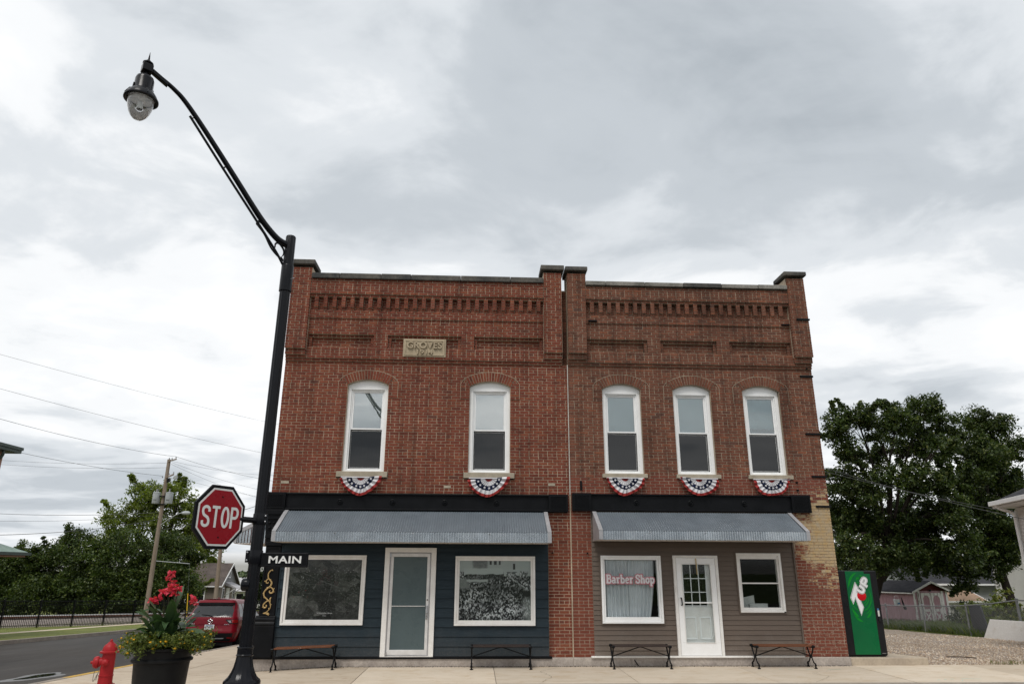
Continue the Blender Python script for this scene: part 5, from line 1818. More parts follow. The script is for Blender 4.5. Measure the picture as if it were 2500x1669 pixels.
# ------------------------------------------------------------------ benches
def bench(label, x0, x1, yf, zg0, zg1, seat):
    """backless bench: two cast iron ends, four slats, two truss rods"""
    L = x1 - x0
    ang = math.atan2(zg1 - zg0, L)
    b = thing('park_bench', label, 'bench', (x0, yf, zg0))
    b.rotation_euler = (0, -ang, 0)
    W = 0.36
    H = 0.42
    for xe in (0.0, L):
        leg = MB()
        for sgn, yb, yt in ((1, 0.0, 0.035), (-1, W, W - 0.035)):
            ym = W / 2 - sgn * 0.028
            P = spline([(xe, yt, H - 0.01), (xe, (yt * 0.55 + ym * 0.45), H * 0.74), (xe, ym, H * 0.56), (xe, ym - sgn * 0.02, H * 0.44), (xe, (ym + yb) / 2 - sgn * 0.01, H * 0.26), (xe, yb + sgn * 0.006, 0.09), (xe, yb, 0.012)], 5)
            k_ = len(P)
            leg.tube(P, [0.017 - 0.003 * math.sin(math.pi * i / k_) for i in range(k_)], 8)
            leg.lathe([(0.034, 0.0), (0.034, 0.012), (0.018, 0.022), (0.016, 0.05), (0.022, 0.06), (0.017, 0.09)], (xe, yb, 0), 10)
            leg.lathe([(0.026, -0.028), (0.03, 0), (0.026, 0.028)], (xe, yt - sgn * 0.018, H + 0.004), 10, 'x')
        leg.tube([(xe, 0.02, H - 0.012), (xe, W - 0.02, H - 0.012)], 0.016, 8)
        leg.box(xe - 0.014, xe + 0.014, W / 2 - 0.045, W / 2 + 0.045, H * 0.45, H * 0.57)
        leg.build('leg', M['iron'], b, smooth=50, local=True)
    for i in range(4):
        y = 0.022 + i * 0.081
        MB().box(0.02, L - 0.02, y, y + 0.073, H, H + 0.028).build('slat', M[seat], b, local=True, bevel=0.006)
    for sgn in (0, 1):
        xa = 0.02 if not sgn else L - 0.02
        xb = L / 2 - 0.04 if not sgn else L / 2 + 0.04
        MB().tube([(xa, W / 2, H * 0.55), (xb, W / 2, H - 0.02), (xb + (0.04 if sgn else -0.04) * -1.5, W / 2, H - 0.008)], 0.011, 6).build('truss_rod', M['iron'], b, local=True)
    return b


bench('backless bench with varnished brown slats under the town photograph, beside the lamp post', -4.10, -2.87, -0.50, G(-4.1, -0.3) - 0.0, G(-2.87, -0.3), 'wood_seat')
bench('backless bench with dark slats under the crowd photograph', -0.05, 1.17, -0.52, 0.0, 0.0, 'dark_seat')
bench('backless bench with dark slats under the barber shop lettering', 2.90, 4.10, -0.50, 0.0, 0.0, 'dark_seat')
bench('backless bench with varnished brown slats under the small sash window', 5.95, 7.16, -0.50, 0.0, 0.0, 'wood_seat')

# ------------------------------------------------------------------ lamp post with stop and street signs
LP = (-3.02, -6.0, 0.0)
lamp = thing('street_lamp', 'tall black fluted street lamp post with long curved arm and glass globe', 'street lamp', LP)
bs = MB()
bs.lathe([(0.30, 0.0), (0.30, 0.05), (0.27, 0.08), (0.255, 0.13), (0.235, 0.30), (0.20, 0.42), (0.19, 0.48), (0.215, 0.50), (0.235, 0.53), (0.235, 0.565), (0.222, 0.59)], LP, 32)
bs.build('base', M['lamp_black'], lamp, smooth=35)
bs = MB()
bs.lathe([(0.222, 0.59), (0.185, 0.625), (0.152, 0.68), (0.128, 0.74), (0.112, 0.81), (0.103, 0.875)], LP, 48, flute=(16, 0.07), caps=False)
bs.build('fluted_bell', M['lamp_black'], lamp, smooth=50)
MB().lathe([(0.103, 0.87), (0.112, 0.885), (0.100, 0.90), (0.100, 0.965), (0.108, 0.975), (0.104, 0.99), (0.086, 0.992)], LP, 32).build('collar', M['lamp_black'], lamp, smooth=35)
sh = MB()
sh.lathe([(0.083, 0.98), (0.079, 6.05)], LP, 96, flute=(12, 0.09))
sh.build('pole', M['lamp_black'], lamp, smooth=50)
MB().lathe([(0.094, 6.03), (0.094, 6.44), (0.088, 6.46)], LP, 32).build('sleeve', M['lamp_black'], lamp, smooth=40)
MB().lathe([(0.079, 6.44), (0.077, 6.95), (0.07, 6.965)], LP, 96, flute=(12, 0.08)).build('pole_top', M['lamp_black'], lamp, smooth=50)
ad = Vector((-1.9, -1.5, 0)).normalized()          # arm heads out over the corner
tip_h, tip_z = 2.40, 8.86
LS = 0.80


def A(h, z):
    return Vector(LP) + ad * h + Vector((0, 0, z))


arm = spline([A(0.06, 6.80), A(0.22, 6.86), A(0.42, 7.02), A(0.62, 7.23), A(1.0, 7.67), A(1.5, 8.235), A(1.82, 8.57), A(2.0, 8.705), A(2.2, 8.805), A(tip_h - 0.02, tip_z)], 8)
MB().tube(arm, [0.052 - 0.024 * i / (len(arm) - 1) for i in range(len(arm))], 12).build('arm', M['lamp_black'], lamp, smooth=50)
rod = [A(0.07, 6.44), A(0.30, 6.74), A(1.2, 7.76), A(1.735, 8.375)]
MB().tube(spline(rod, 6), 0.020, 8).build('lower_rod', M['lamp_black'], lamp, smooth=60)
MB().tube([A(1.16, 7.72), A(1.11, 7.80)], 0.014, 6).build('spacer', M['lamp_black'], lamp)
MB().tube([A(1.70, 8.34), A(1.66, 8.43)], 0.012, 6).build('spacer', M['lamp_black'], lamp)
s1 = spline([A(0.40, 6.98), A(0.47, 7.02), A(0.54, 7.05), A(0.56, 7.0), A(0.53, 6.97), A(0.42, 6.86), A(0.30, 6.68), A(0.18, 6.575), A(0.12, 6.56), A(0.095, 6.53), A(0.11, 6.50)], 6)
MB().tube(s1, 0.014, 8).build('scroll', M['lamp_black'], lamp, smooth=60)
s2 = spline([A(0.235, 6.70), A(0.235, 6.76), A(0.20, 6.79), A(0.15, 6.77), A(0.095, 6.70), A(0.09, 6.63), A(0.12, 6.57)], 6)
MB().tube(s2, [0.006 + 0.012 * math.sin(math.pi * min(1, i / (len(s2) - 1) * 0.9 + 0.1)) for i in range(len(s2))], 8).build('scroll', M['lamp_black'], lamp, smooth=60)
T = A(tip_h, tip_z)


def LT(prof, c, n=24, **kw):
    return MB().lathe([(r_ * LS, h_ * LS) for r_, h_ in prof], c, n, **kw)


# bracket box, finial, hood, globe
bx = MB()
a2 = Vector((ad.y, -ad.x, 0))
for d0, d1, w_, za, zb in ((-0.07, 0.07, 0.07, -0.062, 0.062), (-0.30, -0.07, 0.038, -0.042, 0.03)):
    c = [T + ad * d + a2 * s_ * w_ + Vector((0, 0, z)) for z in (za, zb) for d, s_ in ((d0, -1), (d1, -1), (d1, 1), (d0, 1))]
    if d0 < -0.2:
        for q_ in c:
            dd = (q_ - T).dot(ad)
            q_.z += (dd + 0.07) * 0.5
    bx.hexa(c)
bx.build('arm_bracket', M['lamp_black'], lamp, bevel=0.012)
LT([(0.055, 0.07), (0.06, 0.095), (0.09, 0.105), (0.09, 0.125), (0.055, 0.145), (0.04, 0.175), (0.018, 0.19), (0.016, 0.23), (0.003, 0.36)], T, 20).build('finial', M['lamp_black'], lamp, smooth=40)
LT([(0.035, -0.16), (0.035, -0.06)], T, 12).build('stem', M['lamp_black'], lamp, smooth=40)
hz_ = -0.16
hood = [(0.0, hz_), (0.10, hz_ - 0.005), (0.14, hz_ - 0.04), (0.155, hz_ - 0.09), (0.158, hz_ - 0.31), (0.165, hz_ - 0.325), (0.21, hz_ - 0.36), (0.25, hz_ - 0.42), (0.268, hz_ - 0.48), (0.285, hz_ - 0.49), (0.285, hz_ - 0.515), (0.262, hz_ - 0.525), (0.225, hz_ - 0.515), (0.225, hz_ - 0.46), (0.0, hz_ - 0.44)]
LT(hood[::-1], T, 40, caps=False).build('hood', M['lamp_black'], lamp, smooth=35)
for i in range(4):
    a = math.pi / 4 + i * math.pi / 2
    p = Vector((math.cos(a), math.sin(a), 0))
    MB().tube([*[T + (p * r_ + Vector((0, 0, hz_ + h_))) * LS for r_, h_ in ((0.162, -0.22), (0.17, -0.33), (0.215, -0.36), (0.275, -0.475))]], 0.010, 6).build('hood_rib', M['lamp_black'], lamp)
def globe_mat():
    m = glass_mat('prismatic_globe_glass', (1.0, 1.0, 1.0), 0.8, 0.08)
    t = m.node_tree
    out = [n for n in t.nodes if n.type == 'OUTPUT_MATERIAL'][0]
    src = out.inputs[0].links[0].from_socket
    tl = t.nodes.new('ShaderNodeBsdfTranslucent')
    tl.inputs[0].default_value = (0.9, 0.9, 0.9, 1)
    mx = t.nodes.new('ShaderNodeMixShader')
    mx.inputs[0].default_value = 0.14
    t.links.new(src, mx.inputs[1])
    t.links.new(tl.outputs[0], mx.inputs[2])
    t.links.new(mx.outputs[0], out.inputs[0])
    return m


M['globe'] = globe_mat()
M['reflector'] = mk('lamp_reflector', (0.72, 0.72, 0.71), (0.5, 0.5, 0.49), 14, 0.3, metal=0.2)
gp = [(0.002, -0.40), (0.07, -0.385), (0.12, -0.34), (0.165, -0.27), (0.20, -0.17), (0.218, -0.06), (0.22, 0.0)]
LT([(r, h + hz_ - 0.515) for r, h in gp], T, 32, caps=False, flute=(32, 0.02)).build('globe', M['globe'], lamp, smooth=60)
LT([(0.05, -0.20), (0.055, -0.06), (0.17, -0.02), (0.215, 0.0)], T + Vector((0, 0, (hz_ - 0.5) * LS)), 20, caps=False).build('reflector', M['reflector'], lamp, smooth=60)
MB().tube([(LP[0] + 0.07, LP[1] - 0.04, 6.22), (LP[0] + 0.11, LP[1] - 0.05, 6.23), (LP[0] + 0.135, LP[1] - 0.05, 6.235)], 0.007, 6).build('bolt', M['steel'], lamp)
bx = MB().lathe([(0.075, -0.055), (0.085, -0.04), (0.085, 0.04), (0.075, 0.055)], (LP[0] - 0.075, LP[1] - 0.02, 1.76), 20, 'x')
bx.build('outlet_cover', M['lamp_black'], lamp, smooth=40)

# stop sign on its arm
sdv = Vector((-0.485, -0.875, 0)).normalized()
sn = Vector((-sdv.y * -1, 0, 0))
nrm = Vector((sdv.y * -1, sdv.x, 0))               # candidate normal
if nrm.y > 0:
    nrm = -nrm
SC = Vector((LP[0], LP[1], 0)) + sdv * 0.72 + Vector((0, 0, 2.605)) + nrm * 0.03
stop = thing('stop_sign', 'red octagonal stop sign with black backing beside the lamp post', 'road sign', (SC.x, SC.y, 2.2))
rx = -sdv                                           # reading direction, left to right


def sp_(u, z, d):
    return SC + rx * u + Vector((0, 0, z)) + nrm * d


def octo(r, d0, d1, name, mat, holes=False):
    P = []
    for i in range(8):
        a = math.pi / 8 + i * math.pi / 4
        P.append((r / math.cos(math.pi / 8) * math.cos(a), r / math.cos(math.pi / 8) * math.sin(a)))
    mb = MB()
    mb.add([sp_(u, z, d1) for u, z in P] + [sp_(u, z, d0) for u, z in P],
           [tuple(range(8)), tuple(range(15, 7, -1))] + [(i, i + 8, (i + 1) % 8 + 8, (i + 1) % 8) for i in range(8)])
    return mb.build(name, mat, stop)


octo(0.402, -0.03, 0.0, 'backing', M['black'])
octo(0.362, 0.0, 0.004, 'white_border', M['sign_white'])
octo(0.338, 0.004, 0.007, 'red_face', M['stop_red'])
# highway lettering drawn as strokes
gl = {
    'S': [spline([(0.88, 0.80), (0.78, 0.96), (0.5, 1.0), (0.2, 0.95), (0.10, 0.76), (0.22, 0.60), (0.5, 0.51), (0.78, 0.42), (0.92, 0.24), (0.80, 0.05), (0.5, 0.0), (0.2, 0.05), (0.10, 0.21)], 5)] if False else None,
}


def strokes(ch):
    if ch == 'S':
        return [[p for p in spline([(0.93, 0.74, 0), (0.86, 0.92, 0), (0.5, 1.0, 0), (0.14, 0.92, 0), (0.07, 0.74, 0), (0.22, 0.58, 0), (0.5, 0.5, 0), (0.78, 0.42, 0), (0.93, 0.26, 0), (0.86, 0.08, 0), (0.5, 0.0, 0), (0.14, 0.08, 0), (0.07, 0.27, 0)], 5)]]
    if ch == 'T':
        return [[(0.0, 1.0), (1.0, 1.0)], [(0.5, 0.99), (0.5, -0.07)]]
    if ch == 'O':
        return [[(0.5 + 0.43 * math.cos(a) * (1 if abs(math.cos(a)) < 0.99 else 1), 0.5 + 0.5 * math.sin(a)) for a in [i * 2 * math.pi / 40 + 0.01 for i in range(41)]]]
    if ch == 'P':
        return [[(0.07, -0.07), (0.07, 1.07)], [(0.07, 1.0), (0.55, 1.0)] + [(0.55 + 0.37 * math.sin(a), 0.745 + 0.255 * math.cos(a)) for a in [i * math.pi / 12 for i in range(1, 12)]] + [(0.55, 0.49), (0.07, 0.49)]]


def stroke_letter(ch, u0, w, zb, h, sw_, d):
    mb = MB()
    for si, st in enumerate(strokes(ch)):
        P = [(u0 + p[0] * w, zb + p[1] * h) for p in st]
        tmp = MB().ribbon(P, sw_, 0.0, 0.001)
        mb.add([sp_(a, c, d + 0.0004 * si - b) for a, b, c in tmp.v], tmp.f)
    mb.build('letter', M['sign_white'], stop)


lw, lh, s_w = 0.116, 0.238, 0.036
for ch, u in (('S', -0.294), ('T', -0.142), ('O', 0.018), ('P', 0.172)):
    stroke_letter(ch, u, lw if ch != 'T' else 0.125, -0.119, lh, s_w, 0.009)
for z in (0.255, -0.255):
    c = sp_(0.0, z, 0.007)
    MB().tube([c, c + nrm * 0.006], 0.011, 10).build('bolt', M['iron'], stop)
MB().tube([Vector((LP[0], LP[1], 2.60)) + sdv * 0.05, Vector((LP[0], LP[1], 2.60)) + sdv * 0.40], 0.040, 12).build('arm', M['lamp_black'], stop, smooth=60)
MB().lathe([(0.088, -0.075), (0.092, -0.06), (0.092, 0.06), (0.088, 0.075)], (LP[0], LP[1], 2.62), 24).build('clamp_band', M['lamp_black'], stop, smooth=40)
cb = MB()
pc = Vector((LP[0], LP[1], 2.62)) - sdv * 0.105
for s_ in (-1, 1):
    q_ = pc + nrm * 0.0
cb.box(LP[0] + 0.07, LP[0] + 0.115, LP[1] - 0.05, LP[1] - 0.02, 2.555, 2.685)
cb.build('clamp_lug', M['lamp_black'], stop, bevel=0.004)
for z in (2.585, 2.66):
    MB().lathe([(0.012, 0), (0.012, 0.014), (0, 0.018)], (LP[0] + 0.093, LP[1] - 0.05, z), 8, 'y', caps=False).build('bolt', M['steel'], stop)

# street name sign
ms = thing('street_sign', 'black street name plate lettered MAIN clamped to the lamp post', 'street sign', (-2.93, -6.0, 1.98))
MB().box(-2.935, -2.30, -6.035, -6.0, 1.985, 2.175).build('plate', M['black'], ms, bevel=0.008)
MB().frame(-2.925, -2.31, 1.995, 2.165, 0.010, -6.041, -6.036).build('raised_border', M['lamp_black'], ms, bevel=0.002)
place_text('MAIN', 'lettering', M['sign_white'], ms, (-2.61, -6.038, 2.085), 0.44, 0.095, 0.002, 0.022, space=1.06)
MB().lathe([(0.088, -0.09), (0.092, -0.08), (0.092, 0.08), (0.088, 0.09)], (LP[0], LP[1], 2.115), 24).build('clamp_band', M['lamp_black'], ms, smooth=40)
MB().box(LP[0] - 0.125, LP[0] - 0.075, LP[1] - 0.05, LP[1] - 0.02, 2.045, 2.205).build('clamp_lug', M['lamp_black'], ms, bevel=0.004)
for z in (2.075, 2.178):
    MB().lathe([(0.012, 0), (0.012, 0.014), (0, 0.018)], (LP[0] - 0.10, LP[1] - 0.05, z), 8, 'y', caps=False).build('bolt', M['steel'], ms)

# ------------------------------------------------------------------ planter with cannas and lantana
PX, PY = -4.315, -5.4
PZ = G(PX, PY)
pot = thing('planter', 'large round black plastic planter on the corner behind the hydrant', 'planter', (PX, PY, PZ))
MB().lathe([(0.29, 0.0), (0.30, 0.02), (0.335, 0.40), (0.355, 0.70), (0.362, 0.74), (0.392, 0.752), (0.395, 0.775), (0.372, 0.795), (0.362, 0.80), (0.37, 0.86), (0.372, 0.885), (0.405, 0.90), (0.408, 0.925), (0.395, 0.932), (0.365, 0.925), (0.345, 0.84)], (PX, PY, PZ), 48, caps=False).build('pot', M['planter'], pot, smooth=32)
MB().lathe([(0.34, 0.85), (0.2, 0.87), (0.0, 0.875)], (PX, PY, PZ), 24, caps=False).build('soil', M['soil'], pot)


def paddle(base, dirv, length, width, droop, up=1.0, twist=0.0, n=9):
    """a long pointed leaf as a curved, slightly folded strip"""
    base = Vector(base)
    d = Vector(dirv).normalized()
    side = d.cross(Vector((0, 0, 1))).normalized()
    mb = MB()
    vs, fs = [], []
    for i in range(n + 1):
        t_ = i / n
        p = base + d * (length * t_ * (0.55 + 0.45 * t_ * droop)) + Vector((0, 0, length * (up * t_ - droop * t_ * t_)))
        w_ = width * (math.sin(math.pi * min(1, t_ ** 0.75)) ** 0.8 * 0.5 + 0.02) * (1 if t_ < 0.98 else 0.2)
        ss = (side * math.cos(twist) + Vector((0, 0, 1)) * math.sin(twist))
        wav = 0.01 * math.sin(t_ * 11 + twist * 3)
        vs += [p - ss * w_ + Vector((0, 0, 0.25 * w_ + wav)), p, p + ss * w_ + Vector((0, 0, 0.25 * w_ - wav))]
    for i in range(n):
        a = i * 3
        fs += [(a, a + 1, a + 4, a + 3), (a + 1, a + 2, a + 5, a + 4)]
    mb.add(vs, fs)
    return mb


rs = random.Random(17)
canna = thing('canna_lily', 'canna lilies with broad dark leaves and red blooms in the black planter', 'plant', (PX, PY, PZ + 0.87))
tips = [(-0.045, 0.0, 1.87), (0.05, -0.03, 1.70), (-0.12, 0.02, 1.64), (0.10, -0.05, 1.69), (-0.20, -0.05, 1.53), (0.30, 0.02, 1.53)]
for (dx, dy, z) in tips:
    b0 = (PX + dx * 0.35 + rs.uniform(-0.04, 0.04), PY + dy + rs.uniform(-0.05, 0.05), PZ + 0.86)
    top = Vector((PX + dx * 1.02, PY + dy, z - 0.02))
    mid = Vector(b0).lerp(top, 0.5) + Vector((-dx * 0.1, 0, 0))
    MB().tube(spline([b0, mid, top], 6), 0.008, 6).build('stem', M['canna_stem'], canna)
leafs = [(-1, -0.15, 0.44, 0.13, 0.28, 0.86), (-0.8, 0.3, 0.5, 0.13, 0.45, 1.0), (0.9, -0.1, 0.52, 0.13, 0.55, 0.9), (1, 0.2, 0.48, 0.13, 0.4, 0.7), (0.6, -0.6, 0.45, 0.14, 0.4, 0.9),
         (-0.3, -0.8, 0.46, 0.15, 0.3, 1.0), (0.2, -0.9, 0.48, 0.15, 0.25, 1.0), (-0.6, -0.5, 0.40, 0.14, 0.5, 0.8), (0.5, 0.5, 0.5, 0.13, 0.3, 1.1), (-0.2, 0.6, 0.5, 0.13, 0.2, 1.1),
         (0.8, -0.5, 0.42, 0.13, 0.55, 0.6), (-0.9, -0.4, 0.36, 0.12, 0.5, 0.5), (1.0, 0.0, 0.36, 0.12, 0.7, 0.5), (0.1, -0.5, 0.5, 0.16, 0.15, 1.1), (-0.25, -0.3, 0.5, 0.15, 0.15, 1.1),
         (0.4, -0.3, 0.50, 0.14, 0.25, 1.1), (-0.5, 0.0, 0.52, 0.14, 0.2, 1.1), (0.0, -0.7, 0.4, 0.15, 0.4, 0.8), (0.35, -0.8, 0.36, 0.14, 0.6, 0.6), (-0.5, -0.8, 0.36, 0.14, 0.6, 0.6)]
for rep in range(3):
    for (dx, dy, ln, wd, dr_, up) in leafs:
        zb = PZ + 0.88 + rs.uniform(0.0, 0.42) * (1, 0.75, 0.4)[rep]
        if rep == 0 and up > 1:
            zb += 0.05
        b0 = (PX + dx * 0.05 + rs.uniform(-0.06, 0.06), PY + dy * 0.05 + rs.uniform(-0.06, 0.06), zb)
        d = (dx + rs.uniform(-0.25, 0.25), dy + rs.uniform(-0.25, 0.25), 0)
        ln *= 1.0 + 0.22 * abs(dx)
        up *= 0.9
        paddle(b0, d, ln * rs.uniform(0.8, 1.05), wd * rs.uniform(0.6, 0.9), dr_, up * rs.uniform(0.8, 1.1), rs.uniform(-0.6, 0.6)).build('leaf', M['canna_leaf'], canna, smooth=60)


def petal_cluster(c, r, n, seed):
    rq = random.Random(seed)
    mb = MB()
    for i in range(n):
        a = rq.uniform(0, 6.283)
        el = rq.uniform(-0.5, 1.0)
        d = Vector((math.cos(a) * math.cos(el), math.sin(a) * math.cos(el), math.sin(el)))
        sd_ = d.cross(Vector((rq.uniform(-1, 1), rq.uniform(-1, 1), 1))).normalized()
        up = sd_.cross(d)
        ln = r * rq.uniform(0.7, 1.15)
        w_ = ln * 0.42
        o_ = Vector(c) + d * 0.01
        pts = [o_, o_ + d * ln * 0.45 + sd_ * w_ + up * 0.012, o_ + d * ln * 0.9 + sd_ * w_ * 0.6 + up * 0.0, o_ + d * ln - up * 0.012, o_ + d * ln * 0.9 - sd_ * w_ * 0.6, o_ + d * ln * 0.45 - sd_ * w_ + up * 0.012]
        mb.add(pts, [(0, 1, 2, 3), (0, 3, 4, 5)])
    return mb


for i, (dx, dy, z) in enumerate([(-0.045, 0, 1.97), (-0.07, 0, 1.90), (-0.02, 0.02, 1.85), (0.03, -0.03, 1.80), (0.09, -0.05, 1.78), (0.0, -0.04, 1.74), (0.06, -0.05, 1.72), (-0.13, 0.02, 1.73), (-0.08, 0, 1.745), (-0.22, -0.05, 1.62), (-0.16, -0.05, 1.64), (-0.20, -0.06, 1.57), (0.29, 0.02, 1.64), (0.32, 0.02, 1.58)]):
    petal_cluster((PX + dx, PY + dy, z - 0.095 + 0.01 * math.sin(i * 7)), 0.064, 13, 40 + i).build('bloom', M['canna_flower'], canna, smooth=60)

lan = thing('lantana', 'low yellow-flowered lantana spilling over the rim of the black planter', 'plant', (PX, PY, PZ + 0.87))


def leaf_arrays(C, n_per, spread, leaf, seed, flat=0.55, stretch=(1, 1, 1), aspect=0.5):
    """leaf rhombi spread round clump centres; returns vertex and face arrays"""
    r_ = np.random.RandomState(seed)
    C = np.asarray(C, float)
    sp = np.asarray(spread, float)
    if sp.ndim == 0:
        sp = np.full(len(C), float(sp))
    idx = np.repeat(np.arange(len(C)), n_per)
    n = len(idx)
    P = r_.normal(size=(n, 3))
    P /= np.linalg.norm(P, axis=1)[:, None] + 1e-9
    P *= (r_.rand(n) ** 0.5)[:, None] * sp[idx][:, None] * np.asarray(stretch)
    P = C[idx] + P
    nr = r_.normal(size=(n, 3))
    nr[:, 2] += flat * 2
    nr /= np.linalg.norm(nr, axis=1)[:, None]
    a = r_.normal(size=(n, 3))
    d = np.cross(nr, a)
    d /= np.linalg.norm(d, axis=1)[:, None] + 1e-9
    s = np.cross(nr, d)
    L = leaf * r_.uniform(0.6, 1.35, n)[:, None]
    w = L * aspect
    fold = nr * L * 0.12
    V = np.empty((n, 4, 3))
    V[:, 0] = P - d * L * 0.5
    V[:, 1] = P + s * w * 0.5 - d * L * 0.08 + fold
    V[:, 2] = P + d * L * 0.5
    V[:, 3] = P - s * w * 0.5 - d * L * 0.08 + fold
    return V.reshape(-1, 3)


def leaf_object(name, V, mat, parent=None, kind=None):
    n = len(V) // 4
    me = bpy.data.meshes.new(name)
    off = Vector((0, 0, 0))
    p = parent
    while p is not None:
        off += p.location
        p = p.parent
    V = V - np.array(off)
    me.vertices.add(n * 4)
    me.vertices.foreach_set('co', V.ravel())
    me.loops.add(n * 4)
    me.loops.foreach_set('vertex_index', np.arange(n * 4, dtype=np.int32))
    me.polygons.add(n)
    me.polygons.foreach_set('loop_start', np.arange(0, n * 4, 4, dtype=np.int32))
    me.update(calc_edges=True)
    me.materials.append(mat)
    o = bpy.data.objects.new(name, me)
    col.objects.link(o)
    if parent is not None:
        o.parent = parent
    if kind:
        o['kind'] = kind
    return o


C, sprig_ends = [], []
for i in range(150):
    a = rs.uniform(0, 6.283)
    ex = 1.0 + (0.16 if math.cos(a) > 0 else 0.06) * abs(math.cos(a))
    ln = rs.uniform(0.2, 0.46) * ex
    h = rs.uniform(0.0, 0.17)
    p0 = Vector((PX + 0.12 * math.cos(a), PY + 0.12 * math.sin(a), PZ + 0.88))
    p1 = Vector((PX + ln * math.cos(a), PY + ln * math.sin(a), PZ + 0.93 + h))
    p2 = Vector((PX + ln * 1.25 * math.cos(a), PY + ln * 1.25 * math.sin(a), PZ + 0.90 + h - rs.uniform(-0.06, 0.1)))
    for t_ in (0.45, 0.7, 0.9):
        C.append(p0.lerp(p1, t_))
    C += [p1, p1.lerp(p2, 0.5), p2]
    sprig_ends.append(p2 + Vector((0, 0, 0.015)))
leaf_object('foliage', leaf_arrays(C, 16, 0.06, 0.040, 5, 0.5), M['lantana_leaf'], lan, 'stuff')
for i, p in enumerate(sprig_ends):
    if i % 3 < 2 and (p.y < PY + 0.2):
        r_ = rs.uniform(0.012, 0.020)
        MB().lathe([(0.003, -0.008), (r_, 0.0), (r_ * 1.05, 0.006), (r_ * 0.6, 0.014), (0.0, 0.017)], p, 7, caps=False).build('flower_head', M['lantana_flower'], lan)

# ------------------------------------------------------------------ hydrant
HX, HY = -6.63, -2.0
HZ = G(HX, HY)
HZ -= 0.08
hy = thing('fire_hydrant', 'red fire hydrant with side caps and hanging chains near the kerb', 'fire hydrant', (HX, HY, HZ))
MB().lathe([(0.155, 0.0), (0.155, 0.10), (0.135, 0.11)], (HX, HY, HZ), 24).build('foot', M['hydrant'], hy, smooth=35)
MB().lathe([(0.165, 0.11), (0.17, 0.12), (0.17, 0.15), (0.165, 0.155)], (HX, HY, HZ), 24).build('lower_flange', M['hydrant'], hy, smooth=35)
for i in range(8):
    a = i * math.pi / 4 + 0.3
    MB().lathe([(0.014, 0.15), (0.014, 0.175), (0.008, 0.18)], (HX + 0.15 * math.cos(a), HY + 0.15 * math.sin(a), HZ), 6).build('flange_bolt', M['hydrant'], hy)
MB().lathe([(0.122, 0.155), (0.116, 0.30), (0.124, 0.305), (0.124, 0.322), (0.114, 0.328), (0.108, 0.68)], (HX, HY, HZ), 28).build('barrel', M['hydrant'], hy, smooth=35)
MB().lathe([(0.12, 0.68), (0.155, 0.685), (0.162, 0.695), (0.162, 0.715), (0.15, 0.722)], (HX, HY, HZ), 28).build('bonnet_flange', M['hydrant'], hy, smooth=35)
MB().lathe([(0.125, 0.722), (0.122, 0.75), (0.112, 0.79), (0.09, 0.825), (0.058, 0.848), (0.05, 0.855), (0.045, 0.87), (0.03, 0.872)], (HX, HY, HZ), 28, flute=(8, 0.05)).build('bonnet', M['hydrant'], hy, smooth=40)
MB().lathe([(0.028, 0.87), (0.022, 0.905), (0.018, 0.915)], (HX, HY, HZ), 5).build('operating_nut', M['hydrant'], hy)
noz = [(0.07, 0.0), (0.07, 0.05), (0.085, 0.055), (0.088, 0.07), (0.085, 0.10), (0.07, 0.125), (0.03, 0.14), (0.022, 0.142), (0.02, 0.165), (0.0, 0.167)]


def nozzle(dirv, sc_, name):
    d = Vector(dirv).normalized()
    s_ = d.cross(Vector((0, 0, 1)))
    mb = MB()
    n = 20
    vs = []
    for r_, h in noz:
        for j in range(n):
            a = 2 * math.pi * j / n
            vs.append(Vector((HX, HY, HZ + 0.535)) + d * (0.085 + h * sc_) + (s_ * math.cos(a) + Vector((0, 0, 1)) * math.sin(a)) * (r_ * sc_))
    fs = [(i * n + j, i * n + (j + 1) % n, (i + 1) * n + (j + 1) % n, (i + 1) * n + j) for i in range(len(noz) - 1) for j in range(n)]
    mb.add(vs, fs)
    mb.build(name, M['hydrant'], hy, smooth=40)


nozzle((-0.95, -0.30, 0), 1.18, 'steamer_cap')
nozzle((0.12, -1, 0), 0.72, 'hose_cap')
nozzle((-0.12, 1, 0), 0.72, 'hose_cap')
for k_, (p0, p1) in enumerate((((HX - 0.03, HY - 0.19, HZ + 0.50), (HX - 0.10, HY - 0.11, HZ + 0.36)), ((HX - 0.16, HY - 0.10, HZ + 0.46), (HX - 0.12, HY - 0.09, HZ + 0.34)))):
    ch = MB()
    for i in range(14):
        t_ = i / 13
        p = Vector(p0).lerp(Vector(p1), t_) + Vector((-0.03 * math.sin(t_ * 3.14), 0, -0.17 * math.sin(t_ * 3.14)))
        ch.v.append(tuple(p))
    P = [Vector(p) for p in ch.v]
    MB().tube(P, 0.005, 5).build('chain', M['chain'], hy)

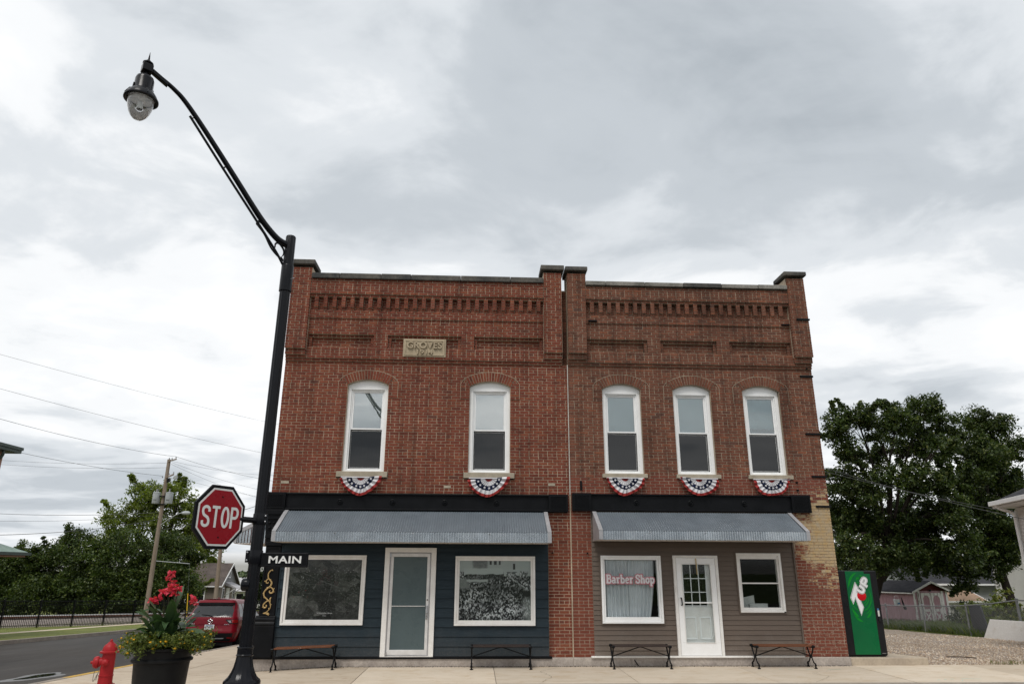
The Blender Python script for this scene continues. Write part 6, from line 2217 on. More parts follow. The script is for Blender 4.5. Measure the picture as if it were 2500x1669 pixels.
# ------------------------------------------------------------------ vending machine on its concrete pad
pad = MB()
pad.prism([(8.175, 0.0), (9.93, 0.02), (9.42, 1.15), (8.175, 1.25)], -0.3, 0.15, 'z')
padO = pad.build('concrete_pad', M['slab'], bevel=0.015)
tag(padO, 'low concrete pad under the green vending machine', 'concrete pad')
vm = thing('vending_machine', 'green and black soft drink vending machine beside the corner pier', 'vending machine', (8.2, 0.15, 0.16))
y0v = 0.15
MB().box(8.21, 9.115, y0v + 0.03, y0v + 0.85, 0.165, 1.95).build('cabinet', M['vend_black'], vm, bevel=0.015)
MB().box(8.235, 9.09, y0v + 0.06, y0v + 0.8, 0.15, 0.17).build('plinth', M['vend_black'], vm)
MB().box(8.214, 9.111, y0v, y0v + 0.03, 0.185, 1.946).build('door', M['vend_black'], vm, bevel=0.008)
pn = MB()
pn.prism([(8.385, 0.20), (8.955, 0.20), (8.955, 1.885), (8.82, 1.885), (8.82, 1.94), (8.385, 1.94)], y0v - 0.006, y0v + 0.001)
pn = pn.build('front_panel', M['vend_green'], vm)
ya = y0v - 0.0075


def arcband(cx, cz, rx_, rz_, a0, a1, w_, name='swirl', d=0.0):
    P = []
    ws = []
    for i in range(19):
        t_ = i / 18
        a = R(a0 + (a1 - a0) * t_)
        P.append((cx + rx_ * math.cos(a), cz + rz_ * math.sin(a)))
        ws.append(w_ * (0.12 + 0.88 * math.sin(math.pi * t_) ** 0.8))
    MB().ribbon(P, ws, ya - d, 0.001).build(name, M['vend_lite'], pn)


cx_, cz_ = 8.665, 1.40
for (rx_, rz_, a0, a1, w_) in ((0.265, 0.50, 96, 158, 0.05), (0.27, 0.46, 40, 84, 0.045), (0.07, 0.40, 60, 125, 0.045), (0.225, 0.30, 60, 165, 0.018), (0.20, 0.26, 95, 150, 0.015),
                                (0.24, 0.31, 175, 262, 0.022), (0.18, 0.22, 190, 250, 0.014), (0.245, 0.30, 275, 395, 0.028), (0.19, 0.21, 285, 360, 0.022), (0.15, 0.16, 290, 350, 0.016),
                                (0.27, 0.45, 212, 250, 0.05), (0.275, 0.52, 225, 268, 0.045), (0.275, 0.38, 285, 325, 0.02), (0.275, 0.47, 288, 322, 0.045)):
    arcband(cx_, cz_, rx_, rz_, a0, a1, w_)


def poly_plate(P, y, th, mat, name, parent=pn):
    return MB().prism(P, y - th, y).build(name, mat, parent)


def grow(P, k_):
    """offset a polygon outward (counter-clockwise winding)"""
    out = []
    n = len(P)
    for i in range(n):
        a, b, c = Vector(P[i - 1]), Vector(P[i]), Vector(P[(i + 1) % n])
        e1, e2 = (b - a).normalized(), (c - b).normalized()
        n1, n2 = Vector((e1.y, -e1.x)), Vector((e2.y, -e2.x))
        bis = (n1 + n2)
        bis = bis / max(0.35, bis.length_squared / 2)
        out.append(tuple(b + bis * k_))
    return out


seven = [(8.582, 1.69), (8.440, 1.378), (8.482, 1.252), (8.548, 1.375), (8.632, 1.01), (8.703, 1.172), (8.612, 1.44), (8.640, 1.575)]
poly_plate(grow(seven, 0.010), ya - 0.002, 0.001, M['vend_white'], 'logo_seven_edge')
poly_plate(seven, ya - 0.0035, 0.001, M['vend_line'], 'logo_seven_line')
poly_plate(grow(seven, -0.007), ya - 0.005, 0.001, M['vend_white'], 'logo_seven')
ball = MB().lathe([(0.0, 0.012), (0.04, 0.011), (0.075, 0.008), (0.098, 0.003), (0.104, 0.0)][::-1], (8.695, ya - 0.006, 1.415), 32, 'y', caps=False)
M['vend_red'] = mk('logo_red', (0.52, 0.008, 0.014), (0.46, 0.008, 0.012), 6, 0.25, spec=0.6, fine=0.02)
ball.build('logo_ball', M['vend_red'], pn, smooth=60)
uu = Vector((0.235, 0.335)).normalized()        # the word climbs to the right
vv = Vector((-uu.y, uu.x))


def up_letter(st, off, w_, mat, y, name):
    mb = MB()
    for si, s_ in enumerate(st):
        P = [tuple(Vector((8.70, 1.475)) + uu * p[0] + vv * p[1] * 1.0 + Vector((p[1] * 0.0, 0))) for p in s_]
        tmp = MB().ribbon(P, w_, y - 0.0003 * si, 0.0008)
        mb.add(tmp.v, tmp.f)
    mb.build(name, mat, pn)


hU = 0.12
U_ = [[(0.0, hU), (0.0 + 0.002, 0.04)] + [(0.055 - 0.052 * math.cos(a), 0.035 - 0.05 * math.sin(a)) for a in [i * math.pi / 10 for i in range(0, 11)]] + [(0.108, 0.04), (0.110, hU)]]
P_ = [[(0.19, -0.045), (0.19, hU + 0.015)], [(0.19, hU), (0.27, hU)] + [(0.275 + 0.042 * math.sin(a), hU - 0.042 + 0.042 * math.cos(a)) for a in [i * math.pi / 10 for i in range(1, 10)]] + [(0.27, hU - 0.084), (0.19, hU - 0.084)]]
for st, nm in ((U_, 'logo_letter_u'), (P_, 'logo_letter_p')):
    up_letter(st, 0, 0.078, M['vend_white'], ya - 0.0195, nm + '_edge')
    up_letter(st, 0, 0.060, M['vend_line'], ya - 0.0212, nm + '_line')
    up_letter(st, 0, 0.047, M['vend_white'], ya - 0.0228, nm)
MB().box(9.012, 9.05, y0v - 0.006, y0v, 1.11, 1.15).build('card_sticker', M['blue_mark'], vm)
MB().box(9.016, 9.055, y0v - 0.007, y0v, 0.985, 1.107).build('price_sticker', M['paper'], vm)
MB().box(9.012, 9.06, y0v - 0.02, y0v, 0.88, 0.975).build('lock_box', M['car_black'], vm, bevel=0.005)
MB().box(8.99, 9.075, y0v - 0.004, y0v, 0.222, 0.228).build('maker_plate', M['steel'], vm)

# faint turquoise survey marks on the slabs
for (x, y, l, a) in ((7.2, -0.62, 0.9, 0.02), (6.4, -0.58, 0.4, -0.05), (8.9, -2.05, 0.5, 0.3), (9.5, -1.95, 0.35, -0.2), (9.2, -2.15, 0.25, 0.9)):
    m = MB()
    rq = random.Random(int(x * 10))
    pts = []
    for i in range(7):
        t_ = i / 6 - 0.5
        pts.append((x + l * t_ * math.cos(a), y + l * t_ * math.sin(a) + rq.uniform(-0.012, 0.012)))
    for i in range(6):
        if rq.random() < 0.6:
            (xa, yb), (xc, yd) = pts[i], pts[i + 1]
            m.add([(xa, yb - 0.008, G(xa, yb) + 0.0055), (xc, yd - 0.008, G(xc, yd) + 0.0055), (xc, yd + 0.008, G(xc, yd) + 0.0055), (xa, yb + 0.008, G(xa, yb) + 0.0055)], [(0, 1, 2, 3)])
    if m.f:
        o = m.build('survey_mark', M['chalk'])
        o['kind'] = 'structure'

# ------------------------------------------------------------------ parked car, seen from behind
CX_, CY_ = -9.70, 11.8
CZ_ = G(CX_, CY_ + 1.5) - 0.15
car = thing('parked_car', 'dark red crossover parked along the side street, seen from behind', 'car', (CX_, CY_, CZ_))
car.rotation_euler = (math.atan(-0.042), 0, 0)
car.scale = (1.06, 1.0, 1.07)
HW = 0.93
Zs = [0.30, 0.40, 0.52, 0.60, 0.66, 0.74, 0.86, 0.98, 1.06, 1.12, 1.22, 1.34, 1.46, 1.56, 1.62, 1.655]
Wz = [0.80, 0.88, 0.915, 0.93, 0.925, 0.915, 0.92, 0.925, 0.905, 0.87, 0.83, 0.785, 0.735, 0.69, 0.63, 0.50]
Yr = [0.20, 0.10, 0.03, 0.0, 0.015, 0.055, 0.075, 0.075, 0.085, 0.12, 0.20, 0.30, 0.41, 0.44, 0.42, 0.46]


def interp(z, tab):
    return float(np.interp(z, Zs, tab))


def rear(u, z, d=0.0):
    """point on the rear end: u in -1..1 across, wraps round at the corners"""
    w_ = interp(z, Wz)
    a = abs(u)
    bulge = 0.05 * a ** 2 + 0.20 * max(0, a - 0.80) ** 2 / 0.04 * (0.9 if z < 1.1 else 0.75)
    return (math.copysign(w_ * (1 - 0.035 * max(0, a - 0.85) / 0.15) * a, u) if a else 0.0, interp(z, Yr) + bulge - d, z)


def sidew(y, z):
    w_ = interp(z, Wz)
    f = 1.0
    if y > 3.4:
        f = 1 - 0.20 * ((y - 3.4) / 1.15) ** 2
    return w_ * 0.965 * f if y > 1 else w_ * (0.965)


bd_m = MB()
nU, nV = 36, len(Zs) - 1
bd_m.grid(lambda u, v: rear(u * 2 - 1, Zs[int(round(v * nV))]), nU, nV)


def roof_z(y, z):
    """squash the section where the bonnet and windscreen fall away"""
    lim = float(np.interp(y, [0.4, 1.2, 2.3, 3.15, 3.35, 4.3, 4.55], [1.655, 1.68, 1.655, 1.12, 1.06, 0.92, 0.70]))
    return z if z < 0.66 else 0.66 + (z - 0.66) * (lim - 0.66) / (1.655 - 0.66)


for sgn in (-1, 1):
    def sf(u, v, sgn=sgn):
        i = int(round(v * nV))
        e = rear(sgn, Zs[i])
        y = e[1] + (4.5 - e[1]) * u
        wf = sidew(y, Zs[i]) if u > 0 else abs(e[0])
        return (sgn * (abs(e[0]) * (1 - min(1, u * 8)) + wf * min(1, u * 8)), y, roof_z(y, Zs[i]))
    bd_m.grid(sf, 28, nV, flip=(sgn < 0))
# roof cap
bd_m.grid(lambda u, v: ((u * 2 - 1) * (abs(rear(1, 1.655)[0]) if v == 0 else sidew(0.7 + 3.8 * v, 1.655)), rear(1, 1.655)[1] + (4.5 - rear(1, 1.655)[1]) * v + (rear(u * 2 - 1, 1.655)[1] - rear(1, 1.655)[1]) * (1 - v),
                        roof_z(rear(1, 1.655)[1] + (4.5 - rear(1, 1.655)[1]) * v, 1.655) + 0.02 * (1 - (u * 2 - 1) ** 2)), nU, 28)
body = bd_m.build('body', M['car_red'], car, smooth=50, local=True)
bm = bmesh.new()
bm.from_mesh(body.data)
bmesh.ops.remove_doubles(bm, verts=bm.verts, dist=0.003)
bmesh.ops.recalc_face_normals(bm, faces=bm.faces)
bm.to_mesh(body.data)
bm.free()


def rpatch(name, z0, z1, uL, uR, d, mat, nz=6, nu=16, parent=car):
    def fn(u, v):
        z = z0 + (z1 - z0) * v
        a, b = uL(v), uR(v)
        return rear(a + (b - a) * u, z, d)
    return MB().grid(fn, nu, nz).build(name, mat, parent, smooth=60, local=True)


lf = lambda a, b: (lambda v: a + (b - a) * v)
rw = rpatch('rear_window', 1.10, 1.47, lf(-0.80, -0.90), lf(0.80, 0.90), 0.008, M['car_glass'])
sp = MB()
sp.grid(lambda u, v: (rear((u * 2 - 1) * 0.93, 1.50)[0] * (1 - 0.02 * v), rear((u * 2 - 1) * 0.93, 1.55)[1] - 0.05 - 0.02 * math.sin(v * 3.14), 1.475 + 0.075 * v), 16, 4)
sp.build('painted_spoiler_shade', M['car_black'], car, smooth=60, local=True)  # black strip stands in for the roof spoiler's shade on the glass
sp = MB()
sp.grid(lambda u, v: (rear((u * 2 - 1) * 0.97, 1.58)[0], rear((u * 2 - 1) * 0.93, 1.58)[1] - 0.085 + 0.12 * v, 1.555 + 0.085 * math.sin(v * 1.6) + 0.012 * (1 - (u * 2 - 1) ** 2)), 18, 5)
sp.build('roof_spoiler', M['car_red'], car, smooth=60, local=True)
MB().tube([rear(-0.42, 1.175, 0.02), rear(-0.1, 1.155, 0.03), rear(0.06, 1.115, 0.035)], 0.014, 6).build('wiper', M['car_black'], car, local=True)
MB().tube([rear(-0.78, 1.185, 0.010), rear(-0.78, 1.185, 0.016)], 0.042, 16).build('window_sticker', M['paper'], car, local=True)
rpatch('bumper_lower', 0.32, 0.585, lf(-0.93, -0.98), lf(0.93, 0.98), 0.012, M['car_black'])
rpatch('bumper_insert', 0.40, 0.43, lf(-0.55, -0.60), lf(0.55, 0.60), 0.02, M['grey_metal'], 1)
for s_ in (-1, 1):
    rpatch('reflector', 0.415, 0.455, lf(s_ * 0.70, s_ * 0.68), lf(s_ * 0.86, s_ * 0.84), 0.022, M['tail_red'], 2, 4)
    a, b = (0.56, 1.0)
    rpatch('tail_lamp', 0.885, 1.02, lf(s_ * 0.68, s_ * 0.54), lf(s_ * 0.99, s_ * 0.99), 0.010, M['car_black'], 4, 10)
    rpatch('tail_lamp_red', 0.905, 1.005, lf(s_ * 0.80, s_ * 0.76), lf(s_ * 0.985, s_ * 0.985), 0.016, M['tail_red'], 4, 8)
    rpatch('tail_lamp_clear', 0.91, 0.985, lf(s_ * 0.71, s_ * 0.62), lf(s_ * 0.78, s_ * 0.735), 0.016, M['tail_clear'], 3, 4)
# licence recess and plate
rc = rpatch('plate_recess', 0.665, 0.86, lf(-0.50, -0.40), lf(0.50, 0.40), 0.004, M['car_red'], 4, 10)
rpatch('tailgate_ledge', 0.86, 0.885, lf(-0.62, -0.62), lf(0.62, 0.62), 0.028, M['car_red'], 1, 12)
pl = MB().box(-0.165, 0.165, 0.028, 0.036, 0.70, 0.855)
pl = pl.build('licence_plate', M['plate'], car, local=True, bevel=0.004)
place_text('879 8702', 'plate_lettering', M['print_dark'], pl, (0.0, 0.027, 0.775), 0.27, 0.075, 0.0006, 0.02, local=True)
MB().box(-0.12, 0.12, 0.0265, 0.0275, 0.825, 0.842).build('plate_print', M['blue_mark'], pl, local=True)
# chrome emblem and badges
em = MB()
yE = 0.066
ringp = [(0.088 * math.cos(a), yE - 0.012, 0.955 + 0.072 * math.sin(a)) for a in [i * 2 * math.pi / 32 for i in range(33)]]
em.tube(ringp, 0.011, 6, caps=False)
em.tube(spline([(-0.085, yE - 0.014, 0.975), (-0.05, yE - 0.016, 0.978), (0.0, yE - 0.018, 0.945), (0.05, yE - 0.016, 0.978), (0.085, yE - 0.014, 0.975)], 6), 0.012, 6)
em.build('emblem', M['chrome'], car, smooth=60, local=True)
place_text('CX-5', 'badge', M['chrome'], car, (-0.60, 0.068, 0.885), 0.16, 0.035, 0.004, 0.02, local=True)
place_text('AWD', 'badge', M['chrome'], car, (-0.57, 0.068, 0.845), 0.09, 0.022, 0.004, 0.02, local=True)
place_text('SKYACTIV', 'badge', M['chrome'], car, (0.57, 0.064, 0.86), 0.17, 0.026, 0.004, 0.02, local=True)
# shark fin, side glass, mirrors, wheels
MB().prism([(0.62, 1.675), (0.78, 1.675), (0.64, 1.735)], -0.012, 0.012, 'x').build('roof_aerial', M['car_red'], car, local=True)
for s_ in (-1, 1):
    for (ya_, yb_, yc_, yd_) in ((0.55, 1.05, 1.0, 0.72), (1.10, 1.95, 1.95, 1.08), (2.0, 2.95, 2.42, 2.0)):
        g_ = MB()

        def sg(u, v, q=(ya_, yb_, yc_, yd_), s_=s_):
            y = (q[0] + (q[1] - q[0]) * u) * (1 - v) + (q[3] + (q[2] - q[3]) * u) * v
            z = 1.09 + (1.50 - 1.09) * v
            return (s_ * (sidew(y, z) + 0.006), y, roof_z(y, z) if y < 2.4 else min(roof_z(y, 1.655) - 0.02, z))
        g_.grid(sg, 8, 6)
        g_.build('side_window', M['car_glass'], car, smooth=60, local=True)
    mr = MB().hexa([(s_ * 0.90, 2.72, 1.03), (s_ * 1.07, 2.66, 1.03), (s_ * 1.07, 2.80, 1.05), (s_ * 0.90, 2.86, 1.05), (s_ * 0.91, 2.72, 1.15), (s_ * 1.06, 2.67, 1.17), (s_ * 1.06, 2.78, 1.16), (s_ * 0.91, 2.84, 1.13)])
    mr.build('mirror', M['car_red'], car, local=True, bevel=0.02)
    MB().box(s_ * 0.95 - 0.03, s_ * 0.95 + 0.03, 2.0, 2.12, 0.90, 0.925).build('door_handle', M['chrome'], car, local=True, bevel=0.008)
    for yw in (0.92, 3.62):
        wh = MB()
        prof = [(0.0, -0.09), (0.26, -0.09), (0.33, -0.085), (0.352, -0.06), (0.355, 0.06), (0.33, 0.085), (0.26, 0.09), (0.0, 0.09)]
        wh.lathe([(r_, h_) for r_, h_ in prof], (s_ * 0.855, yw, 0.355), 28, 'x', caps=False)
        w_ = wh.build('wheel', M['tyre'], car, smooth=40, local=True)
        rim = MB().lathe([(0.0, s_ * 0.10), (0.06, s_ * 0.105), (0.20, s_ * 0.098), (0.24, s_ * 0.092), (0.25, s_ * 0.088)], (s_ * 0.855, yw, 0.355), 24, 'x', caps=False, flute=None)
        rim.build('rim', M['grey_metal'], w_, smooth=40, local=True)
        ar = MB()
        ar.tube([(s_ * 0.905, yw + 0.40 * math.cos(a), 0.36 + 0.40 * math.sin(a)) for a in [i * math.pi / 12 for i in range(13)]], 0.035, 6)
        ar.build('wheel_arch', M['car_black'], car, smooth=60, local=True)
MB().box(-0.75, 0.75, 0.35, 4.2, 0.18, 0.34).build('underbody', M['car_black'], car, local=True)

# ------------------------------------------------------------------ trees
def tree(name, label, base, trunk_h, trunk_r, lobes, clumps, n_per, leaf, mat, seed, group=None, spread=0.7, lean=(0, 0), shell=0.45, flat=0.4, branch=True, cat='tree', extra_limbs=()):
    r_ = random.Random(seed)
    root = thing(name, label, cat, base, 0, group)
    B = Vector(base)
    top = B + Vector((lean[0], lean[1], trunk_h))
    cen, own = [], []
    vol = [l[3] * l[4] * l[5] for l in lobes]
    tot = sum(vol)
    for li, l in enumerate(lobes):
        k_ = max(4, int(clumps * vol[li] / tot))
        for _ in range(k_):
            while True:
                p = Vector((r_.gauss(0, 1), r_.gauss(0, 1), r_.gauss(0, 1)))
                if p.length > 1e-3:
                    break
            p.normalize()
            q_ = shell + (1 - shell) * r_.random() ** 0.6
            q_ *= 1 + 0.12 * math.sin(p.x * 5 + li) * math.cos(p.z * 4 + seed)
            cen.append((l[0] + p.x * l[3] * q_, l[1] + p.y * l[4] * q_, l[2] + p.z * l[5] * q_))
            own.append(li)
    tr = MB()
    mid = B.lerp(top, 0.5) + Vector((r_.uniform(-0.15, 0.15), r_.uniform(-0.15, 0.15), 0))
    P = spline([B - Vector((0, 0, 0.3)), mid, top], 6)
    tr.tube(P, [trunk_r * (1.25 - 0.55 * i / (len(P) - 1)) for i in range(len(P))], 10)
    tr.build('trunk', M['bark'], root, smooth=60)
    if branch:
        for li, l in enumerate(lobes):
            c = Vector(l[:3])
            m_ = top.lerp(c, 0.5) + Vector((r_.uniform(-0.4, 0.4), r_.uniform(-0.4, 0.4), r_.uniform(-0.1, 0.5)))
            lb = MB()
            P = spline([top - Vector((0, 0, trunk_h * 0.15)), m_, c, c + (c - m_) * (0.55 if len(lobes) < 6 else 0.12)], 6)
            rr = trunk_r * (0.62 if len(lobes) < 12 else 0.40)
            lb.tube(P, [rr * (1 - 0.88 * i / (len(P) - 1)) for i in range(len(P))], 7)
            mine = [Vector(cen[i]) for i in range(len(cen)) if own[i] == li]
            for q_ in mine[::2]:
                s_ = m_.lerp(c, r_.uniform(0.2, 1.0))
                k_ = s_.lerp(q_, 0.5) + Vector((r_.uniform(-0.2, 0.2), r_.uniform(-0.2, 0.2), r_.uniform(0, 0.25)))
                q0 = 1.0 if len(lobes) < 12 else 1.3
                lb.tube(spline([s_, k_, q_], 3), [rr * 0.26 * q0, rr * 0.22 * q0, rr * 0.18 * q0, rr * 0.14 * q0, rr * 0.10, rr * 0.07, rr * 0.04], 4, caps=False)
            lb.build('limb', M['bark'], root, smooth=60)
    base_n = len(cen)
    for _ in range(base_n // 7):
        i0 = r_.randrange(base_n)
        l = lobes[own[i0]]
        c0_ = Vector(cen[i0])
        d0 = (c0_ - Vector(l[:3]))
        if d0.length < 0.1:
            continue
        d0 = (d0.normalized() + Vector((0, 0, 0.6))).normalized()
        for s0 in (0.25, 0.5, 0.75):
            cen.append(tuple(c0_ + d0 * s0 * spread * 1.6))
    rsn = np.random.RandomState(seed)
    sp_arr = spread * rsn.uniform(0.55, 1.25, len(cen))
    sp_arr[base_n:] *= 0.38
    leaf_object('crown', leaf_arrays(cen, n_per, sp_arr, leaf, seed, flat, (1, 1, 0.75), 0.55), mat, root)
    return root


# right-hand side
tree('walnut_tree', 'broad leafy tree standing behind the pink shed, sky showing through its crown', (19.5, 20.5, G(19.5, 20.5)), 4.4, 0.20,
     [(17.98, 17.6, 8.64, 0.85, 0.93, 0.8), (18.85, 17.3, 9.12, 0.81, 0.89, 0.77), (18.59, 18.0, 7.64, 0.77, 0.85, 0.73), (19.83, 17.4, 8.62, 0.81, 0.89, 0.77), (20.88, 17.2, 9.13, 0.85, 0.93, 0.8), (22.75, 18.0, 9.78, 0.87, 0.96, 0.83), (24.55, 19.4, 9.29, 0.83, 0.91, 0.79), (20.36, 19.1, 7.49, 0.74, 0.81, 0.7), (22.49, 19.0, 8.28, 0.96, 1.05, 0.91), (22.84, 17.6, 7.62, 0.91, 1.0, 0.87), (18.24, 18.4, 6.19, 0.91, 1.0, 0.87), (19.01, 17.7, 5.71, 0.83, 0.91, 0.79), (20.35, 17.4, 6.31, 0.75, 0.83, 0.72), (21.6, 17.3, 6.09, 0.89, 0.98, 0.85), (22.94, 17.6, 5.93, 0.84, 0.92, 0.8), (18.53, 19.4, 4.59, 1.02, 1.12, 0.97), (19.66, 19.2, 4.17, 1.02, 1.12, 0.97), (21.17, 19.1, 4.17, 1.02, 1.12, 0.97), (22.76, 19.1, 4.39, 1.02, 1.12, 0.97), (23.06, 17.5, 4.5, 0.95, 1.04, 0.9), (17.85, 17.8, 2.69, 0.97, 1.06, 0.92), (19.79, 18.6, 2.71, 0.99, 1.09, 0.94), (21.49, 18.9, 2.83, 0.96, 1.05, 0.91), (23.2, 19.2, 2.74, 1.02, 1.12, 0.97), (24.15, 19.3, 1.73, 0.77, 0.85, 0.73), (23.19, 17.2, 2.9, 0.81, 0.89, 0.77)],
     800, 90, 0.15, M['leaf_right'], 31, 'trees behind the gravel yard', 0.46, (1.0, -1.5), 0.25)
tree('walnut_tree', 'tall dark tree to the right of the broad tree, above the white house roof', (28.4, 21.5, G(28.4, 21.5)), 3.4, 0.22,
     [(27.72, 21.1, 9.78, 0.86, 0.95, 0.82), (28.76, 21.2, 9.47, 0.92, 1.01, 0.87), (26.65, 20.8, 8.41, 0.94, 1.03, 0.89), (27.12, 20.0, 7.81, 1.05, 1.15, 1.0), (28.99, 20.7, 8.31, 0.9, 0.99, 0.86), (25.85, 19.7, 6.42, 1.03, 1.13, 0.98), (28.87, 21.9, 6.47, 1.13, 1.24, 1.08), (29.77, 21.8, 6.69, 0.86, 0.95, 0.82), (26.86, 20.9, 4.98, 1.09, 1.2, 1.04), (27.75, 20.3, 4.72, 1.03, 1.13, 0.98), (27.45, 21.9, 3.47, 1.1, 1.21, 1.05), (28.18, 21.0, 3.23, 0.98, 1.07, 0.93), (27.6, 21.8, 2.15, 0.87, 0.96, 0.83), (30.26, 21.7, 5.76, 1.01, 1.11, 0.96), (29.26, 20.8, 3.89, 0.98, 1.07, 0.93)],
     520, 100, 0.15, M['leaf_right'], 32, 'trees behind the gravel yard', 0.52, (-0.6, 0), 0.2)
tree('backyard_tree', 'dark tree filling the gap behind the pink shed', (24.5, 27.5, G(24.5, 27.5)), 2.4, 0.25,
     [(22.0, 27.5, 4.2, 2.4, 2.0, 2.2), (25.0, 27.8, 5.2, 2.6, 2.0, 2.4), (28.5, 28, 4.2, 2.6, 2, 2.4), (20.2, 27, 2.2, 2.0, 1.8, 1.5), (23.6, 27, 2.4, 2.2, 1.8, 1.6)],
     170, 80, 0.22, M['leaf_dark'], 33, 'trees behind the gravel yard', 0.85, (0, 0), 0.2)
tree('yard_shrub', 'brown-green shrub growing through the wire fence near the grey panel', (20.3, 12.2, G(20.3, 12.2)), 0.4, 0.04,
     [(20.4, 12.3, 0.25, 0.9, 1.1, 0.55), (20.9, 13.8, 0.1, 0.8, 1.0, 0.5)], 60, 46, 0.10, M['leaf_mid'], 34, 'shrubs along the wire fence', 0.32, cat='shrub')
tree('yard_shrub', 'pale yellow-green sapling beside the white house corner', (19.5, 10.3, G(19.5, 10.3)), 0.8, 0.03,
     [(19.5, 10.3, 0.9, 0.35, 0.5, 0.6), (19.6, 10.2, 0.2, 0.5, 0.6, 0.5)], 36, 16, 0.13, M['leaf_light'], 35, 'shrubs along the wire fence', 0.22, cat='shrub')
tree('yard_shrub', 'weedy yellow-tipped bush between the vending machine and the pink shed', (19.0, 19.4, G(19, 19.4)), 0.4, 0.03,
     [(19.0, 19.4, 0.2, 0.5, 0.5, 0.8), (18.9, 18.6, -0.2, 0.5, 0.6, 0.5)], 34, 34, 0.11, M['leaf_light'], 36, 'shrubs along the wire fence', 0.28, cat='shrub')
tree('yard_shrub', 'dark bramble behind the wire fence right of the shed', (22.5, 17.2, G(22.5, 17.2)), 0.3, 0.04,
     [(22.6, 17.0, 0.0, 1.0, 0.9, 0.6), (24.0, 17.4, 0.0, 1.2, 0.9, 0.6)], 60, 46, 0.10, M['leaf_dark'], 37, 'shrubs along the wire fence', 0.3, cat='shrub')

# left-hand side, beyond the railway
for i, (x, y, hz2, rx_, sd_) in enumerate(((-45.0, 60, 3.9, 4.0, 41), (-40.0, 58.5, 4.6, 3.9, 42), (-35.2, 58, 4.9, 3.8, 43), (-30.8, 57.5, 4.2, 3.4, 44))):
    zb = G(x, y)
    tree('hedgerow_tree', ('low dark tree at the left end of the row beyond the railway', 'bushy dark tree, second from the left beyond the railway', 'bushy dark tree just left of the utility pole', 'bushy dark tree just right of the utility pole')[i],
         (x, y, zb), 1.6, 0.28, [(x, y, 1.7, rx_, 2.8, 3.6 if i else 2.4), (x - 1.4, y - 0.6, -0.3, rx_ * 0.9, 2.6, 2.0), (x + 1.3, y - 0.8, -0.2, rx_ * 0.9, 2.6, 2.1), (x - 0.5, y - 1.2, -1.6, rx_ * 1.0, 2.0, 1.2), (x + 0.3, y, hz2 - 0.9 - (0.9 if i == 0 else 0), rx_ * 0.7, 2.2, 1.5)],
         300, 92, 0.23, M['leaf_hedge'], sd_, 'trees beyond the railway', 1.0, (0, 0), 0.35)
tree('shade_tree', 'tall airy green tree rising behind the dark row beyond the railway', (-36.5, 70, G(-36.5, 70)), 5.6, 0.42,
     [(-38.8, 70, 9.6, 2.4, 2.4, 2.0), (-35.2, 70, 9.4, 2.4, 2.4, 2.1), (-41.0, 70, 7.0, 2.6, 2.4, 1.8), (-32.8, 70, 6.8, 2.4, 2.4, 2.2), (-37.2, 69.5, 6.6, 2.6, 2.4, 1.8), (-31.6, 69.5, 4.2, 1.9, 2.2, 1.9), (-42.5, 70, 4.6, 2.2, 2.2, 1.4), (-31.6, 72.5, 1.6, 1.4, 2.0, 1.5)],
     300, 70, 0.30, M['leaf_mid'], 45, 'trees beyond the railway', 0.95, (0.8, 0), 0.35)
tree('shade_tree', 'thin leafy tree in front of the gabled house, right of the utility pole', (-28.6, 58.5, G(-28.6, 58.5)), 2.2, 0.14,
     [(-28.6, 58.5, 1.9, 1.3, 1.4, 1.6), (-27.4, 58.3, 0.2, 0.7, 1.0, 1.0), (-29.3, 58.4, 0.0, 1.2, 1.3, 1.5)], 60, 44, 0.20, M['leaf_mid'], 46, 'trees beyond the railway', 0.7, (0, 0), 0.3)
tree('shade_tree', 'dark tree glimpsed between the lamp post and the brick corner', (-21.8, 62, G(-21.8, 62)), 2.2, 0.2,
     [(-22.3, 62, 0.6, 1.6, 1.6, 1.5), (-20.6, 62, 0.2, 1.6, 1.6, 1.7), (-22.0, 62, -0.8, 1.7, 1.6, 1.2)], 80, 70, 0.24, M['leaf_dark'], 47, 'trees beyond the railway', 0.7, (0, 0), 0.3)
# far wood on the horizon, one mass
rw_ = np.random.RandomState(9)
fc = []
for i in range(900):
    x = rw_.uniform(-330, 330)
    y = rw_.uniform(200, 290)
    h = 4.2 + 1.6 * math.sin(x * 0.05) + 1.1 * math.sin(x * 0.17 + 1)
    fc.append((x, y, G(x, y) + rw_.uniform(0.3, 1) * h))
o = leaf_object('far_wood', leaf_arrays(fc, 36, 3.2, 1.5, 9, 0.3), M['leaf_dark'], None, 'stuff')

# ------------------------------------------------------------------ railway, iron fence
rd = Vector((0.507, 0.862, 0)).normalized()        # direction of the line
rn = Vector((-rd.y, rd.x, 0))                       # away from the viewer
F0 = Vector((-31.5, 35.4, 0))


def FP(s_, off):
    p = F0 + rd * s_ + rn * off
    return p


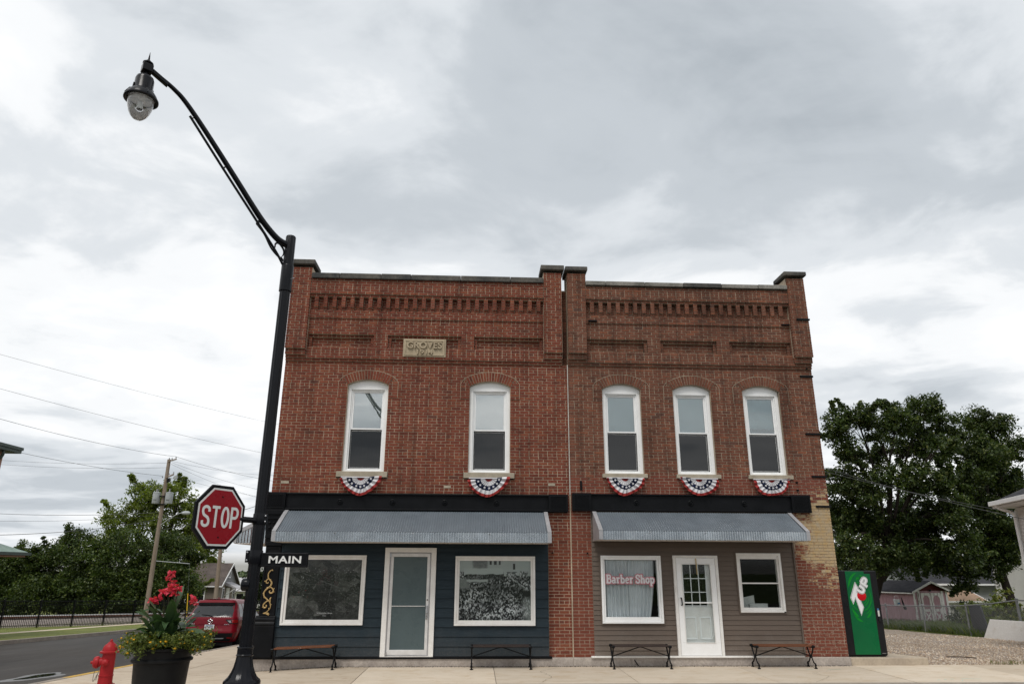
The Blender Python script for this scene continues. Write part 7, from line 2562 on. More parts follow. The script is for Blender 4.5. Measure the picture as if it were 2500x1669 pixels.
fence = thing('iron_fence', 'long black iron picket fence between the grass verge and the railway', 'fence', (F0.x, F0.y, G(F0.x, F0.y)))
pk = MB()
s_ = -24.0
npost = 0
while s_ < 46:
    p = FP(s_, 0)
    z = G(p.x, p.y) - 0.32
    MB().box(p.x - 0.045, p.x + 0.045, p.y - 0.045, p.y + 0.045, z - 0.1, z + 1.84).build('post', M['iron'], fence)
    q_ = FP(s_ + 2.4, 0)
    zq = G(q_.x, q_.y) - 0.32
    for h in (0.18, 1.50, 1.74):
        MB().tube([(p.x, p.y, z + h), (q_.x, q_.y, zq + h)], 0.022, 4).build('rail', M['iron'], fence)
    for k_ in range(1, 20):
        t_ = k_ / 20
        a = p.lerp(q_, t_)
        za = z + (zq - z) * t_
        pk.box(a.x - 0.013, a.x + 0.013, a.y - 0.013, a.y + 0.013, za + 0.06, za + 1.82)
    s_ += 2.4
pk.build('pickets', M['iron'], fence, kind='stuff')
# ballast bed and rails
bl = MB()


def bed(u, v):
    s_ = -60 + 220 * u
    off = [1.2, 3.0, 3.4, 7.4, 7.8, 10.0][int(round(v * 5))]
    h = [-0.35, 0.08, 0.14, 0.14, 0.08, -0.35][int(round(v * 5))]
    p = FP(s_, off)
    return (p.x, p.y, G(p.x, p.y) + h)


bl.grid(bed, 60, 5)
o = bl.build('railway_bed', M['ballast'])
o['kind'] = 'structure'
rl = thing('railway_track', 'railway track with rusty rails beyond the black iron fence', 'railway', tuple(FP(0, 5)) [:2] + (G(FP(0, 5).x, FP(0, 5).y) + 0.48,))
for off in (4.35, 5.80):
    P1, P2 = [], []
    for i in range(61):
        p = FP(-50 + 190 * i / 60, off)
        z = G(p.x, p.y) + 0.14
        P1.append((p.x, p.y, z + 0.15))
        P2.append((p.x, p.y, z + 0.235))
    MB().tube(P1, 0.055, 4, flat=0.8).build('rail', M['rail'], rl)
    MB().tube(P2, 0.032, 4).build('rail_head', M['rail_top'], rl)
for i in range(70):
    p = FP(-20 + i * 0.62, 5.07)
    z = G(p.x, p.y) + 0.13
    tb = MB()
    a, b = p - rn * 1.25, p + rn * 1.25
    e = rd * 0.11
    tb.hexa([tuple(a - e + Vector((0, 0, z))), tuple(a + e + Vector((0, 0, z))), tuple(b + e + Vector((0, 0, z))), tuple(b - e + Vector((0, 0, z))),
             tuple(a - e + Vector((0, 0, z + 0.09))), tuple(a + e + Vector((0, 0, z + 0.09))), tuple(b + e + Vector((0, 0, z + 0.09))), tuple(b - e + Vector((0, 0, z + 0.09)))])
    tb.build('tie', M['tie'], rl)

# ------------------------------------------------------------------ utility poles and wires
UX, UY = -25.2, 42.5
UZ = G(UX, UY)
up = thing('utility_pole', 'weathered wooden utility pole carrying two grey transformers', 'utility pole', (UX, UY, UZ))
MB().tube([(UX, UY, UZ - 0.3), (UX, UY, 10.25)], [0.185, 0.135], 14).build('shaft', M['pole_wood'], up, smooth=60)
for sx in (-1, 1):
    tr = MB().lathe([(0.27, 0.0), (0.285, 0.02), (0.285, 0.80), (0.30, 0.81), (0.30, 0.85), (0.25, 0.88), (0.0, 0.90)], (UX + sx * 0.50, UY - 0.12, 6.72), 20).build('transformer', M['grey_metal'], up, smooth=40)
    MB().lathe([(0.06, 0.9), (0.075, 0.93), (0.05, 0.97), (0.07, 1.0), (0.045, 1.05), (0.06, 1.08), (0.03, 1.15)], (UX + sx * 0.50, UY - 0.2, 6.72), 10).build('bushing', M['porcelain'], tr, smooth=40)
    MB().box(UX + sx * 0.50 - 0.10, UX + sx * 0.50 + 0.16, UY - 0.42, UY - 0.405, 6.98, 7.01).build('transformer_label', M['iron'], tr)
MB().box(UX - 0.22, UX + 0.22, UY - 0.3, UY + 0.1, 6.62, 6.70).build('mount_bracket', M['iron'], up)
MB().box(UX - 0.2, UX + 0.2, UY - 0.28, UY + 0.1, 7.25, 7.32).build('mount_bracket', M['iron'], up)
MB().hexa([(UX, UY - 0.16, 10.05), (UX + 0.75, UY - 0.5, 10.18), (UX + 0.78, UY - 0.42, 10.18), (UX + 0.02, UY - 0.08, 10.05), (UX, UY - 0.16, 10.14), (UX + 0.75, UY - 0.5, 10.27), (UX + 0.78, UY - 0.42, 10.27), (UX + 0.02, UY - 0.08, 10.14)]).build('crossarm', M['pole_wood'], up)
MB().hexa([(UX, UY - 0.16, 8.72), (UX + 0.72, UY - 0.5, 8.95), (UX + 0.75, UY - 0.42, 8.95), (UX + 0.02, UY - 0.08, 8.72), (UX, UY - 0.16, 8.82), (UX + 0.72, UY - 0.5, 9.05), (UX + 0.75, UY - 0.42, 9.05), (UX + 0.02, UY - 0.08, 8.82)]).build('crossarm', M['pole_wood'], up)
for (dx, z, dy) in ((0.35, 10.22, -0.3), (0.72, 10.3, -0.46), (0.0, 10.27, 0.0), (0.3, 8.98, -0.3), (-0.25, 8.75, -0.15), (0.7, 9.08, -0.45)):
    MB().lathe([(0.03, 0), (0.055, 0.03), (0.03, 0.06), (0.05, 0.09), (0.02, 0.13)], (UX + dx, UY + dy, z), 8).build('insulator', M['porcelain'], up)
MB().hexa([(UX + 0.85, UY - 0.6, 8.55), (UX + 1.12, UY - 0.7, 8.68), (UX + 1.12, UY - 0.5, 8.68), (UX + 0.85, UY - 0.4, 8.55), (UX + 0.78, UY - 0.6, 8.80), (UX + 1.05, UY - 0.7, 8.93), (UX + 1.05, UY - 0.5, 8.93), (UX + 0.78, UY - 0.4, 8.80)]).build('floodlight', M['grey_metal'], up)
MB().hexa([(UX + 0.22, UY - 0.4, 8.35), (UX + 0.5, UY - 0.5, 8.45), (UX + 0.5, UY - 0.3, 8.45), (UX + 0.22, UY - 0.2, 8.35), (UX + 0.2, UY - 0.4, 8.65), (UX + 0.46, UY - 0.5, 8.72), (UX + 0.46, UY - 0.3, 8.72), (UX + 0.2, UY - 0.2, 8.65)]).build('floodlight', M['iron'], up)
MB().tube(spline([(UX + 0.12, UY - 0.05, 5.05), (UX + 0.8, UY - 0.2, 5.55), (UX + 1.5, UY - 0.35, 5.92), (UX + 2.0, UY - 0.45, 6.0)], 5), 0.032, 6).build('light_bracket', M['grey_metal'], up)
lh_ = MB().lathe([(0.02, -0.42), (0.10, -0.36), (0.155, -0.15), (0.14, 0.10), (0.08, 0.22), (0.03, 0.26)], (UX + 2.22, UY - 0.48, 5.98), 14, 'x')
lh_.build('cobra_head', M['grey_metal'], up, smooth=60)

guy = thing('guy_wire', 'guy wire with a yellow plastic marker below a slim strut beside the utility pole', 'guy wire', (-22.0, 43.0, G(-22, 43)))
MB().tube([(UX + 0.12, UY, 2.35), (-22.6, 43.0, 2.15)], 0.03, 6).build('strut', M['grey_metal'], guy)
MB().tube([(-22.6, 43.0, 2.15), (-22.25, 43.0, G(-22, 43))], 0.012, 5).build('wire', M['wire'], guy)
MB().tube([(-22.42, 43.0, -0.05), (-22.28, 43.0, -1.75)], 0.035, 8).build('marker', M['yellow_plastic'], guy)

p2 = thing('utility_pole', 'bare grey wooden pole standing in front of the gabled house', 'utility pole', (-22.6, 50, G(-22.6, 50)))
MB().tube([(-22.6, 50, G(-22.6, 50) - 0.2), (-22.75, 50, 3.9)], [0.20, 0.16], 12).build('shaft', M['pole_wood'], p2, smooth=60)
MB().lathe([(0.16, 0), (0.17, 0.03), (0.0, 0.06)], (-22.75, 50, 3.9), 12).build('cap', M['grey_metal'], p2)


def wire(label, a, b, sag, r=0.014, n=18):
    P = []
    for i in range(n + 1):
        t_ = i / n
        p = Vector(a).lerp(Vector(b), t_)
        p.z -= sag * 4 * t_ * (1 - t_)
        P.append(p)
    o = MB().tube(P, r, 5).build('overhead_wire', M['wire'])
    tag(o, label, 'wire', 'overhead wires')
    return o
wire('upper power line passing the top of the utility pole, running up to the left', (-26.94, 22.00, 9.79), (-24.48, 42.04, 10.42), 0.25, 0.012)
wire('upper power line leaving the utility pole top towards the brick building', (-24.48, 42.04, 10.42), (-20.17, 60.00, 10.39), 0.25, 0.012)
wire('high thin power line crossing the left sky', (-27.32, 22.00, 11.44), (-16.42, 45.00, 10.86), 0.20, 0.009)
wire('highest faint wire in the left sky', (-30.67, 26.00, 14.58), (-19.42, 55.00, 15.49), 0.20, 0.009)
wire('power line reaching the lower crossarm of the utility pole from the left', (-27.95, 24.00, 8.47), (-25.45, 42.35, 8.90), 0.20, 0.012)
wire('power line from the lower crossarm towards the brick building', (-24.20, 42.00, 8.75), (-20.51, 62.00, 8.69), 0.20, 0.009)
wire('topmost slack line falling from the pole top to the right', (-24.90, 42.30, 10.10), (-20.14, 58.00, 10.92), 0.30, 0.009)
wire('middle slack line falling from the pole top to the right', (-24.90, 42.30, 10.00), (-19.94, 58.00, 9.05), 0.30, 0.009)
wire('lowest slack line falling from the pole top to the right', (-24.90, 42.30, 9.85), (-19.84, 58.00, 8.02), 0.30, 0.009)
wire('thin line entering the pole top from the far left, upper of two', (-45.69, 50.00, 11.23), (-25.20, 42.50, 9.98), 0.25, 0.010)
wire('thin line entering the pole top from the far left, lower of two', (-45.61, 50.00, 10.86), (-25.20, 42.50, 9.60), 0.25, 0.010)
wire('upper telephone cable meeting the utility pole at mid height', (-41.89, 46.00, 6.17), (-25.20, 42.50, 6.05), 0.22, 0.017)
wire('second telephone cable meeting the utility pole at mid height', (-33.69, 34.00, 4.83), (-25.20, 42.50, 5.85), 0.20, 0.009)
wire('lower telephone cable rising from the left to the utility pole', (-28.13, 26.00, 3.58), (-25.20, 42.50, 5.55), 0.30, 0.017)
wire('telephone cable behind the stop sign from the utility pole', (-25.20, 42.50, 5.75), (-22.89, 70.00, 7.48), 0.35, 0.014)
wire('rising telephone cable right of the stop sign', (-25.10, 42.50, 4.70), (-9.52, 20.00, 5.34), 0.20, 0.014)



# ------------------------------------------------------------------ far houses on the left
def gable_house(name, label, x0, x1, y0, y1, zg, ze, zr, walls, roofm, gablem, over=0.35):
    h = thing(name, label, 'house', (x0, y0, zg))
    MB().box(x0, x1, y0, y1, zg, ze).build('wall', walls, h)
    ym = (y0 + y1) / 2
    g_ = MB()
    g_.prism([(y0, ze + 0.002), (y1, ze + 0.002), (ym, zr - 0.06)], x0 + 0.01, x1 - 0.01, 'x')
    g_.build('gable', gablem, h)
    sl = (zr - ze) / (ym - y0)
    for sg in (-1, 1):
        r_ = MB()
        ya = y0 - over if sg < 0 else y1 + over
        r_.hexa([(x0 - over, ya, ze - over * sl), (x1 + over, ya, ze - over * sl), (x1 + over, ym, zr), (x0 - over, ym, zr),
                 (x0 - over, ya, ze - over * sl + 0.09), (x1 + over, ya, ze - over * sl + 0.09), (x1 + over, ym, zr + 0.09), (x0 - over, ym, zr + 0.09)])
        r_.build('roof_slope', roofm, h)
        # white barge boards
        b_ = MB()
        b_.hexa([(x1 + over, ya, ze - over * sl - 0.06), (x1 + over + 0.04, ya, ze - over * sl - 0.06), (x1 + over + 0.04, ym, zr - 0.06), (x1 + over, ym, zr - 0.06),
                 (x1 + over, ya, ze - over * sl + 0.13), (x1 + over + 0.04, ya, ze - over * sl + 0.13), (x1 + over + 0.04, ym, zr + 0.13), (x1 + over, ym, zr + 0.13)])
        b_.build('barge_board', M['trim'], h)
    MB().box(x0 - over, x1 + over, y0 - over - 0.1, y0 - over, ze - over * sl - 0.02, ze - over * sl + 0.09).build('gutter', M['trim'], h)
    return h


def house_window(h, x0, x1, y, z0, z1, split=True):
    w_ = MB().frame(x0, x1, z0, z1, 0.10, y - 0.06, y + 0.02).build('window', M['trim'], h)
    MB().box(x0 + 0.1, x1 - 0.1, y - 0.02, y + 0.01, z0 + 0.1, z1 - 0.1).build('pane', M['car_glass'], w_)
    if split:
        MB().box((x0 + x1) / 2 - 0.07, (x0 + x1) / 2 + 0.07, y - 0.05, y - 0.021, z0 + 0.1, z1 - 0.1).build('mullion', M['trim'], w_)
        MB().box(x0 + 0.1, x1 - 0.1, y - 0.045, y - 0.022, (z0 + z1) / 2 - 0.03, (z0 + z1) / 2 + 0.03).build('meeting_rail', M['trim'], w_)
    return w_


zg = G(-30, 66)
gh = gable_house('gabled_house', 'taupe house with brown shingle roof and grey gable beyond the red car', -38, -27.5, 65, 70.5, zg, 0.12, 2.2, M['taupe_wall'], M['shingle'], M['grey_wall'])
house_window(gh, -31.0, -28.95, 65, -1.75, -0.25)
house_window(gh, -35.0, -33.2, 65, -1.75, -0.25)
gw = MB().frame(67.45, 68.05, 0.72, 1.62, 0.08, 0, 0.06)
mbw = MB()
mbw.add([(-27.5 + 0.03 - b + 0.03, a, c) for a, b, c in gw.v], gw.f)
mbw.build('gable_window', M['trim'], gh)
MB().box(-27.5, -27.48, 67.53, 67.97, 0.80, 1.54).build('gable_pane', M['car_glass'], gh)
for (ya, yb) in ((65.9, 66.5), (69.3, 70.0)):
    MB().box(-27.5, -27.44, ya, yb, -1.8, -0.25).build('side_window', M['trim'], gh)
    MB().box(-27.44, -27.42, ya + 0.1, yb - 0.1, -1.7, -0.35).build('side_pane', M['car_glass'], gh)
MB().box(-27.5, -27.43, 67.2, 68.2, zg, -0.3).build('side_door', M['trim'], gh)
MB().hexa([(-27.5, 66.7, -0.05), (-26.2, 66.6, -0.35), (-26.2, 68.9, -0.35), (-27.5, 68.8, -0.05), (-27.5, 66.7, 0.3), (-26.2, 66.6, -0.28), (-26.2, 68.9, -0.28), (-27.5, 68.8, 0.3)]).build('door_hood', M['pale_roof'], gh)
for yy_ in (66.7, 68.8):
    MB().tube([(-27.45, yy_, -1.1), (-26.3, yy_, -0.33)], 0.04, 5).build('hood_brace', M['trim'], gh)
MB().box(-34.6, -34.0, 67.5, 68.1, 1.9, 3.1).build('chimney', M['taupe_wall'], gh)

wb = thing('low_building', 'long low building with pale metal roof behind the gabled house', 'building', (-36, 84, G(-33, 84)))
zg2 = G(-33, 84)
MB().box(-38, -20, 84, 92, zg2, -1.05).build('wall', M['white_siding'], wb)
MB().hexa([(-38.4, 83.4, -1.25), (-19.6, 83.4, -1.25), (-19.6, 88, 0.35), (-38.4, 88, 0.35), (-38.4, 83.4, -1.13), (-19.6, 83.4, -1.13), (-19.6, 88, 0.47), (-38.4, 88, 0.47)]).build('roof', M['pale_roof'], wb)
MB().hexa([(-38.4, 88.01, 0.35), (-19.6, 88.01, 0.35), (-19.6, 92.6, -1.25), (-38.4, 92.6, -1.25), (-38.4, 88.01, 0.47), (-19.6, 88.01, 0.47), (-19.6, 92.6, -1.13), (-38.4, 92.6, -1.13)]).build('roof', M['pale_roof'], wb)
for i in range(9):
    house_window(wb, -34.2 + i * 1.25, -33.1 + i * 1.25, 84, -2.6, -1.4, False)

# building whose eave pokes in at the left edge
lb = thing('stucco_building', 'peach stucco building with green gutter at the left edge', 'building', (-36, 6, G(-30, 12)))
zl = G(-30, 12) - 0.3
MB().box(-40, -23.42, 4, 19.6, zl, 7.29).build('wall', M['stucco'], lb)
MB().hexa([(-40, 3.4, 7.30), (-22.95, 3.4, 7.30), (-22.95, 20.0, 7.30), (-40, 20.0, 7.30), (-40, 3.4, 7.36), (-23.0, 3.4, 7.36), (-23.0, 19.95, 7.36), (-40, 19.95, 7.36)]).build('soffit', M['green_gutter'], lb)
MB().hexa([(-40, 3.5, 7.365), (-23.05, 3.5, 7.365), (-23.05, 19.9, 7.365), (-40, 19.9, 7.365), (-40, 8, 8.8), (-29.0, 9.5, 8.8), (-29.0, 13.9, 8.8), (-40, 15, 8.8)]).build('roof', M['shingle_dark'], lb)
for k_, (o_, z_, r_) in enumerate(((0.0, 7.42, 0.05), (0.05, 7.50, 0.06))):
    MB().box(-22.98 - 0.02, -22.86 + o_, 3.3, 20.06 + o_, 7.30 + 0.15 * k_, 7.445 + 0.15 * k_).build('gutter', M['green_gutter'], lb)
    MB().box(-40, -22.99, 19.94, 20.06 + o_, 7.30 + 0.15 * k_, 7.445 + 0.15 * k_).build('gutter', M['green_gutter'], lb)
MB().tube(spline([(-22.98, 18.9, 7.30), (-23.0, 18.9, 7.05), (-23.2, 18.9, 6.72), (-23.15, 18.9, 6.45), (-23.15, 18.9, 5.5), (-23.15, 18.9, 0)], 5), 0.07, 8).build('downspout', M['green_gutter'], lb)
pr = MB()
pr.hexa([(-26.5, 12, 2.58), (-21.55, 12, 2.58), (-21.55, 20.1, 2.58), (-26.5, 20.1, 2.58), (-26.5, 13, 3.5), (-23.6, 13.5, 3.5), (-23.6, 18.0, 3.5), (-26.5, 18.0, 3.5)])
pr.build('porch_roof', M['green_roof'], lb)
MB().box(-26.5, -21.45, 11.9, 20.2, 2.44, 2.57).build('porch_gutter', M['green_gutter'], lb)
MB().box(-26.4, -21.6, 12.0, 20.0, 2.36, 2.438).build('porch_beam', M['stucco'], lb)

# ------------------------------------------------------------------ right yard: shed, fence, panel, white house
SX, SY = 22.45, 20.9
SZ = G(SX, SY) - 0.02
shed = thing('garden_shed', 'faded pink shed with peeling white trim and crossed double doors', 'shed', (SX, SY, SZ), R(15))
W_, D_, HE, HR = 2.25, 2.5, 1.62, 2.05
for i in range(9):
    a, b = W_ * i / 9, W_ * (i + 1) / 9
    MB().box(a + 0.004, b - 0.004, 0.0, 0.03, 0.05, HE).build('wall_board', M['pink_board'], shed, local=True)
for i in range(10):
    a, b = D_ * i / 10, D_ * (i + 1) / 10
    MB().box(0.0, 0.03, a + 0.034, b - 0.004 + 0.03, 0.05, HE).build('wall_board', M['pink_board'], shed, local=True)
MB().box(0.03, W_, 0.03, D_, 0.0, HE).build('core', M['pink_board'], shed, local=True)
MB().prism([(0, HE + 0.001), (W_, HE + 0.001), (W_ / 2, HR)], 0.02, D_, 'y').build('gable', M['dark_red'], shed, local=True)
for sg in (0, 1):
    r_ = MB()
    xa = -0.22 if sg == 0 else W_ + 0.22
    zq = HE - 0.08
    r_.hexa([(xa, -0.18, zq), (W_ / 2, -0.18, HR), (W_ / 2, D_ + 0.1, HR), (xa, D_ + 0.1, zq), (xa, -0.18, zq + 0.05), (W_ / 2, -0.18, HR + 0.06), (W_ / 2, D_ + 0.1, HR + 0.06), (xa, D_ + 0.1, zq + 0.05)])
    r_.build('roof_slope', M['shingle_dark'], shed, local=True)
    r_ = MB()
    r_.hexa([(xa, -0.21, zq - 0.05), (W_ / 2, -0.21, HR - 0.05), (W_ / 2, -0.185, HR - 0.05), (xa, -0.185, zq - 0.05), (xa, -0.21, zq + 0.045), (W_ / 2, -0.21, HR + 0.05), (W_ / 2, -0.185, HR + 0.05), (xa, -0.185, zq + 0.045)])
    r_.build('barge_board', M['trim_old'], shed, local=True)


def peel():
    m, t, b = new_mat('peeling_white_paint')
    P = pos(t, (6, 6, 1.2))
    f = ramp_n(t, noise(t, 2.2, 6, 0.7, P), [(0.56, 0.0), (0.60, 1.0)])
    c = mix_n(t, f, (0.80, 0.78, 0.75), (0.20, 0.165, 0.145))
    t.links.new(c, b.inputs['Base Color'])
    setb(b, 0.85, 0, 0.3)
    return m


M['peel'] = peel()
MB().box(-0.22, 0.0, -0.1, D_, HE - 0.14, HE - 0.085).build('side_fascia', M['trim_old'], shed, local=True)
for (a, b) in ((-0.01, 0.11), (0.26, 0.42), (W_ - 0.42, W_ - 0.28), (W_ - 0.12, W_ + 0.01)):
    MB().box(a, b, -0.03, -0.001, 0.02, HE).build('trim_board', M['peel'], shed, local=True)
for (a, b, dx) in ((0.46, 1.10, 0), (1.14, 1.78, 1)):
    dr_ = MB().box(a, b, -0.035, -0.002, 0.05, HE - 0.10).build('door', M['pink_board'], shed, local=True)
    for q_ in ((a, a + 0.11, 0.05, HE - 0.10), (b - 0.11, b, 0.05, HE - 0.10), (a + 0.11, b - 0.11, 0.62, 0.74), (a + 0.11, b - 0.11, HE - 0.22, HE - 0.10), (a + 0.11, b - 0.11, 0.05, 0.13)):
        MB().box(q_[0] + 0.001, q_[1] - 0.001, -0.058, -0.036, q_[2], q_[3]).build('door_trim', M['peel'], dr_, local=True)
    for e, (za, zb) in enumerate(((0.13, 0.62), (0.62, 0.13))):
        c = MB()
        w2 = 0.05
        c.hexa([(a + 0.11, -0.052 - 0.004 * e, za - w2), (b - 0.11, -0.052 - 0.004 * e, zb - w2), (b - 0.11, -0.037, zb - w2), (a + 0.11, -0.037, za - w2),
                (a + 0.11, -0.052 - 0.004 * e, za + w2), (b - 0.11, -0.052 - 0.004 * e, zb + w2), (b - 0.11, -0.037, zb + w2), (a + 0.11, -0.037, za + w2)])
        c.build('cross_brace', M['peel'], dr_, local=True)
    for cc in (0, 1):
        c = MB()
        xa = a + 0.11 if cc == 0 else b - 0.11
        dxs = 0.12 if cc == 0 else -0.12
        tri = [(xa, HE - 0.22), (xa, HE - 0.36), (xa + dxs, HE - 0.22)]
        if cc == 1:
            tri = tri[::-1]
        c.prism(tri, -0.054, -0.037)
        c.build('corner_gusset', M['peel'], dr_, local=True)
MB().box(W_ / 2 - 0.06, W_ / 2 + 0.06, -0.07, -0.03, HE - 0.02, HE + 0.07).build('light_fixture', M['iron'], shed, local=True)
bk_ = thing('bucket', 'white plastic bucket hanging on the side of the pink shed', 'bucket', (21.22, 20.35, 0.22), R(15))
MB().lathe([(0.12, 0.0), (0.14, 0.25), (0.152, 0.26), (0.152, 0.29), (0.135, 0.30)], (0, 0, 0), 18).build('pail', M['bucket'], bk_, smooth=40, local=True)
MB().box(-0.08, 0.08, -0.139, -0.125, 0.08, 0.16).build('print', M['blue_mark'], bk_, local=True)
MB().tube(spline([(-0.15, 0, 0.27), (-0.1, 0, 0.42), (0, 0.02, 0.48), (0.1, 0, 0.42), (0.15, 0, 0.27)], 5), 0.006, 5).build('bail', M['steel'], bk_, local=True)
bag = MB().tube(spline([(21.45, 20.3, 0.62), (21.47, 20.25, 0.4), (21.50, 20.22, 0.2), (21.55, 20.22, 0.05)], 5), [0.02, 0.02, 0.025, 0.03, 0.03, 0.035, 0.04, 0.045, 0.05, 0.05, 0.05, 0.06, 0.08, 0.07, 0.08, 0.03], 7)
tag(bag.build('dark_strap', M['iron'], None, smooth=60), 'dark strap and bag hanging beside the white bucket on the shed', 'bag')

FX = 18.5
cf = thing('chain_link_fence', 'sagging chain link fence with galvanised posts along the gravel yard', 'fence', (FX, 8.4, G(FX, 8.4)))
fpost = [(22.2, 0.98), (19.4, 0.98), (16.6, 0.98), (13.86, 0.99), (11.1, 1.05), (8.4, 1.26), (5.6, 1.3)]
for (y, h) in fpost:
    z = G(FX, y)
    MB().tube([(FX, y, z - 0.05), (FX, y, z + h + 0.04)], 0.034 if y > 9 else 0.045, 10).build('post', M['fence_metal'], cf, smooth=60)
    MB().lathe([(0.04 if y > 9 else 0.052, 0), (0.045 if y > 9 else 0.055, 0.03), (0.0, 0.06)], (FX, y, z + h + 0.03), 10).build('post_cap', M['fence_metal'], cf)
for (ya, ha), (yb, hb) in zip(fpost[:-1], fpost[1:]):
    za, zb = G(FX, ya) + ha, G(FX, yb) + hb
    ym = (ya + yb) / 2
    MB().tube([(FX, ya, za), (FX + 0.01, ym, (za + zb) / 2 - 0.02), (FX, yb, zb)], 0.022, 8).build('top_rail', M['fence_metal'], cf, smooth=60)
cm = MB()
y = 5.6
hts = sorted((yy_, G(FX, yy_) + h_) for yy_, h_ in fpost)


def rail_z(y):
    return float(np.interp(y, [a for a, _ in hts], [b for _, b in hts]))


for sg in (-1, 1):
    y = 4.6
    while y < 22.8:
        za = G(FX, min(22.2, max(5.6, y))) + 0.03
        h = 1.0
        yb = y + sg * h
        y0c, y1c = y, yb
        p0, p1 = Vector((FX, y0c, za)), Vector((FX, y1c, za + h))
        if min(y0c, y1c) >= 5.5 and max(y0c, y1c) <= 22.3:
            w_ = 0.006
            cm.add([p0 + Vector((0, -w_, 0)), p0 + Vector((0, w_, 0)), p1 + Vector((0, w_, 0)), p1 + Vector((0, -w_, 0)), p0 + Vector((0.006, 0, 0)), p1 + Vector((0.006, 0, 0))], [(0, 1, 2, 3), (1, 4, 5, 2), (4, 0, 3, 5)])
        y += 0.085
cm.build('wire_mesh', M['fence_metal'], cf, kind='stuff')

pnl = MB()
za = G(18.3, 9.9)
pnl.hexa([(18.20, 10.0, za - 0.04), (18.12, 6.6, za - 0.02), (18.22, 6.6, za - 0.02), (18.30, 10.0, za - 0.04), (18.36, 9.72, za + 0.62), (18.28, 6.6, za + 0.70), (18.34, 6.6, za + 0.70), (18.42, 9.72, za + 0.62)])
tag(pnl.build('leaning_panel', M['panel_white'], None, bevel=0.01), 'stained white slab leaning against the fence at the right edge', 'slab')
gp_ = MB().hexa([(18.62, 11.05, -0.40), (18.62, 10.2, -0.38), (18.67, 10.2, -0.38), (18.67, 11.05, -0.40), (18.60, 11.12, 0.70), (18.60, 10.45, 0.72), (18.65, 10.45, 0.72), (18.65, 11.12, 0.70)])
tag(gp_.build('grey_board', M['slate'], None, bevel=0.006), 'dark grey board propped behind the wire fence', 'board')
tw = MB().tube(spline([(11.45, 1.75, -0.03), (11.75, 1.65, -0.02), (12.1, 1.60, -0.04)], 4), 0.011, 5)
tag(tw.build('fallen_twig', M['twig']), 'dark fallen twig lying on the gravel', 'twig')

wh_ = thing('white_house', 'white vinyl-sided house corner with downspout at the right edge', 'house', (16.50, 5.0, G(16, 5)))
hd_ = Vector((-0.29, -0.957, 0)).normalized()       # the visible wall runs towards the viewer
hn = Vector((hd_.y, -hd_.x, 0))                     # outward (towards the yard)
C0 = Vector((16.50, 5.0, 0))
if hn.x > 0:
    hn = -hn
z = -0.2
while z < 3.70:
    mb = MB()
    for (za_, zb_, d0, d1) in ((z, z + 0.104, 0.022, 0.004),):
        a, b = C0, C0 + hd_ * 8
        mb.hexa([tuple(a + hn * d0 + Vector((0, 0, za_))), tuple(b + hn * d0 + Vector((0, 0, za_))), tuple(b - hn * 0.05 + Vector((0, 0, za_))), tuple(a - hn * 0.05 + Vector((0, 0, za_))),
                 tuple(a + hn * d1 + Vector((0, 0, zb_))), tuple(b + hn * d1 + Vector((0, 0, zb_))), tuple(b - hn * 0.05 + Vector((0, 0, zb_))), tuple(a - hn * 0.05 + Vector((0, 0, zb_)))])
    mb.build('siding_board', M['white_siding'], wh_)
    z += 0.102
core = MB()
a, b = C0 - hn * 0.051, C0 + hd_ * 8 - hn * 0.051
c, d = b - hn * 7, a - hn * 7
core.hexa([tuple(p + Vector((0, 0, q_))) for q_ in (-0.8, 3.78) for p in (a, b, c, d)])
core.build('wall_core', M['white_siding'], wh_)
cbd = MB()
for (d0, d1) in ((0.0, -0.10),):
    e = [C0 - hd_ * 0.03 + hn * 0.03, C0 + hd_ * 0.09 + hn * 0.03, C0 + hd_ * 0.09 - hn * 0.03, C0 - hd_ * 0.03 - hn * 0.03]
    cbd.hexa([tuple(p + Vector((0, 0, q_))) for q_ in (-0.5, 3.72) for p in e])
cbd.build('corner_board', M['white_siding'], wh_)
ov = 0.45
E0, E1 = C0 - hd_ * ov + hn * ov, C0 + hd_ * 8 + hn * ov
E2, E3 = C0 + hd_ * 8 - hn * (7 + ov), C0 - hd_ * ov - hn * (7 + ov)
MB().hexa([tuple(p + Vector((0, 0, q_))) for q_ in (3.80, 3.86) for p in (E0, E1, E2, E3)]).build('soffit', M['white_siding'], wh_)
rf = MB()
T0 = C0 + hd_ * 3.0 - hn * 3.5
T1 = C0 + hd_ * 6.0 - hn * 3.5
rf.add([tuple(p + Vector((0, 0, 3.99))) for p in (E0, E1, E2, E3)] + [tuple(T0 + Vector((0, 0, 6.0))), tuple(T1 + Vector((0, 0, 6.0)))],
       [(0, 1, 5, 4), (1, 2, 5), (2, 3, 4, 5), (3, 0, 4), (0, 3, 2, 1)])
rf.build('roof', M['shingle_dark'], wh_)
gt = MB()
for (p, q_) in ((E0, E1), (E3, E0)):
    dirp = (q_ - p).normalized()
    o_ = hn if (p - E0).length < 0.01 else -hd_
    gt.hexa([tuple(v + Vector((0, 0, zz_))) for zz_ in (3.87, 4.0) for v in (p - o_ * 0.0, q_ - o_ * 0.0, q_ + o_ * 0.11, p + o_ * 0.11)])
gt.build('gutter', M['trim'], wh_, bevel=0.01)
dsx = C0 + hn * 0.09 + hd_ * 0.08
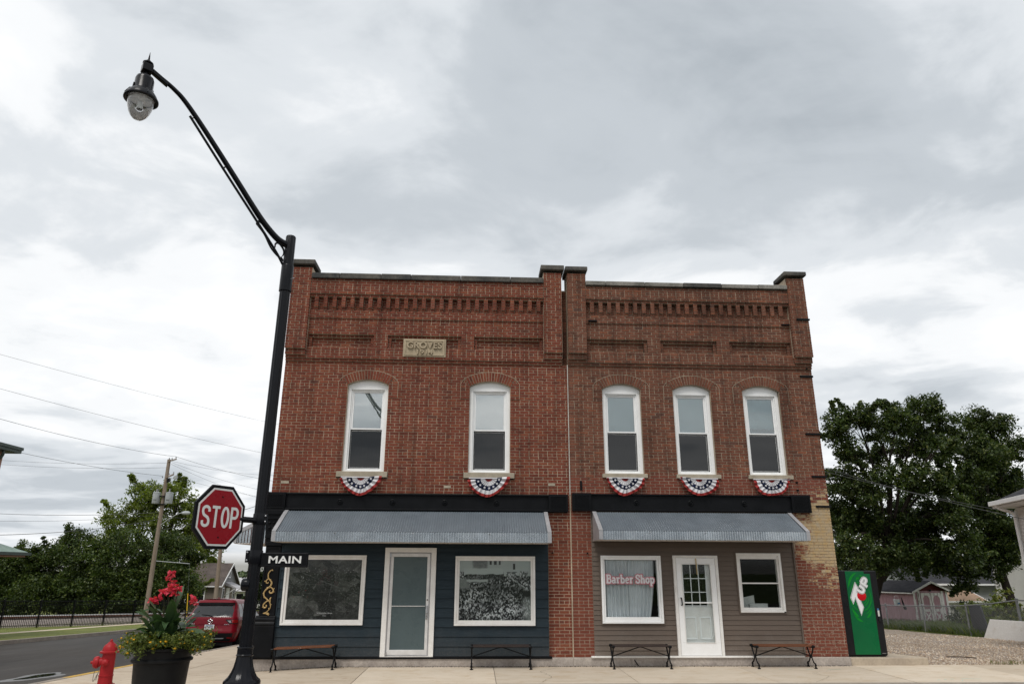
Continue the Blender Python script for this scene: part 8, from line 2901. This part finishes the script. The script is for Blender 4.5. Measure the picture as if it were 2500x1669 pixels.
MB().tube(spline([tuple(E0 + hd_ * 0.35 + hn * 0.03 + Vector((0, 0, 3.88))), tuple(E0 + hd_ * 0.38 - hn * 0.05 + Vector((0, 0, 3.78))), tuple(dsx + hn * 0.10 + Vector((0, 0, 3.66))), tuple(dsx + Vector((0, 0, 3.56))), tuple(dsx + Vector((0, 0, 3.3))), tuple(dsx + Vector((0, 0, 1.5))), tuple(dsx + Vector((0, 0, -0.1)))], 5), 0.048, 8).build('downspout', M['trim'], wh_, smooth=50)
vp = C0 + hd_ * 0.9 - hn * 1.3
MB().lathe([(0.09, 4.4), (0.09, 5.25), (0.15, 5.26), (0.15, 5.32), (0.0, 5.38)], (vp.x, vp.y, 0), 14).build('flue', M['grey_metal'], wh_, smooth=40)

M['tan_roof'] = mk('tan_roofing', (0.42, 0.29, 0.20), (0.34, 0.23, 0.16), 2, 0.9)
M['far_siding'] = mk('grey_white_siding', (0.40, 0.41, 0.42), (0.33, 0.34, 0.35), 1.0, 0.8, stretch=(0.3, 0.3, 8))
# houses glimpsed behind the right-hand trees
zb_ = G(34, 34)
hb = gable_house('backyard_house', 'grey-sided house with a dark window glimpsed under the right-hand trees', 30.0, 38.0, 33.5, 40, zb_, 1.1, 2.6, M['far_siding'], M['shingle_dark'], M['far_siding'])
house_window(hb, 36.0, 37.2, 33.5, -0.4, 0.9, False)
MB().box(38.4, 50, 31.0, 40, G(40, 34), 1.9).build('rear_wing', M['slate'], hb)
gb2 = gable_house('garage', 'low white garage with tan roof behind the wire fence', 28.2, 32.2, 29.6, 32.5, G(30, 30), 0.05, 0.55, M['white_siding'], M['tan_roof'], M['white_siding'], 0.2)
bh = gable_house('backyard_house', 'beige gabled house half hidden behind the white house', 33.2, 42, 24.2, 29.5, G(38, 26), 2.6, 4.6, M['white_siding'], M['shingle'], M['white_siding'])

wire('service wire sloping down across the right-hand trees to the white house', (8.3, 6.0, 6.0), (17.2, 2.8, 2.9), 0.25, 0.008)
wire('upper service wire crossing the right-hand trees', (8.3, 9.0, 6.6), (18.6, 6.0, 3.5), 0.25, 0.008)
